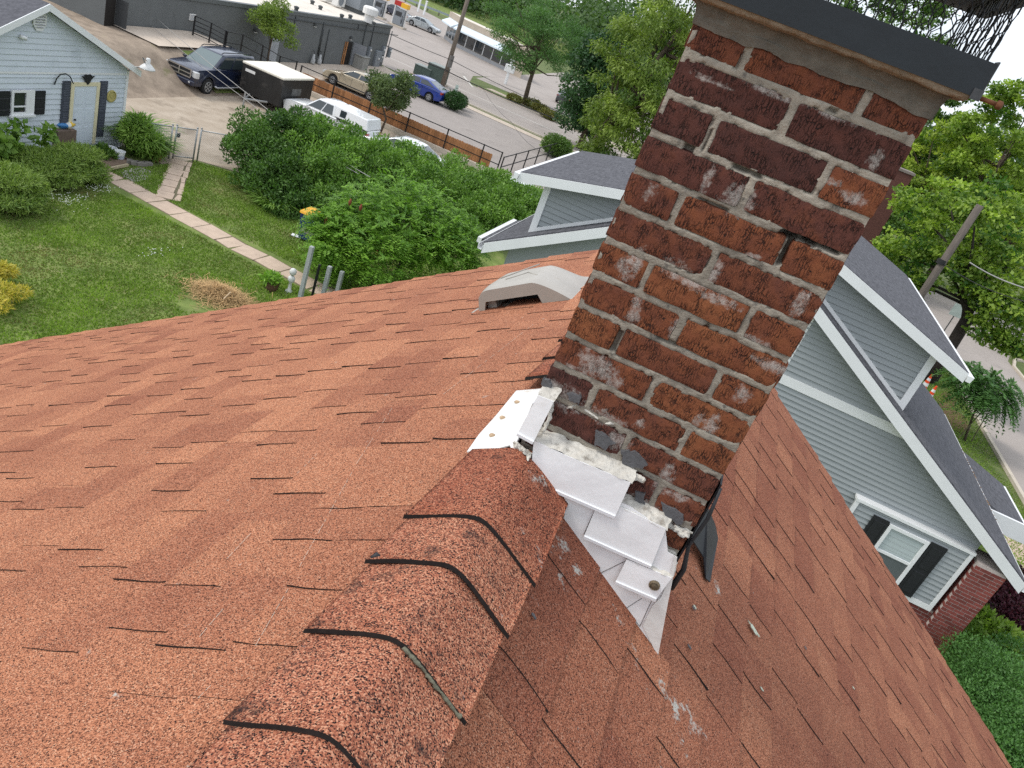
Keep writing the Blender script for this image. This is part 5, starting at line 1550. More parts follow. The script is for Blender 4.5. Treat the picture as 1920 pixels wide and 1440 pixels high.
def car(name, label, cat, loc, rotz, pm, L, Wd, top, cab, wheels, wr=.33, wins=None, group=None, light=M_cglass, extras=None, rimm=None):
    """local frame: +x forward, y left, z up. top: side profile rear->front; cab: rear-base, rear-top, front-top, front-base"""
    t = thing(name, label, cat, loc, rotz, group)
    if rotz == 0: t.rotation_euler = (0, 0, 1e-6); ORI[t.name] = (0, 0, 0)
    hw = Wd / 2
    poly = list(top)
    zb = top[-1][1]
    for wx in sorted(wheels, reverse=True):          # wheel arches along the sill
        for k in range(9):
            a = math.pi * k / 8; poly.append((wx + (wr + .055) * math.cos(a), max(zb, wr + (wr + .055) * math.sin(a)) if 0 < k < 8 else zb))

    def plan(x):
        q = max(0, abs(x) / (L / 2) - .62) / .38; return 1 - .17 * q ** 2.2
    mb = MB(); n = len(poly); ysec = [(-1, 0), (-.985, 0), (.985, 0), (1, 0)]
    zmx = max(p[1] for p in poly)

    def sec(sy, inset):
        return [(x, sy * hw * plan(x) * (1 - .06 * max(0, (z - zmx * .62) / (zmx * .38)) ** 1.5), z) for x, z in poly]
    v = sec(-1, 0) + sec(1, 0)
    mb.add(v, [tuple(range(n)), tuple(range(2 * n - 1, n - 1, -1))] + [(i, n + i, n + (i + 1) % n, (i + 1) % n) for i in range(n)])
    b = part('body', mb, pm, t); 
    bm = bmesh.new(); bm.from_mesh(b.data); bmesh.ops.recalc_face_normals(bm, faces=bm.faces); bm.to_mesh(b.data); bm.free()
    bevel(b, .055, 3, 25); b.data.polygons.foreach_set('use_smooth', [True] * len(b.data.polygons))
    # dark underbody fills the arches
    mb = MB(); mb.box(-L * .42, L * .42, -hw * .78, hw * .78, zb + .02, zb + .35); part('underbody', mb, M_dark, t)
    # cab
    wb, wt = hw * .93, hw * .74
    (xa, za), (xb, zb_), (xc, zc), (xd, zd) = cab
    base = [(xa, -wb, za), (xd, -wb, zd), (xd, wb, zd), (xa, wb, za)]; tp = [(xb, -wt, zb_), (xc, -wt, zc), (xc, wt, zc), (xb, wt, zb_)]
    mid = [(xb * .5 + xc * .5, -wt, max(zb_, zc) + .035), (xb * .5 + xc * .5, wt, max(zb_, zc) + .035)]
    mb = MB(); mb.add(base + tp + mid, [(3, 2, 1, 0), (0, 1, 5, 8, 4), (2, 3, 7, 9, 6), (1, 2, 6, 5), (3, 0, 4, 7), (4, 8, 9, 7), (8, 5, 6, 9)])
    c = part('cab', mb, pm, t)
    bm = bmesh.new(); bm.from_mesh(c.data); bmesh.ops.recalc_face_normals(bm, faces=bm.faces); bm.to_mesh(c.data); bm.free()
    bevel(c, .07, 3, 20); c.data.polygons.foreach_set('use_smooth', [True] * len(c.data.polygons))

    def lerp(p, q, s): return Vector(p).lerp(Vector(q), s)

    def panel(nm, A, B, C_, D, m, parent, ins=(.06, .06, .08, .08), off=.012):
        # A,B base ; D,C top ; inset fractions (left, right, bottom, top)
        f = lambda s, r: lerp(lerp(A, B, s), lerp(D, C_, s), r)
        q = [f(ins[0], ins[2]), f(1 - ins[1], ins[2]), f(1 - ins[1], 1 - ins[3]), f(ins[0], 1 - ins[3])]
        nn = (q[1] - q[0]).cross(q[3] - q[0]).normalized()
        if nn.dot((q[0] + q[2]) / 2 - Vector((0, 0, .9))) < 0: nn = -nn
        mb = MB(); mb.prism([p - nn * .01 for p in q], nn * (.01 + off)); o = part(nm, mb, m, parent)
        bm = bmesh.new(); bm.from_mesh(o.data); bmesh.ops.recalc_face_normals(bm, faces=bm.faces); bm.to_mesh(o.data); bm.free()
        return o
    panel('windscreen', base[2], base[1], tp[1], tp[2], M_wglass, t, (.07, .07, .05, .08))
    panel('rear_window', base[0], base[3], tp[3], tp[0], light, t, (.10, .10, .08, .10))
    for sgn in (0, 1):
        A, B, C_, D = (base[0], base[1], tp[1], tp[0]) if sgn == 0 else (base[3], base[2], tp[2], tp[3])
        for s0, s1 in (wins or ((.12, .50), (.54, .93))):
            f = lambda s, r: lerp(lerp(A, B, s), lerp(D, C_, s), r)
            panel('window', f(s0, 0), f(s1, 0), f(s1, 1), f(s0, 1), M_cglass, t, (0, 0, .12, .14), .010)
    # wheels
    for wx in wheels:
        for sy in (-1, 1):
            yy = sy * (hw - .10); mb = MB()
            prof = [(wr * .62, -.10), (wr * .93, -.10), (wr, -.06), (wr, .06), (wr * .93, .10), (wr * .62, .10)]
            mb.lathe((wx, yy, wr), prof, 20, 'y'); w = part('wheel', mb, M_tyre, t, smooth=False)
            mb = MB(); mb.lathe((wx, yy + sy * .06, wr), [(wr * .64, -.02), (wr * .64, .045), (wr * .56, .05), (wr * .54, .02), (.02, .02)] if sy > 0 else [(wr * .64, .02), (wr * .64, -.045), (wr * .56, -.05), (wr * .54, -.02), (.02, -.02)], 18, 'y', 0)
            for k in range(6):
                a = k * math.pi / 3; ca, sa = math.cos(a), math.sin(a); yo = yy + sy * .09
                mb.obox((wx + ca * wr * .30, yo, wr + sa * wr * .30), (ca * wr * .28, 0, sa * wr * .28), (-sa * .03, 0, ca * .03), (0, .012, 0))
            part('rim', mb, rimm or M_rim, w)
    for sy in (-1, 1):
        xf = cab[3][0] - .25; mb = MB(); mb.obox((xf, sy * (hw * .97 + .08), cab[3][1] + .07), (.06, 0, 0), (0, .09, 0), (0, 0, .055)); part('mirror', mb, pm, t, bev=.03)
        for hx in (cab[3][0] - L * .17, cab[3][0] - L * .36):
            mb = MB(); mb.obox((hx, sy * (hw + .006), cab[3][1] - .10), (.08, 0, 0), (0, .014, 0), (0, 0, .016)); part('door_handle', mb, pm, t)
        for hx in (cab[3][0] - L * .03, cab[3][0] - L * .22, cab[3][0] - L * .40):
            mb = MB(); mb.box(hx - .006, hx + .006, sy * hw - .006, sy * hw + .003, zb + .10, cab[3][1] - .02); part('door_gap', mb, M_dark, t)
    if extras: extras(t, hw, pm)
    return t


def std_lights(xf, zf_, xr, zr_, w=.22, h=.08):
    def ex(t, hw, pm):
        for sy in (-1, 1):
            mb = MB(); mb.obox((xf - .07, sy * hw * .66, zf_), (.09, -sy * .035, 0), (0.03, sy * w * .75, 0), (-.02, 0, h)); part('headlight', mb, M_lamp, t, bev=.02)
            mb = MB(); mb.obox((xr + .07, sy * hw * .72, zr_), (.08, 0, 0), (0, w * .6, 0), (0, 0, h)); part('tail_light', mb, M_red, t, bev=.02)
        mb = MB(); mb.box(xr - .01, xr + .05, -.26, .26, zr_ - .30, zr_ - .17); part('number_plate', mb, M_hvacw, t)
        mb = MB(); mb.box(xf - .06, xf + .012, -hw * .5, hw * .5, zf_ - .22, zf_ - .08); part('grille', mb, M_dark, t)
    return ex


SED = dict(L=4.5, Wd=1.72, top=[(-2.2, .30), (-2.25, .55), (-2.2, .82), (-2.05, .92), (-1.55, .96), (.95, .90), (1.9, .74), (2.15, .60), (2.23, .42), (2.2, .28), (2.1, .22)],
           cab=[(-1.75, .93), (-.95, 1.30), (.15, 1.30), (1.05, .88)], wheels=(-1.32, 1.36), wr=.31)
car('sedan', 'beige four-door sedan parked nose to the pavement pad', 'car', (-23.95, 46.55, .01), math.pi, paint('champagne paint', (.44, .37, .26)), extras=std_lights(2.2, .58, -2.2, .74), **SED)
SED2 = dict(SED); SED2['cab'] = [(-2.0, .98), (-.85, 1.36), (.2, 1.36), (1.15, .92)]; SED2['top'] = [(-2.15, .30), (-2.22, .6), (-2.2, .92), (-2.0, 1.02), (-1.55, 1.0), (1.0, .94), (1.9, .78), (2.15, .62), (2.23, .42), (2.2, .28), (2.1, .22)]
car('sedan', 'royal blue sedan parked beside the green utility boxes', 'car', (-23.3, 54.3, .01), math.pi - .05, paint('royal blue paint', (.004, .030, .23)), extras=std_lights(2.2, .6, -2.2, .85), **SED2)
car('sedan', 'silver sedan driving across the forecourt beyond the road', 'car', (-44.1, 99.0, .01), 0, paint('silver paint', (.33, .36, .37)), extras=std_lights(2.2, .58, -2.2, .74), **SED)
car('sedan', 'dark navy car half hidden behind the fuel pump', 'car', (-49.0, 101.2, .01), 0, paint('navy paint', (.03, .035, .06)), extras=std_lights(2.2, .58, -2.2, .74), **SED)
car('sedan', 'white car parked behind the hedge, only its roof showing', 'car', (-15.0, 34.9, .01), math.pi, paint('white paint', (.72, .74, .74)), extras=std_lights(2.2, .58, -2.2, .74), **SED)
car('sedan', 'pale car roof showing above the hedge near the handrail', 'car', (-9.7, 36.2, .01), math.pi, paint('off-white paint', (.66, .70, .67)), extras=std_lights(2.2, .58, -2.2, .74), **SED)
car('sedan', 'dark parked car under the feathery tree across the road', 'car', (-19.6, 84.0, .01), math.pi / 2, paint('graphite paint', (.05, .055, .06)), extras=std_lights(2.2, .58, -2.2, .74), **SED)
car('sedan', 'pale silver parked car behind the feathery tree trunk across the road', 'car', (-16.3, 83.5, .01), math.pi / 2, paint('pale silver paint', (.42, .45, .48)), extras=std_lights(2.2, .58, -2.2, .74), **SED)


def suv_x(t, hw, pm):
    # cross-bar grille, big lamps, roof rails, side steps
    mb = MB(); mb.box(2.30, 2.37, -.62, .62, .70, 1.04); g = part('grille', mb, M_dark, t)
    mb = MB()
    mb.box(2.371, 2.40, -.66, .66, 1.02, 1.075); mb.box(2.371, 2.40, -.62, .62, .675, .72); mb.box(2.371, 2.40, -.66, -.61, .72, 1.02); mb.box(2.371, 2.40, .61, .66, .72, 1.02); mb.box(2.372, 2.405, -.61, .61, .845, .89); mb.box(2.373, 2.41, -.03, .03, .72, 1.02); part('grille_bars', mb, M_chrome, g)
    for sy in (-1, 1):
        mb = MB(); mb.obox((2.26, sy * .80, .88), (.10, -sy * .02, 0), (.03, sy * .15, 0), (0, 0, .14)); part('headlight', mb, M_lamp, t, bev=.03)
        mb = MB(); mb.obox((-2.33, sy * .84, 1.0), (.04, 0, 0), (0, .07, 0), (0, 0, .2)); part('tail_light', mb, M_red, t)
        mb = MB(); mb.lathe((2.40, sy * .62, .50), [(.05, -.02), (.05, .02), (.02, .025)], 10, 'x'); part('fog_light', mb, M_lamp, t)
        mb = MB(); mb.tube([(-1.1, sy * (hw + .04), .42), (-.9, sy * (hw + .09), .36), (.9, sy * (hw + .09), .36), (1.05, sy * (hw + .04), .42)], .045, 8); part('side_step', mb, M_rim, t, smooth=True)
        mb = MB(); mb.tube([(-1.9, sy * .58, 1.80), (-1.8, sy * .58, 1.86), (.2, sy * .58, 1.86), (.35, sy * .58, 1.80)], .022, 6); part('roof_rail', mb, M_dark, t, smooth=True)
    mb = MB(); mb.box(2.30, 2.42, -.86, .86, .36, .60); part('bumper', mb, pm, t, bev=.05)


car('suv', 'dark blue SUV with chrome cross-bar grille parked on the gravel', 'SUV', (-24.95, 33.75, .01), -math.pi / 2, paint('dark blue paint', (.010, .016, .040)), L=4.75, Wd=1.86,
    top=[(-2.3, .42), (-2.36, .7), (-2.33, 1.15), (1.0, 1.16), (1.25, 1.15), (2.05, 1.08), (2.28, 1.02), (2.34, .8), (2.34, .40), (2.2, .34)],
    cab=[(-2.28, 1.12), (-2.05, 1.78), (.25, 1.76), (1.15, 1.10)], wheels=(-1.45, 1.45), wr=.38, wins=((.06, .33), (.36, .62), (.65, .93)), extras=suv_x)


def pick_x(t, hw, pm):
    mb = MB(); mb.prism([(-2.55, -hw * .92, 1.10), (-2.42, -hw * .80, 1.66), (-2.42, hw * .80, 1.66), (-2.55, hw * .92, 1.10)], (2.0, 0, .05)); c = part('bed_cap', mb, pm, t, bev=.05)
    mb = MB(); mb.box(-2.5, -.7, -hw * .96, hw * .96, 1.07, 1.10); part('cap_seal', mb, M_dark, t)
    for sy in (-1, 1):
        mb = MB(); mb.obox((-1.0, sy * (hw * .855), 1.42), (.18, 0, 0), (0, .012, 0), (0, -sy * .03, .17)); part('cap_window', mb, M_cglass, c)
    std_lights(2.6, .8, -2.6, .9)(t, hw, pm)


pk = car('pickup', 'white pickup truck with a capped bed, half hidden by the hedge', 'pickup', (-18.95, 35.0, .01), math.pi, paint('pickup white paint', (.74, .75, .75)), L=5.2, Wd=1.84,
    top=[(-2.55, .45), (-2.6, .7), (-2.58, 1.08), (-.6, 1.10), (1.2, 1.12), (2.2, 1.05), (2.5, .95), (2.58, .7), (2.55, .42), (2.4, .36)],
    cab=[(-.62, 1.08), (-.40, 1.70), (.55, 1.70), (1.3, 1.08)], wheels=(-1.6, 1.7), wr=.37, wins=((.10, .46), (.50, .92)), extras=pick_x)
pk.scale = (.9, .9, .9)

# black enclosed trailer with pale roof
tr0, tr1 = PZ(530, 149, 2.0), PZ(466, 118, 2.0)
tr = thing('cargo_trailer', 'black enclosed cargo trailer with a cream roof behind the SUV', 'trailer', (-22.45, 35.3, 0))
tx0, tx1, ty0, ty1 = -23.6, -21.3, 34.0, 36.7
M_tblack = mat('trailer black', (.020, .019, .018), .45, .3, 2, spots=((.06, .055, .05), 1.4, .6, .1))
mb = MB(); mb.box(tx0, tx1, ty0, ty1, .42, 1.70); part('box', mb, M_tblack, tr, bev=.02)
mb = MB(); mb.box(tx0 - .02, tx1 + .02, ty0 - .02, ty1 + .02, 1.702, 1.81); part('roof', mb, mat('trailer roof', (.74, .70, .60), .6, .06, 2), tr, bev=.03)
for s in (-1, 1):
    for k in (0, 1):
        yc = (ty0 + ty1) / 2 + (-.38 if k else .38); xx = tx0 if s < 0 else tx1
        mb = MB(); mb.lathe((xx + s * .10, yc, .32), [(.18, -.09), (.31, -.09), (.32, 0), (.31, .09), (.18, .09)], 16, 'x'); w = part('wheel', mb, M_tyre, tr)
        mb = MB(); mb.lathe((xx + s * .10, yc, .32), [(.19, -.095), (.19, .095)], 14, 'x'); part('rim', mb, M_hvacw, w)
mb = MB(); mb.box(tx0 + .2, tx0 + .75, ty0 - .012, ty0 - .001, 1.40, 1.53); part('name_plate', mb, M_hvacw, tr)
mb = MB(); mb.tube([((tx0 + tx1) / 2 - .5, ty0, .42), ((tx0 + tx1) / 2, ty0 - 1.1, .42), ((tx0 + tx1) / 2 + .5, ty0, .42)], .05, 6); mb.tube([((tx0 + tx1) / 2, ty0 - 1.1, 0), ((tx0 + tx1) / 2, ty0 - 1.1, .75)], .04, 8); part('hitch', mb, M_galv, tr)
mb = MB(); mb.box(tx1 + .001, tx1 + .006, ty0 + .9, ty0 + 1.7, .95, 1.28); part('scuff_panel', mb, mat('scuffed patch', (.10, .098, .092), .7, .5, 5), tr)

# ------------------------------------------------------------------ kiosk, pumps, utilities across the road
C0 = Vector(PZ(851, 86)); dA = (Vector(PZ(834, 73)) - C0); dB = (Vector(PZ(906, 113)) - C0)
dA.normalize(); dB.normalize()
M_tan = mat('tan panel', (.40, .34, .27), .8, .08, 2)
ks = thing('kiosk_building', 'small store with dark glass front and white awnings across the road', 'building', tuple(C0))
LA, LB, KH = 5.0, 12.0, 3.1
mb = MB(); mb.prism([C0, C0 + dA * LA, C0 + dA * LA + dB * LB, C0 + dB * LB], (0, 0, KH - .02)); kw = part('wall', mb, M_tan, ks)
mb = MB(); o = -(dA + dB) * .15; mb.prism([C0 + o + Vector((0, 0, KH - .55)), C0 + o + dA * (LA + .3) + Vector((0, 0, KH - .55)), C0 + dA * LA + dB * LB + Vector((0, 0, KH - .55)), C0 + o + dB * (LB + .3) + Vector((0, 0, KH - .55))], (0, 0, .7)); part('parapet', mb, M_tan, ks)
mb = MB(); mb.prism([C0 + dA * .1 + dB * .1 + Vector((0, 0, KH + .151)), C0 + dA * (LA - .1) + dB * .1 + Vector((0, 0, KH + .151)), C0 + dA * (LA - .1) + dB * (LB - .1) + Vector((0, 0, KH + .151)), C0 + dA * .1 + dB * (LB - .1) + Vector((0, 0, KH + .151))], (0, 0, .03)); part('roof', mb, M_membrane, ks)
for dd, oth, n, L_ in ((dA, dB, 3, 4.4), (dB, dA, 6, 9.6)):
    nn = -(oth - dd * oth.dot(dd)).normalized()
    for i in range(n):
        a = C0 + dd * (.35 + i * L_ / n); b = C0 + dd * (.35 + (i + 1) * L_ / n - .12)
        mb = MB(); mb.prism([a + Vector((0, 0, .45)), b + Vector((0, 0, .45)), b + Vector((0, 0, 2.0)), a + Vector((0, 0, 2.0))], nn * .03); w = part('window', mb, M_glass, ks)
        mb = MB(); mb.prism([b + Vector((0, 0, .45)) + dd * .01, b + Vector((0, 0, .45)) + dd * .09, b + Vector((0, 0, 2.0)) + dd * .09, b + Vector((0, 0, 2.0)) + dd * .01], nn * .06); part('mullion', mb, M_trim, w)
    a, b = C0 + dd * .1, C0 + dd * (L_ + .4)
    mb = MB(); mb.prism([a + Vector((0, 0, 2.6)), a + nn * .95 + Vector((0, 0, 2.02)), a + nn * .95 + Vector((0, 0, 1.85)), a + Vector((0, 0, 2.02))], dd * (L_ + .3)); part('awning', mb, mat('white awning', (.62, .70, .76), .6, .05, 2) if 'white awning' not in bpy.data.materials else bpy.data.materials['white awning'], ks)
    mb = MB(); mb.prism([a, a + nn * .10, a + nn * .10 + Vector((0, 0, .40)), a + Vector((0, 0, .40))], dd * (L_ + .3)); part('plinth', mb, M_bdoor, ks)
M_sred, M_syel = mat('red panel', (.42, .03, .025), .4, .05, 4), mat('yellow panel', (.75, .42, .03), .4, .05, 4)
for i, (px, py, lab) in enumerate(((743, 50, 'fuel pump with red and yellow head beside the dark navy car'), (706, 32, 'fuel pump with red and yellow head rising behind the rooftop exhaust fan'))):
    p = Vector(PZ(px, py)); t = thing('fuel_pump', lab, 'fuel pump', tuple(p), group='fuel pumps')
    mb = MB(); mb.box(p.x - .55, p.x + .75, p.y - .3, p.y + .3, .25, 2.0); part('cabinet', mb, M_hvac, t, bev=.03)
    mb = MB(); mb.box(p.x - .95, p.x + 1.1, p.y - .5, p.y + .5, .02, .22); part('island', mb, M_kerb, t)
    mb = MB(); mb.box(p.x - .75, p.x + .12, p.y - .38, p.y + .38, 2.25, 2.75); part('head', mb, M_sred, t)
    mb = MB(); mb.box(p.x + .125, p.x + .95, p.y - .38, p.y + .38, 2.2, 2.70); part('head', mb, M_syel, t)
    for s in (-.70, .90):
        mb = MB(); mb.box(p.x + s - .07, p.x + s + .07, p.y - .07, p.y + .07, .22, 2.24 if s < 0 else 2.19); part('post', mb, M_hvacw, t)
    mb = MB(); mb.box(p.x - .35, p.x + .45, p.y - .315, p.y - .302, 1.2, 1.7); part('display', mb, M_glass, t)
    mb = MB(); mb.tube([(p.x + .6, p.y - .34, 1.4), (p.x + .75, p.y - .5, .9), (p.x + .65, p.y - .42, .5), (p.x + .5, p.y - .34, 1.0)], .03, 6); part('hose', mb, M_dark, t, smooth=True)
for px, py, w, d_, h, lab in ((790, 146, 1.5, .9, .85, 'low green utility box with pale top near the utility pole'), (812, 155, 1.5, 1.0, 1.35, 'tall green utility box against the utility pole')):
    p = PZ(px, py); mb = MB(); mb.box(p[0] - w / 2, p[0] + w / 2, p[1] - .2, p[1] + d_, .1, h); o = thing('utility_box', lab, 'utility box', p, group='green utility boxes')
    part('cabinet', mb, mat('utility green %d' % px, (.075, .105, .09), .5, .1, 3), o, bev=.03)
    mb = MB(); mb.box(p[0] - w / 2 - .15, p[0] + w / 2 + .15, p[1] - .35, p[1] + d_ + .15, 0, .098); part('pad', mb, M_conc, o)
    mb = MB(); mb.box(p[0] - w / 2 - .02, p[0] + w / 2 + .02, p[1] - .22, p[1] + d_ + .02, h + .002, h + .06); part('lid', mb, mat('utility lid %d' % px, (.22, .25, .23), .5), o)
M_wood = mat('weathered pole', (.20, .165, .135), .9, .2, 3, stretch=(8, 8, 1), bump=.4, bscale=20)
pb = Vector(PZ(828, 165)); up_ = thing('utility_pole', 'tall weathered utility pole at the road corner beside green boxes', 'utility pole', tuple(pb))
mb = MB(); mb.tube([pb, pb + Vector((.05, 0, 6)), pb + Vector((.1, 0, 12))], [.19, .16, .13], 12); part('shaft', mb, M_wood, up_, smooth=True)
mb = MB(); mb.box(pb.x - 1.1, pb.x + 1.2, pb.y - .06, pb.y + .06, 10.6, 10.75); part('cross_arm', mb, M_wood, up_)
mb = MB(); mb.lathe((pb.x + .12, pb.y - .02, 1.7), [(.20, 0), (.20, .9)], 12); part('cable_guard', mb, mat('cable guard', (.16, .15, .14), .7), up_)
# guard rail and white posts at the far edge of the forecourt
gr = thing('guard_rail', 'grey steel guard rail along the far edge of the forecourt', 'guard rail', PZ(820, 30))
q0, q1 = Vector(PZ(738, -4)), Vector(PZ(905, 62))
mb = MB(); mb.bar(q0 + Vector((0, 0, .6)), q1 + Vector((0, 0, .6)), .10, .32); part('beam', mb, mat('rail steel', (.30, .34, .36), .5), gr)
for i in range(9):
    p = q0.lerp(q1, i / 8); mb = MB(); mb.box(p.x - .08, p.x + .08, p.y + .06, p.y + .22, 0, .8); part('post', mb, M_wood, gr)
sheet('far_grass', [PZ(740, -6)[:2], PZ(905, 58)[:2], (-20, 150), (-60, 330), (-180, 330)], .016, M_lawn)
for px, py, lab in ((783, 22, 'white post standing left of its twin beside the guard rail'), (794, 28, 'white post standing right of its twin beside the guard rail')):
    p = PZ(px, py); mb = MB(); mb.box(p[0] - .12, p[0] + .12, p[1] - .12, p[1] + .12, 0, 1.9); mb.box(p[0] - .17, p[0] + .17, p[1] - .17, p[1] + .17, 1.901, 2.05)
    solo('gate_post', lab, 'post', mb, M_trim, group='white posts by the guard rail', bev=.02)
p = PZ(852, 196); mb = MB(); mb.box(p[0] - .03, p[0] + .03, p[1] - .5, p[1] - .46, 0, 1.2); mb.box(p[0] - .12, p[0] + .12, p[1] - .53, p[1] - .502, .8, 1.45)
solo('marker_sign', 'small pale marker sign on a thin post in front of the round shrub', 'sign', mb, mat('pale green sign', (.45, .52, .46), .6))
a = Vector(PZ(946, 158)); mb = MB(); mb.box(a.x - .12, a.x + .12, a.y, a.y + .25, 0, 2.3); mb.box(a.x - .5, a.x + .5, a.y - .06, a.y + .3, 1.2, 1.9); mb.box(a.x - .2, a.x + .2, a.y - .05, a.y + .3, 2.301, 2.45)
solo('monument_sign', 'white post sign standing on the lawn strip left of the feathery tree', 'sign', mb, M_trim, bev=.03)
p = Vector(PZ(1757, 640)); sg = thing('street_sign', 'square grey-backed road sign on a post before the intersection', 'sign', tuple(p))
mb = MB(); mb.tube([p, p + Vector((0, 0, 2.4))], .035, 8); part('post', mb, M_pipe, sg)
mb = MB(); mb.box(p.x - .32, p.x + .32, p.y - .045, p.y - .036, 1.65, 2.35); part('panel', mb, mat('sign back', (.36, .42, .39), .5, .08, 4), sg)
pb = Vector(PY(1727, 548, 35.2)); pb.z = 0; up_ = thing('utility_pole', 'grey utility pole rising behind the dormer in front of the maple leaves', 'utility pole', tuple(pb))
tp_ = Vector(PY(1838, 385, pb.y)); mb = MB(); mb.tube([pb, pb.lerp(tp_, .5), tp_], [.17, .16, .15], 12); part('shaft', mb, mat('dark pole wood', (.125, .105, .09), .9, .25, 3, stretch=(8, 8, 1), bump=.4, bscale=20), up_, smooth=True)
mb = MB(); q = Vector(PY(1763, 495, pb.y)); mb.lathe(q, [(.19, 0), (.19, .2)], 12); part('collar', mb, M_dark, up_)
# cones
for px, py, lab in ((1727, 733, 'orange traffic cone with white bands, the upper of the pair'), (1735, 755, 'orange traffic cone with white bands, the lower of the pair')):
    p = Vector(PZ(px, py)); t = thing('traffic_cone', lab, 'traffic cone', tuple(p), group='traffic cones on the lawn')
    mo = bpy.data.materials.get('cone orange') or mat('cone orange', (.75, .075, .015), .5, .05, 4)
    mb = MB(); mb.box(p.x - .22, p.x + .22, p.y - .22, p.y + .22, 0, .05); part('base', mb, mo, t)
    r = lambda z: .17 - .135 * (z - .05) / .80
    for nm, z0, z1, m in (('cone', .05, .30, mo), ('band', .30, .45, M_trim), ('cone', .45, .56, mo), ('band', .56, .68, M_trim), ('cone', .68, .85, mo)):
        mb = MB(); mb.lathe((p.x, p.y, 0), [(r(z0), z0), (r(z1), z1)], 14); part(nm, mb, m, t, smooth=False)

# ------------------------------------------------------------------ overhead wires


def wire(label, pts, r, sag=.3, m=M_iron):
    out = []
    for a, b in zip(pts, pts[1:]):
        a, b = Vector(a), Vector(b)
        for k in range(12):
            t = k / 12; out.append(a.lerp(b, t) - Vector((0, 0, sag * 4 * t * (1 - t))))
    out.append(Vector(pts[-1])); mb = MB(); mb.tube(out, r, 5)
    solo('overhead_wire', label, 'wire', mb, m, smooth=True, group='overhead wires')


YP = 61.4
wire('thick black overhead cable passing low across the utility pole', [PY(500, -25, YP), PY(833, 131, YP), PY(1150, 262, YP)], .038, .25)
wire('thin black overhead wire passing higher across the utility pole', [PY(560, -25, YP), PY(845, 112, YP), PY(1180, 262, YP)], .022, .25)
M_wirep = mat('pale service wire', (.35, .34, .32), .5)
wire('pale service wire over the hedge, the upper one of two', [PY(235, -20, 36), PY(480, 188, 30), PY(694, 332, 25)], .013, .12, M_wirep)
wire('pale service wire over the hedge, the lower one of two', [PY(205, -20, 36), PY(452, 180, 30), PY(672, 326, 25)], .010, .12, M_wirep)
wire('thin wire hanging down from the road cable over the empty lot', [PY(905, 165, YP), PY(960, 230, 52), PY(1015, 285, 42)], .010, .2)
wire('dark wire running from the grey pole past the maple', [PY(1765, 492, 35.1), PY(1940, 570, 33)], .018, .2)
wire('grey wire with a splice box beside the maple crown', [PY(1818, 492, 30), PY(1940, 545, 30)], .022, .1, M_wirep)

# ================================================================== PLANTS
RNG = np.random.default_rng(3)


def unit(n):
    v = RNG.normal(size=(n, 3)); return v / np.linalg.norm(v, axis=1, keepdims=True)


def leaf_mesh(name, P, A, B, tone):
    """diamond leaves: base P, axis A (full length), half-width vectors B"""
    n = len(P); V = np.empty((n, 4, 3), np.float32)
    V[:, 0] = P; V[:, 1] = P + A * .45 + B; V[:, 2] = P + A; V[:, 3] = P + A * .45 - B
    return raw_quads(name, V, np.repeat(tone, 4))


def raw_quads(name, V, tone):
    n = len(V); me = bpy.data.meshes.new(name)
    me.vertices.add(4 * n); me.vertices.foreach_set('co', V.reshape(-1).astype(np.float32))
    me.loops.add(4 * n); me.loops.foreach_set('vertex_index', np.arange(4 * n, dtype=np.int32))
    me.polygons.add(n); me.polygons.foreach_set('loop_start', np.arange(0, 4 * n, 4, dtype=np.int32))
    a = me.attributes.new('tone', 'FLOAT', 'POINT'); a.data.foreach_set('value', np.clip(tone, 0, 1).astype(np.float32))
    me.update(calc_edges=True)
    return me


def cloud(clumps, n, size, ratio=.42, up=.25, shell=.5, seedtone=.25, droop=0.0, jitter=.35):
    """leaves spread through overlapping clumps (cx,cy,cz,rx,ry,rz)"""
    C = np.array(clumps, float); vol = (C[:, 3] * C[:, 4] + C[:, 4] * C[:, 5] + C[:, 3] * C[:, 5])
    idx = RNG.choice(len(C), n, p=vol / vol.sum())
    d = unit(n); r = shell + (1 - shell) * RNG.random(n) ** .6
    r *= 1 + .22 * RNG.normal(size=n) * jitter
    P = C[idx, :3] + d * C[idx, 3:6] * r[:, None]
    A = d * .55 + unit(n) * .8 + np.array([0, 0, up]) - np.array([0, 0, droop]); A /= np.linalg.norm(A, axis=1, keepdims=True)
    Nn = d * .6 + unit(n) * .6 + np.array([0, 0, .55]); B = np.cross(A, Nn); B /= np.linalg.norm(B, axis=1, keepdims=True) + 1e-9
    s = size * (.6 + .7 * RNG.random(n))
    ct = RNG.normal(.5, seedtone, len(C))
    tone = ct[idx] * .6 + .2 + RNG.normal(0, .16, n)
    return P, A * s[:, None], B * (s * ratio * .5)[:, None], tone


def lumpy(cl, k, rad, seed=1, low=-.3):
    """small sprays set over the outside of the big clumps, so the outline breaks up"""
    out = [(c[0], c[1], c[2], c[3] * .86, c[4] * .86, c[5] * .86) for c in cl]
    for c in cl:
        for i in range(k):
            d = unit(1)[0]
            while d[2] < low: d = unit(1)[0]
            q = rad * (.6 + .8 * RNG.random()); out.append((c[0] + d[0] * c[3], c[1] + d[1] * c[4], c[2] + d[2] * c[5], q, q, q * .8))
    return out


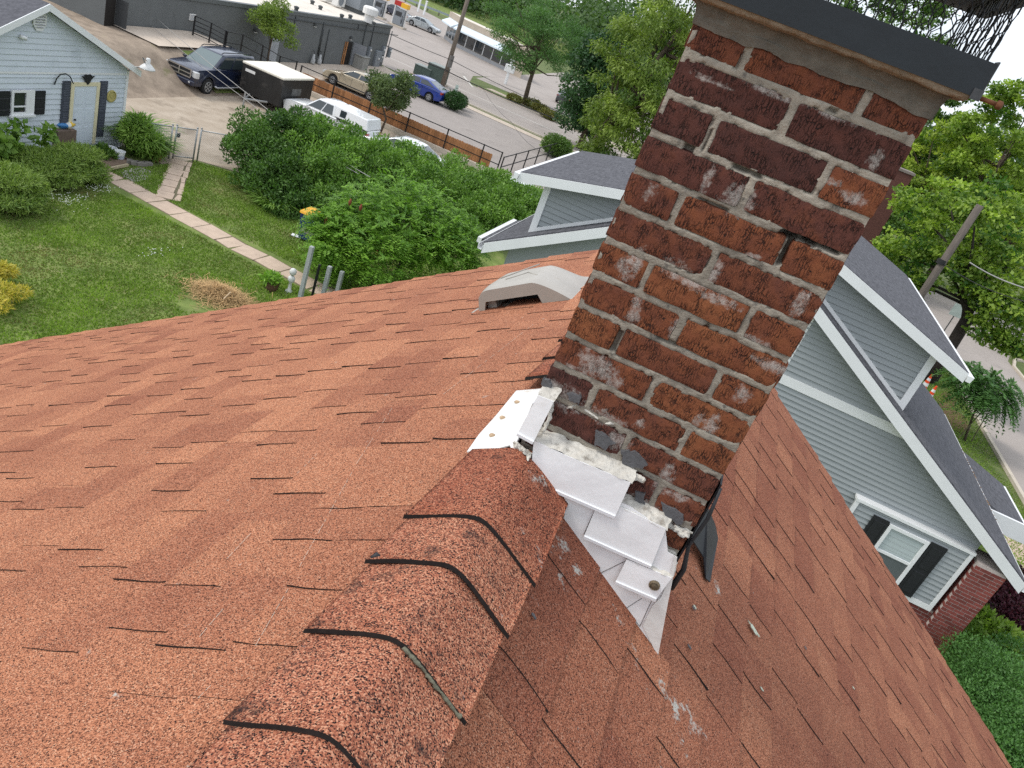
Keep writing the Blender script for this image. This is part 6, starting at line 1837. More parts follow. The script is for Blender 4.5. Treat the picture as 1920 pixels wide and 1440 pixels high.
def pinnate(bases, dirs, length, pairs, ll, droop, tone):
    n = len(bases); out = [[], [], [], []]
    dirs = dirs / np.linalg.norm(dirs, axis=1, keepdims=True)
    side = np.cross(dirs, np.array([0, 0, 1.0]) + .5 * unit(n)); side /= np.linalg.norm(side, axis=1, keepdims=True)
    L_ = length * (.7 + .6 * RNG.random(n)); tn = tone + RNG.normal(0, .18, n)
    for i in range(pairs):
        t = (i + 1) / pairs
        p = bases + dirs * (L_ * t)[:, None] - np.array([0, 0, 1.0]) * (droop * L_ * t * t)[:, None]
        for sg in (-1, 1):
            a = side * sg * .9 + dirs * .45 - np.array([0, 0, .25 * droop]) + .18 * unit(n)
            a /= np.linalg.norm(a, axis=1, keepdims=True); s = ll * (1.1 - .5 * abs(t - .45)) * (.8 + .4 * RNG.random(n))
            b = np.cross(a, np.array([0, 0, 1.0]) + .5 * unit(n)); b /= np.linalg.norm(b, axis=1, keepdims=True)
            out[0].append(p); out[1].append(a * s[:, None]); out[2].append(b * (s * .17)[:, None]); out[3].append(tn)
    return np.concatenate(out[0]), np.concatenate(out[1]), np.concatenate(out[2]), np.concatenate(out[3])


def crown_clumps(c, r, n, cr, flat=.75, bottom=-.5):
    out = []
    while len(out) < n:
        d = unit(1)[0]
        if d[2] < bottom: continue
        k = .35 + .65 * RNG.random() ** .5
        q = cr * (.7 + .6 * RNG.random())
        out.append((c[0] + d[0] * r[0] * k, c[1] + d[1] * r[1] * k, c[2] + d[2] * r[2] * k, q, q, q * flat))
    return out


F_hedge = foliage('privet leaves', (.032, .10, .013), (.24, .40, .075), .28)
F_dark = foliage('dark shrub leaves', (.015, .045, .012), (.05, .12, .03), .2)
F_sumac = foliage('sumac leaves', (.055, .15, .015), (.25, .44, .055), .3)
F_light = foliage('light tree leaves', (.065, .12, .020), (.27, .35, .07), .35)
F_locust = foliage('feathery leaves', (.04, .10, .028), (.13, .25, .075), .35)
F_maple = foliage('maple leaves', (.04, .11, .016), (.32, .43, .065), .38)
F_yel = foliage('yellow-green leaves', (.08, .15, .02), (.46, .55, .09), .4)
F_mid = foliage('mid green leaves', (.035, .09, .018), (.16, .26, .05), .3)
F_far = foliage('far wood leaves', (.035, .075, .026), (.10, .165, .055), .3)
F_jun = foliage('juniper sprays', (.07, .14, .025), (.30, .40, .085), .25)
F_lily = foliage('strap leaves', (.06, .14, .02), (.26, .40, .075), .3)
F_gold = foliage('golden shrub', (.26, .30, .05), (.70, .52, .08), .3)
F_burg = foliage('burgundy leaves', (.02, .006, .012), (.10, .02, .035), .25)
F_grass = foliage('grass blades', (.11, .17, .03), (.30, .43, .075), .3)
F_straw = mat('straw', (.46, .30, .14), .9, .25, 10, tone=.35)
_r = F_grass.node_tree.nodes; _r = [n for n in _r if n.type == 'VALTORGB'][0].color_ramp
_r.elements[0].color = (.24, .20, .09, 1); _e = _r.elements.new(.28); _e.color = (.115, .19, .032, 1)
M_bark = mat('bark', (.10, .075, .055), .95, .25, 6, stretch=(4, 4, 1), bump=.6, bscale=20)
M_stem = mat('green stem', (.12, .11, .06), .9, .2, 6)


def plant(name, label, cat, base, crown_data, fm, trunk=None, group=None, cname='crown', tname='trunk'):
    t = thing(name, label, cat, tuple(map(float, base)), group=group)
    P, A, B, tone = crown_data
    me = leaf_mesh(cname, P - np.array(base), A, B, tone); me.materials.append(fm)
    o = _link(cname, me, t, ORI[t.name])
    if trunk: part(tname, trunk, M_bark, t, smooth=True)
    return t


def trunk_mb(base, top, r, clumps, nl, seed=0, bend=.3):
    mb = MB(); b, tp = Vector(base), Vector(top); rs = random.Random(seed)
    pts = [b + Vector((0, 0, -.1)), b.lerp(tp, .3) + Vector((rs.uniform(-bend, bend), rs.uniform(-bend, bend), 0)) * .4, b.lerp(tp, .65) + Vector((rs.uniform(-bend, bend), rs.uniform(-bend, bend), 0)), tp]
    mb.tube(pts, [r * 1.25, r, r * .75, r * .35], 9)
    cs = list(clumps); rs.shuffle(cs)
    for c in cs[:nl]:
        s = pts[1].lerp(tp, rs.uniform(.1, .9)); e = Vector(c[:3]); m = s.lerp(e, .5) + Vector((0, 0, -.1 * (e - s).length))
        mb.tube([s, m, e], [r * .4, r * .25, r * .08], 6)
    return mb


def tree(name, label, base, crown_c, crown_r, ncl, cr, nleaf, size, fm, r=.2, nl=12, group=None, ratio=.6, up=.1, droop=0, shell=.35, seed=0, cl=None, flat=.7, bottom=-.5):
    cl = cl or crown_clumps(crown_c, crown_r, ncl, cr, flat, bottom)
    tp = (crown_c[0], crown_c[1], crown_c[2] + crown_r[2] * .5)
    return plant(name, label, 'tree', base, cloud(cl, nleaf, size, ratio, up, shell, droop=droop), fm, trunk_mb(base, tp, r, cl, nl, seed), group)


# --- hedge behind the yard and the dark shrub at its end
def cpy(l): return [tuple(PY(a, b, y)) + (r, r, r * .85) for a, b, y, r in l]


hl = cpy([(600, 276, 28.5, 1.25), (650, 286, 29.5, 1.25), (640, 325, 28, 1.5), (695, 304, 31, 1.25), (700, 342, 29, 1.6), (748, 318, 32, 1.25), (760, 358, 30, 1.6), (800, 345, 33, 1.2), (820, 365, 31, 1.6), (850, 345, 34, 1.5), (870, 390, 31.5, 1.5),
          (900, 365, 34, 1.4), (915, 410, 32, 1.5), (945, 378, 34.5, 1.35), (960, 410, 33, 1.3), (985, 385, 35, 1.1), (880, 430, 30.5, 1.3), (600, 320, 27, 1.6), (650, 370, 26.5, 1.4), (990, 400, 34, 1.0)])
hl = [(c[0] * .95, c[1] * .95, H + (c[2] - H) * .95, c[3] * .95, c[4] * .95, c[5] * .95) for c in hl]
plant('privet_hedge', 'long thick green hedge between the lawn and the parked cars', 'hedge', (-11.5, 31, 0), cloud(lumpy(hl, 16, .34), 110000, .12, .5, .45, .45, .22), F_hedge, cname='foliage')
hl = cpy([(490, 256, 25.5, 1.1), (535, 252, 26.5, 1.05), (500, 300, 24.5, 1.3), (560, 296, 26.5, 1.3), (550, 340, 25, 1.4), (500, 345, 23.8, 1.0), (590, 380, 24.5, 1.2), (540, 385, 23.6, .9), (590, 266, 28, 1.1), (470, 285, 24.8, .7)])
cd = cloud(lumpy(hl, 18, .30), 56000, .11, .55, .4, .45, .2)
pt_ = plant('dark_shrub', 'large dark green shrub at the left end of the hedge beside the lawn', 'shrub', (-14.2, 24.2, 0), cd, foliage('laurel leaves', (.018, .058, .010), (.12, .23, .042), .22), cname='foliage')
# strap leaves at its foot
def straps(c, n, L_, rad, seedtone=.5, w=.028, lift=1.0):
    V = []; T = []
    for i in range(n):
        a = RNG.random() * 2 * math.pi; r0 = rad * RNG.random() ** .5; b = np.array([c[0] + math.cos(a) * r0 * .55, c[1] + math.sin(a) * r0 * .55, c[2]])
        a2 = a + RNG.normal() * .5; h = np.array([math.cos(a2), math.sin(a2), 0]); l = L_ * (.6 + .7 * RNG.random()); tn = RNG.normal(seedtone, .2)
        s = np.array([-h[1], h[0], 0]) * w; pr = None
        for k in range(5):
            t = k / 4; p = b + h * l * (.15 * t + .55 * t * t) + np.array([0, 0, 1]) * l * lift * (1.0 * t - .62 * t * t); ww = s * (1 - .85 * t ** 2)
            if pr is not None: V.append([pr[0] - pr[1], pr[0] + pr[1], p + ww, p - ww]); T.append(tn)
            pr = (p, ww)
    return np.array(V), np.array(T)


V, T = straps(PZ(512, 392), 140, .9, .9)
me = raw_quads('strap_leaves', V - np.array(ORI[pt_.name]), np.repeat(T, 4)); me.materials.append(F_lily); _link('strap_leaves', me, pt_, ORI[pt_.name])

# --- sumac in front of the hedge
cl = cpy([(615, 430, 20.2, .5), (622, 470, 19.6, .5), (650, 440, 20.3, .85), (700, 400, 21.2, 1.0), (745, 375, 21.8, .95), (790, 395, 22, 1.0), (830, 430, 22, .9), (870, 460, 22, .7), (760, 440, 20.8, 1.1), (700, 455, 20.2, 1.0), (640, 490, 19.8, .7), (720, 495, 19.9, .9), (800, 470, 20.9, .9), (660, 410, 20.9, .7), (850, 480, 21.4, .7)])
C = np.array(cl); n = 3000; idx = RNG.integers(0, len(C), n); d = unit(n); d[:, 2] = d[:, 2] * .8 + .15
bases = C[idx, :3] + d * C[idx, 3:6] * (.45 + .5 * RNG.random(n))[:, None]
dirs = d + .5 * unit(n) + np.array([0, 0, .35])
sm = plant('sumac_shrub', 'bright green feathery-leaved shrub standing in front of the hedge', 'shrub', PZ(740, 510), pinnate(bases, dirs, .50, 8, .135, .55, .5), F_sumac, trunk_mb(PZ(740, 510), tuple(C[6, :3]), .09, cl, 13, 4), cname='crown')
M_seed = mat('rusty seed head', (.22, .06, .03), .9, .2, 40)
for px, py in ((675, 395), (688, 465), (705, 480), (655, 385), (610, 420), (690, 478)):
    p = Vector(PY(px, py, 20.0)); mb = MB(); mb.tube([p, p + Vector((0, 0, .10)), p + Vector((0, 0, .2))], [.03, .05, .015], 7); part('seed_head', mb, M_seed, sm, smooth=True)


# --- right-hand shrubs below the grey house
def bush(name, label, clp, n, size, fm, base, ratio=.5, up=.3, cat='shrub', shell=.6, group=None, nm='foliage'):
    return plant(name, label, cat, base, cloud(clp, n, size, ratio, up, shell, .12), fm, cname=nm, group=group)


def cz(l): return [(PZ(a, b, z)[0], PZ(a, b, z)[1], z, r, r, r * .8) for a, b, z, r in l]


bush('clipped_shrub', 'dense green shrub at the lower right beside the roof edge', cz([(1830, 1250, 1.0, .7), (1880, 1290, 1.0, .8), (1930, 1330, 1.0, .8), (1860, 1350, .9, .8), (1915, 1400, .9, .8), (1880, 1440, .8, .8), (1835, 1300, .8, .7), (1900, 1240, .8, .6), (1950, 1440, .8, .8)]), 46000, .062, foliage('shrub green', (.03, .09, .02), (.12, .26, .06), .25), PZ(1880, 1340), .45)
bush('hosta_clump', 'light yellow-green leafy clump beside the brick pier', cz([(1835, 1165, .5, .42), (1875, 1195, .5, .42), (1900, 1215, .45, .4), (1820, 1195, .4, .35)]), 2600, .17, foliage('lime leaves', (.10, .19, .03), (.30, .42, .07), .35), PZ(1860, 1195), .4, .2)
bush('burgundy_shrub', 'dark burgundy shrub next to the light leafy clump', cz([(1895, 1120, .9, .5), (1925, 1150, .9, .6), (1880, 1150, .7, .5), (1860, 1085, .8, .45), (1930, 1100, 1.0, .5)]), 9000, .085, F_burg, PZ(1895, 1150), .5)
bush('fern_clump', 'fine grassy green clump at the foot of the brick pier', cz([(1800, 1190, .4, .45), (1790, 1215, .4, .45), (1825, 1215, .3, .4)]), 5000, .13, F_mid, PZ(1800, 1200), .14, .9)

# --- garage planting
jc = lambda l: [(p[0], p[1], z, rx, ry, rz_) for (a, b, z, rx, ry, rz_) in l for p in [PZ(a, b, z)]]
bush('juniper', 'spreading juniper in front of the garage door', jc([(95, 298, .62, .75, .8, .13), (150, 285, .80, .6, .7, .12), (165, 312, .48, .55, .6, .12), (70, 318, .50, .6, .7, .12), (125, 318, .46, .7, .7, .12), (60, 290, .66, .5, .6, .12), (178, 330, .25, .4, .5, .11), (105, 332, .28, .65, .65, .12), (120, 296, .70, .6, .6, .10), (85, 306, .45, .7, .7, .1)]), 26000, .13, F_jun, PZ(110, 330), .2, .1, shell=.35, nm='sprays')
bush('juniper', 'spreading juniper at the left edge nearer the lawn', jc([(10, 330, .80, .8, .8, .14), (45, 345, .62, .6, .6, .12), (10, 362, .50, .8, .8, .13), (52, 364, .38, .5, .5, .11), (-15, 318, .85, .7, .7, .13), (30, 378, .26, .6, .6, .12), (25, 345, .55, .7, .7, .1)]), 24000, .13, F_jun, PZ(15, 375), .2, .1, shell=.35, nm='sprays')
bush('climbing_vine', 'leafy vine climbing at the left edge of the garage wall', jc([(3, 275, .8, .35, .4, .35), (15, 258, 1.1, .22, .25, .25), (10, 290, .5, .4, .4, .25), (38, 235, 1.4, .12, .18, .1), (25, 242, 1.3, .15, .2, .12), (82, 258, .9, .2, .3, .2), (90, 245, 1.05, .12, .15, .12)]), 620, .22, F_lily, PZ(10, 300), .75, -.1)
t = thing('garage_lily', 'bushy green clump of arching leaves by the garage corner', 'shrub', PZ(262, 296))
V = []; T = []
for a, b, n, L_, r in ((250, 283, 220, 1.35, .45), (265, 292, 240, 1.3, .55), (285, 296, 180, 1.0, .45), (258, 272, 200, 1.5, .5)):
    v, q = straps(PZ(a, b), n, L_, r, .5, .04, 1.25); V.append(v); T.append(q)
V = np.concatenate(V); T = np.concatenate(T)
me = raw_quads('leaves', V - np.array(ORI[t.name]), np.repeat(T, 4)); me.materials.append(F_lily); _link('leaves', me, t, ORI[t.name])
cl = jc([(250, 248, .9, .45, .5, .4), (272, 265, .7, .5, .55, .4), (258, 235, 1.15, .4, .45, .35), (290, 280, .4, .35, .35, .3)])
P, A, B, tn = cloud(cl, 5200, .20, .2, .1, .4, .2); me = leaf_mesh('side_leaves', P - np.array(ORI[t.name]), A, B, tn); me.materials.append(F_lily); _link('side_leaves', me, t, ORI[t.name])
for lab, l in (('golden-yellow shrub at the left edge of the lawn, upper of two', [(-6, 505, .35, .26, .26, .16), (12, 508, .3, .2, .2, .1)]), ('golden-yellow shrub at the left edge of the lawn, lower of two', [(0, 545, .32, .28, .3, .14), (30, 548, .26, .25, .3, .10), (-2, 572, .25, .2, .2, .12)])):
    bush('golden_shrub', lab, jc(l), 1300, .12, F_gold, PZ(l[0][0], l[0][1] + 12), .2, .1, group='golden shrubs by the lawn')
bush('ground_leaves', 'low leafy weeds beside the plastic buckets', jc([(190, 285, .25, .25, .3, .2), (200, 292, .2, .25, .3, .18)]), 500, .15, F_mid, PZ(193, 296), .5, .4, cat='weeds')

# --- small trees by the lot
cl = crown_clumps((-18.4, 39.3, 2.1), (1.25, 1.25, 1.25), 22, .50, .8, -.8)
plant('lot_tree', 'small grey-green tree in front of the cedar fence', 'tree', (-18.3, 39.2, 0), cloud(cl, 9500, .13, .6, .1, .3), foliage('olive leaves', (.05, .085, .03), (.15, .20, .075), .3), trunk_mb((-18.3, 39.2, 0), (-18.4, 39.3, 2.6), .06, cl, 16, 2))
p0 = (-27.4, 41.8, bz(-27.4, 41.8))
cl = crown_clumps((-27.4, 41.8, 2.6), (1.35, 1.35, 1.1), 20, .50, .8, -.7)
plant('ramp_tree', 'small light green tree behind the SUV before the grey building', 'tree', p0, cloud(cl, 7500, .13, .5, .1, .3), F_light, trunk_mb(p0, (-27.4, 41.8, 3.2), .05, cl, 16, 3))
bush('round_shrub', 'round dark shrub at the corner of the parking lot', jc([(853, 188, .7, .75, .75, .6), (862, 190, .5, .6, .6, .5)]), 5000, .13, F_dark, PZ(855, 198), .5)
bush('verge_shrub', 'round green shrub on the grass corner past the handrail', jc([(1040, 272, .8, .9, .8, .7), (1052, 276, .7, .8, .8, .6)]), 5500, .14, F_mid, PZ(1042, 282), .5)

# --- street trees
B0 = PZ(982, 197)
cl = crown_clumps((-21.2, 72.0, 5.6), (4.8, 4.8, 3.3), 90, .95, .45, -.8)
plant('feathery_tree', 'spreading feathery green tree on the lawn strip across the road', 'tree', B0, cloud(cl, 34000, .20, .32, .05, .15, .25, jitter=1.0), F_locust, trunk_mb(B0, (-21.2, 72.0, 6.4), .19, cl, 40, 5))
B0 = (-9.6, 49.5, 0)
cl = crown_clumps((-12.0, 60.5, 4.6), (2.0, 2.3, 4.4), 40, 1.1, .8, -.9)
plant('dark_tree', 'narrow dark green tree beside the road, left of the bright tree', 'tree', (-12, 60.5, 0), cloud(cl, 26000, .26, .6, .1, .5, .2), foliage('dark tree leaves', (.018, .055, .02), (.06, .13, .042), .25), trunk_mb((-12, 60.5, 0), (-12, 60.5, 7), .2, cl, 10, 6))
cl = crown_clumps((-6.3, 46.5, 7.2), (3.6, 3.6, 6.0), 170, .72, .55, -.95)
plant('bright_tree', 'tall bright green tree rising behind the chimney and the grey dormer', 'tree', B0, cloud(cl, 52000, .21, .42, -.1, .3, .45, droop=.6, jitter=.8), F_light, trunk_mb(B0, (-6.3, 46.5, 10), .28, cl, 22, 7))
# maple over the street corner
B0 = PZ(1742, 716)
M0 = (PY(1835, 545, B0[1]))
cl = [tuple(PY(a, b, y)) + (r, r, r * .7) for a, b, y, r in ((1690, 480, 39, 1.1), (1730, 440, 39, 1.3), (1770, 500, 38, 1.1), (1800, 430, 39, 1.4), (1850, 470, 38, 1.3), (1900, 430, 39, 1.4), (1890, 510, 37, 1.2), (1850, 560, 36.5, .8), (1900, 570, 36.5, .9), (1660, 520, 39.5, .8), (1700, 530, 38.5, .8), (1860, 620, 36.5, .7), (1900, 640, 36, .6), (1780, 380, 39, 1.2), (1860, 380, 39.5, 1.3), (1925, 480, 37.5, 1.3), (1720, 390, 40, 1.1), (1820, 510, 37.5, .8), (1930, 600, 36.5, .9), (1830, 398, 36.1, .4))]
plant('maple_tree', 'broad maple with a dark forked trunk at the street corner', 'tree', B0, cloud([q for c in cl for q in [(c[0] + d[0] * c[3] * .95, c[1] + d[1] * c[4] * .95, c[2] + d[2] * c[5] * 1.05, .50, .50, .16) for d in unit(22)]], 22000, .19, .7, 0, .25, .5, droop=.2, jitter=.8), F_maple, None)
tr_ = MB(); b = Vector(B0); f_ = Vector(PY(1815, 596, B0[1]))
tr_.tube([b + Vector((0, 0, -.1)), b.lerp(f_, .5), f_], [.34, .27, .27], 12)
for q in ((1805, 560), (1828, 545), (1850, 590)):
    e = Vector(PY(*q, B0[1])); tr_.tube([f_ - Vector((0, 0, .2)), f_.lerp(e, .5) + Vector((.05, 0, .0)), e], [.20, .17, .13], 9)
for c in cl:
    s = Vector(PY(*random.choice(((1805, 560), (1828, 545), (1850, 590))), B0[1])); e = Vector(c[:3]); tr_.tube([s, s.lerp(e, .5) + Vector((0, 0, .2)), e], [.09, .06, .02], 6)
mp_ = [o for o in COL.objects if o.name.startswith('maple_tree')][0]
part('trunk', tr_, mat('dark bark', (.035, .028, .024), .95, .25, 5, stretch=(4, 4, 1), bump=.6, bscale=20), mp_, smooth=True)
# taller trees behind the right side
for lab, px, py, y, w, h, nl_, fm, sz in (('yellow-green tree behind the maple', 1790, 330, 62, 5.5, 4.2, 26000, F_yel, .30), ('tall mid-green tree right of the chimney top', 1700, 260, 66, 3.4, 6.0, 26000, F_mid, .28), ('tall green tree at the right edge below the sky', 1885, 290, 58, 3.6, 4.6, 26000, F_maple, .28), ('green tree low behind the grey dormer roof', 1660, 460, 58, 3.0, 3.6, 20000, F_mid, .26), ('light green tree at the right edge beyond the street', 1915, 420, 66, 4.0, 4.0, 18000, F_yel, .30), ('green tree peeping through the wire mesh of the cap', 1620, 90, 75, 6.5, 7.0, 30000, F_mid, .34)):
    c = PY(px, py, y); cl = crown_clumps(c, (w, w * .8, h), 150, w * .145, .38, -.9)
    plant('street_tree', lab, 'tree', (c[0], c[1], 0), cloud(cl, int(nl_ * .8), sz * .85, .6, .05, .25, .48, jitter=.9), fm, trunk_mb((c[0], c[1], 0), c, .26, cl, 14, int(px)), group='tall trees beyond the side street')
# sapling with stakes
B0 = Vector(PZ(1808, 826)); tp_ = Vector(PY(1838, 740, B0.y))
n = 420; ctr = np.array(PY(1850, 725, B0.y)); d = unit(n); d[:, 2] *= .65
bases = ctr + d * np.array([1.5, 1.3, .95]) * (.15 + .8 * RNG.random(n))[:, None]
sp = plant('sapling', 'staked young tree with drooping leaves on the kerb lawn', 'tree', tuple(B0), pinnate(bases, d + np.array([0, 0, .15]) + .3 * unit(n), .55, 9, .20, .8, .5), foliage('ash leaves', (.03, .09, .022), (.12, .24, .065), .3), None)
mb = MB(); mb.tube([B0, B0.lerp(tp_, .6), Vector(ctr)], [.05, .04, .02], 8)
for i in range(0, n, 14): mb.tube([B0.lerp(Vector(ctr), .75), Vector(bases[i])], [.015, .006], 5)
part('trunk', mb, M_bark, sp, smooth=True)
for s in (-1, 1):
    mb = MB(); mb.tube([B0 + Vector((s * .28, .1 * s, 0)), B0 + Vector((s * .12, .05 * s, 1.35))], .022, 6); part('stake', mb, M_stem, sp)
# second young tree on the far side
B0 = PZ(1905, 670); cl = crown_clumps((B0[0] + .4, B0[1], 2.8), (1.4, 1.4, 1.2), 16, .5)
plant('corner_tree', 'dark little tree on the grass across the side street', 'tree', B0, cloud(cl, 6000, .16, .6, 0, .4), F_mid, trunk_mb(B0, (B0[0] + .3, B0[1], 2.6), .13, cl, 6, 9))
bush('flower_bed', 'low mixed planting under the feathery tree', jc([(1000, 195, .4, .9, .6, .4), (1015, 205, .4, .9, .6, .4), (1030, 215, .4, .9, .6, .4), (965, 185, .35, .8, .5, .35)]), 5000, .16, foliage('mixed bed', (.06, .09, .02), (.26, .22, .06), .3), PZ(1005, 205), .5, cat='flower bed')

# --- woods on the horizon
cl = []
for i in range(210):
    x = RNG.uniform(-190, 70); y = 150 + RNG.uniform(0, 60) - .12 * x; q = RNG.uniform(4.5, 8); h = RNG.uniform(4, 13)
    if x < -42 and y < 215: h *= .6
    cl.append((x, y, h, q, q, q * .9))
for i in range(80):
    x = RNG.uniform(8, 90); y = 84 + RNG.uniform(0, 40); q = RNG.uniform(3, 5.5); cl.append((x, y, RNG.uniform(2, 11), q, q, q * .9))
P, A, B, tn = cloud(cl, 130000, .85, .7, .1, .55, .3)
me = leaf_mesh('woods', P, A, B, tn); me.materials.append(F_far); o = _link('woods', me, None, (0, 0, 0)); o['kind'] = 'stuff'; o['label'] = 'mass of green woods along the horizon beyond the road'

# --- lawn grass, clover, straw
def in_poly(x, y, poly):
    c = np.zeros(len(x), bool); j = len(poly) - 1
    for i in range(len(poly)):
        xi, yi = poly[i]; xj, yj = poly[j]
        c ^= ((yi > y) != (yj > y)) & (x < (xj - xi) * (y - yi) / (yj - yi + 1e-12) + xi); j = i
    return c


def grass(name, label, poly, n, h, z0, fm, avoid=()):
    a = np.array(poly); x = RNG.uniform(a[:, 0].min(), a[:, 0].max(), n); y = RNG.uniform(a[:, 1].min(), a[:, 1].max(), n)
    k = in_poly(x, y, poly)
    for q in avoid: k &= ~in_poly(x, y, q)
    wn_ = np.array([mnoise.noise((float(u) * .35, float(v) * .35, 7)) + .5 * mnoise.noise((float(u) * 1.3, float(v) * 1.3, 3)) for u, v in zip(x, y)])
    k &= (wn_ + RNG.normal(0, .12, len(x))) < .5          # thin where the lawn is worn
    x, y = x[k], y[k]; n = len(x)
    # taller and lusher in drifts
    dr = np.array([mnoise.noise((float(u) * .55, float(v) * .55, 0)) for u, v in zip(x, y)])
    hh = h * (.65 + .6 * RNG.random(n)) * (1 + .7 * np.clip(dr, -.5, 1))
    P = np.stack([x, y, np.full(n, z0)], 1); A = unit(n) * .55; A[:, 2] = np.abs(A[:, 2]) * .5 + .8; A *= hh[:, None]
    an = RNG.random(n) * 2 * math.pi; B = np.stack([np.cos(an), np.sin(an), np.zeros(n)], 1) * (.010 + .006 * RNG.random(n))[:, None] * 1.3
    dr2 = np.array([mnoise.noise((float(u) * 1.7, float(v) * 1.7, 5)) for u, v in zip(x, y)])
    tn = .46 + .42 * dr + .30 * dr2 + RNG.normal(0, .16, n)
    me = leaf_mesh(name, P, A, B, tn); me.materials.append(fm); o = _link(name, me, None, (0, 0, 0)); o['kind'] = 'stuff'; o['label'] = label
    return o


pav = [[(-18.4, 19.0), (-8, 18.3), (-8, 19.6), (-18.4, 20.0)], [tuple(q) for q in bedp]]
grass('grass', 'short patchy green grass of the yard lawn', [(-19.0, 7), (-5, 7), (-5, 22), (-9, 27), (-14.5, 27), (-14.8, 25.4), (-17.9, 23.9), (-17.9, 21.5), (-19.0, 20)], 250000, .055, .0, F_grass, pav)
grass('grass', 'grass of the lawn beside the right-hand street', [(8.5, 17), (13.5, 17), (13.5, 46), (9, 46)], 60000, .06, .0, F_grass, [])
# clover flowers
mb = MB()
for cxp, cyp, sx, sy, n in ((125, 378, 45, 16, 90), (185, 357, 28, 9, 60), (285, 478, 30, 10, 26), (85, 372, 20, 8, 20)):
    for i in range(n):
        p = Vector(PZ(cxp + rr.gauss(0, sx * .5), cyp + rr.gauss(0, sy * .5))); z = .07 + rr.random() * .04; s = .017
        mb.add([p + Vector((-s, 0, z)), p + Vector((0, -s, z)), p + Vector((s, 0, z)), p + Vector((0, s, z)), p + Vector((0, 0, z + s)), p + Vector((0, 0, z - s))], [(0, 1, 4), (1, 2, 4), (2, 3, 4), (3, 0, 4), (1, 0, 5), (2, 1, 5), (3, 2, 5), (0, 3, 5)])
o = solo('clover_flowers', 'white clover flowers scattered in the lawn', None, mb, mat('clover white', (.66, .68, .60), .8), kind='stuff')
# straw heap
c0 = Vector(PZ(415, 558)); mb = MB()
for i in range(2600):
    a = rr.random() * 6.283; r = abs(rr.gauss(0, .46)); p = c0 + Vector((math.cos(a) * r * 1.25, math.sin(a) * r * .85 - .0, max(.01, .26 * math.exp(-r * r * 3.0) * rr.random() ** .4 + .01)))
    d = Vector((rr.gauss(0, 1), rr.gauss(0, 1), rr.gauss(0, .35))).normalized() * rr.uniform(.07, .20); s = d.cross(Vector((0, 0, 1))).normalized() * .005
    mb.add([p - d, p - d + s * 2, p + d + s * 2 + Vector((0, 0, .01)), p + d + Vector((0, 0, .01))], [(0, 1, 2, 3)], tone=rr.random())
solo('straw_heap', 'heap of dry yellow straw on the lawn beside the roof edge', 'straw heap', mb, F_straw, base=tuple(c0))
mb = MB(); a = Vector(PZ(432, 548, .35)); mb.tube([a, a + Vector((.03, -.28, -.1))], .016, 6); solo('stick', 'short pale stick lying on the straw heap', 'stick', mb, mat('pale wood', (.52, .38, .24), .8))

# ================================================================== YARD OBJECTS
# basket planter
b0 = Vector(PZ(508, 545)); bk = thing('basket_planter', 'brown basket planter with a small green plant near the straw', 'planter', tuple(b0))
mb = MB(); mb.lathe(b0, [(.13, 0), (.17, .12), (.19, .26), (.20, .27), (.17, .24)], 14); part('basket', mb, mat('wicker', (.11, .06, .035), .9, .3, 40, bump=.6, bscale=60), bk)
P, A, B, tn = cloud([(b0.x - .05, b0.y, .36, .26, .26, .16)], 420, .12, .45, .3, .2); me = leaf_mesh('plant', P - np.array(ORI[bk.name]), A, B, tn); me.materials.append(F_sumac); _link('plant', me, bk, ORI[bk.name])
# white garden ornament
b0 = Vector(PZ(541, 548)); gb = thing('garden_bust', 'white garden ornament with a round head beside the path end', 'ornament', tuple(b0))
mb = MB(); mb.lathe(b0, [(.10, 0), (.10, .05), (.05, .10), (.04, .30), (.09, .36), (.10, .45), (.04, .52)], 12); part('pedestal', mb, mat('white stone', (.60, .60, .57), .7, .1, 20), gb, smooth=True)
mb = MB(); mb.lathe(b0 + Vector((0, 0, .52)), [(.03, 0), (.085, .05), (.10, .12), (.075, .19), (.02, .22)], 12); part('head', mb, bpy.data.materials['white stone'], gb, smooth=True)
# grey timber arbor under the sumac
ab = thing('timber_arbor', 'grey weathered timber arbor at the lower end of the path', 'arbor', PZ(590, 545))
M_grey = mat('weathered timber', (.36, .38, .37), .85, .12, 4, stretch=(8, 8, 1.2), bump=.4, bscale=30)
for px, pt_top in (((562, 562), (589, 464)), ((604, 560), (620, 500)), ((630, 556), (640, 508))):
    b = Vector(PZ(*px)); tp_ = Vector(PY(*pt_top, b.y)); mb = MB(); mb.box(b.x - .055, b.x + .055, b.y - .055, b.y + .055, 0, tp_.z); part('post', mb, M_grey, ab, bev=.006)
b = Vector(PZ(585, 556)); mb = MB(); mb.tube([b, b + Vector((0, 0, 1.0))], .04, 8); part('pipe', mb, M_iron, ab)
a = Vector(PY(566, 430, 19.9)); mb = MB(); mb.bar(a, a + Vector((1.0, .15, .0)), .10, .12); part('beam', mb, mat('pale timber', (.47, .46, .40), .85, .15, 5), ab, bev=.006)
bn = Vector(PZ(577, 452)); bi = thing('wheelie_bin', 'blue bin with a yellow lid standing at the dark shrub', 'bin', tuple(bn))
mb = MB(); w0, w1, hh = .24, .30, .92
mb.add([bn + Vector(q) for q in ((-w0, -w0, .08), (w0, -w0, .08), (w0, w0, .08), (-w0, w0, .08), (-w1, -w1, hh), (w1, -w1, hh), (w1, w1, hh), (-w1, w1, hh))], [(3, 2, 1, 0), (4, 5, 6, 7), (0, 1, 5, 4), (1, 2, 6, 5), (2, 3, 7, 6), (3, 0, 4, 7)]); part('body', mb, mat('blue plastic', (.020, .042, .16), .45, .1, 5), bi, bev=.02)
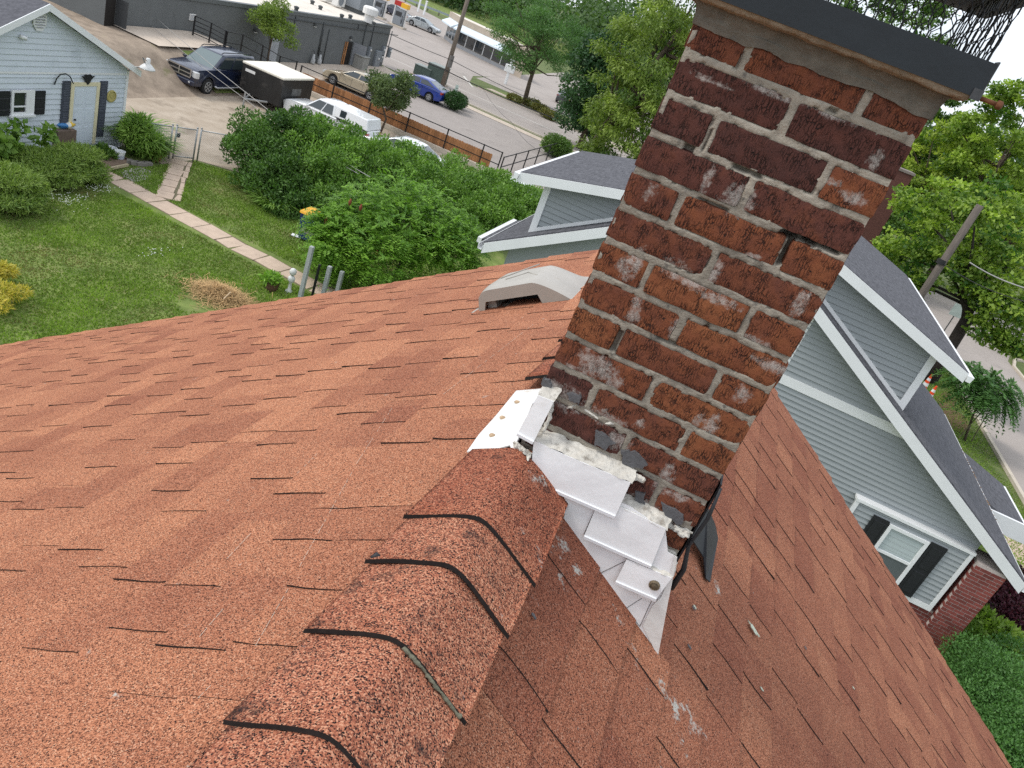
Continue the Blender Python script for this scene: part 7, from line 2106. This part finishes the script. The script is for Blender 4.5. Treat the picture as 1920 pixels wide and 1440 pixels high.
mb = MB(); mb.prism([bn + Vector((-.33, -.34, hh + .005)), bn + Vector((.33, -.34, hh + .005)), bn + Vector((.33, -.30, hh + .08)), bn + Vector((-.33, -.30, hh + .08))], (0, .64, .03)); part('lid', mb, mat('yellow plastic', (.72, .36, .015), .45, .05, 5), bi, bev=.015)
for s in (-1, 1):
    mb = MB(); mb.lathe((bn.x + s * .25, bn.y + .24, .1), [(.10, -.03), (.10, .03)], 14, 'x'); part('wheel', mb, M_tyre, bi)
mb = MB(); p = Vector(PZ(556, 444)); mb.obox(p + Vector((0, 0, .03)), (.16, .05, 0), (-.03, .09, 0), (0, 0, .02)); solo('plastic_tray', 'small white tray lying on the grass beside the blue bin', 'tray', mb, M_trim, bev=.01)
# stoop, buckets, flower pot, bag on stool
st = [PZ(176, 300), PZ(238, 302), PZ(236, 313), PZ(182, 324)]
mb = MB(); mb.prism([(p[0], p[1], 0) for p in st], (0, 0, .14)); solo('door_stoop', 'low brown timber step below the garage door', 'step', mb, mat('stoop wood', (.17, .12, .085), .9, .25, 8), bev=.01)
mb = MB(); a, b = Vector(PZ(186, 320, .12)), Vector(PZ(240, 309, .12)); mb.bar(a, b, .07, .08); solo('step_edging', 'pale timber edging along the garage step', 'edging', mb, mat('edging wood', (.40, .33, .22), .85, .15, 8))
for (px, py), lab, band in (((208, 297), 'white plastic bucket with a blue band beside the step, the rear one', (.04, .12, .32)), ((223, 304), 'white plastic bucket with a faded label beside the step, the front one', (.42, .45, .52))):
    p = Vector(PZ(px, py)); t = thing('bucket', lab, 'bucket', tuple(p), group='buckets by the garage step')
    mb = MB(); mb.lathe(p, [(.125, 0), (.155, .36), (.168, .365), (.168, .385), (.148, .385), (.12, .06), (.01, .06)], 20); part('shell', mb, M_trim, t, smooth=False)
    mb = MB(); mb.lathe(p, [(.1365, .10), (.1495, .26)], 20); part('label_band', mb, mat('band %d' % px, band, .6, .3, 30), t)
    mb = MB(); mb.lathe(p, [(.134, .24), (.01, .25)], 16); part('soil', mb, M_mulch, t)
    mb = MB(); mb.tube([p + Vector((.17, 0, .34)), p + Vector((.12, -.14, .24)), p + Vector((-.02, -.19, .2)), p + Vector((-.14, -.12, .25)), p + Vector((-.17, 0, .34))], .005, 5); part('handle', mb, M_galv, t)
p = Vector(PZ(292, 301)); t = thing('flower_pot', 'terracotta flower pot at the foot of the garage corner bush', 'flower pot', tuple(p))
mb = MB(); mb.lathe(p, [(.14, 0), (.20, .30), (.225, .30), (.23, .38), (.20, .38), (.17, .28), (.01, .28)], 20); part('pot', mb, mat('terracotta', (.36, .14, .08), .85, .12, 12), t, smooth=False)
mb = MB(); mb.lathe(p, [(.185, .30), (.01, .32)], 14); part('soil', mb, M_mulch, t)
for i, (px, py, lab) in enumerate(((240, 306, 'grey edging stone by the bush, nearest the buckets'), (252, 309, 'grey edging stone by the bush, second from the buckets'), (264, 311, 'grey edging stone by the bush, third from the buckets'), (276, 311, 'grey edging stone by the bush, nearest the flower pot'))):
    p = Vector(PZ(px, py)); mb = MB(); mb.obox(p + Vector((0, 0, .07)), (.06, .14, 0), (.08, -.03, 0), (0, 0, .07)); solo('edging_stone', lab, 'stone', mb, mat('edging grey', (.22, .20, .18), .9, .2, 14) if i == 0 else bpy.data.materials['edging grey'], bev=.02, group='edging stones')
p = Vector(PZ(112, 285, .0)); t = thing('stool', 'weathered timber planter box below the garage wall', 'planter box', tuple(p))
mb = MB(); mb.box(p.x - .25, p.x + .25, p.y - .35, p.y + .35, .3, .78); part('box', mb, mat('box wood', (.15, .11, .085), .9, .2, 8), t)
for sx in (-.2, .2):
    for sy in (-.3, .3):
        mb = MB(); mb.box(p.x + sx - .03, p.x + sx + .03, p.y + sy - .03, p.y + sy + .03, 0, .299); part('leg', mb, bpy.data.materials['box wood'], t)
mb = MB()
def bag(u, v):
    a = u * 2 * math.pi; s = math.sin(v * math.pi) ** .5
    q = Vector((math.cos(a) * .19 * s, math.sin(a) * .34 * s, (v - .5) * .22)); q += mnoise.noise_vector(q * 6) * .05
    return p + Vector((.02, .12, .90)) + q
mb.grid(bag, 20, 10)
m_, N, L, bs = _nt('printed bag'); tc = N.new('ShaderNodeTexCoord'); sx_ = N.new('ShaderNodeSeparateXYZ'); L.new(tc.outputs['Object'], sx_.inputs[0])
r_ = N.new('ShaderNodeValToRGB'); r_.color_ramp.interpolation = 'CONSTANT'; e = r_.color_ramp.elements; e[0].color = (.05, .20, .45, 1); e[1].position = .42; e[1].color = (.65, .66, .62, 1); q = e.new(.6); q.color = (.72, .48, .05, 1)
mrr = N.new('ShaderNodeMapRange'); mrr.inputs['From Min'].default_value = -.35; mrr.inputs['From Max'].default_value = .35; L.new(sx_.outputs['Y'], mrr.inputs['Value']); L.new(mrr.outputs[0], r_.inputs['Fac']); L.new(r_.outputs['Color'], bs.inputs['Base Color'])
solo('garden_bag', 'crumpled yellow, white and blue garden bag lying on the planter box', 'bag', mb, m_, smooth=True)
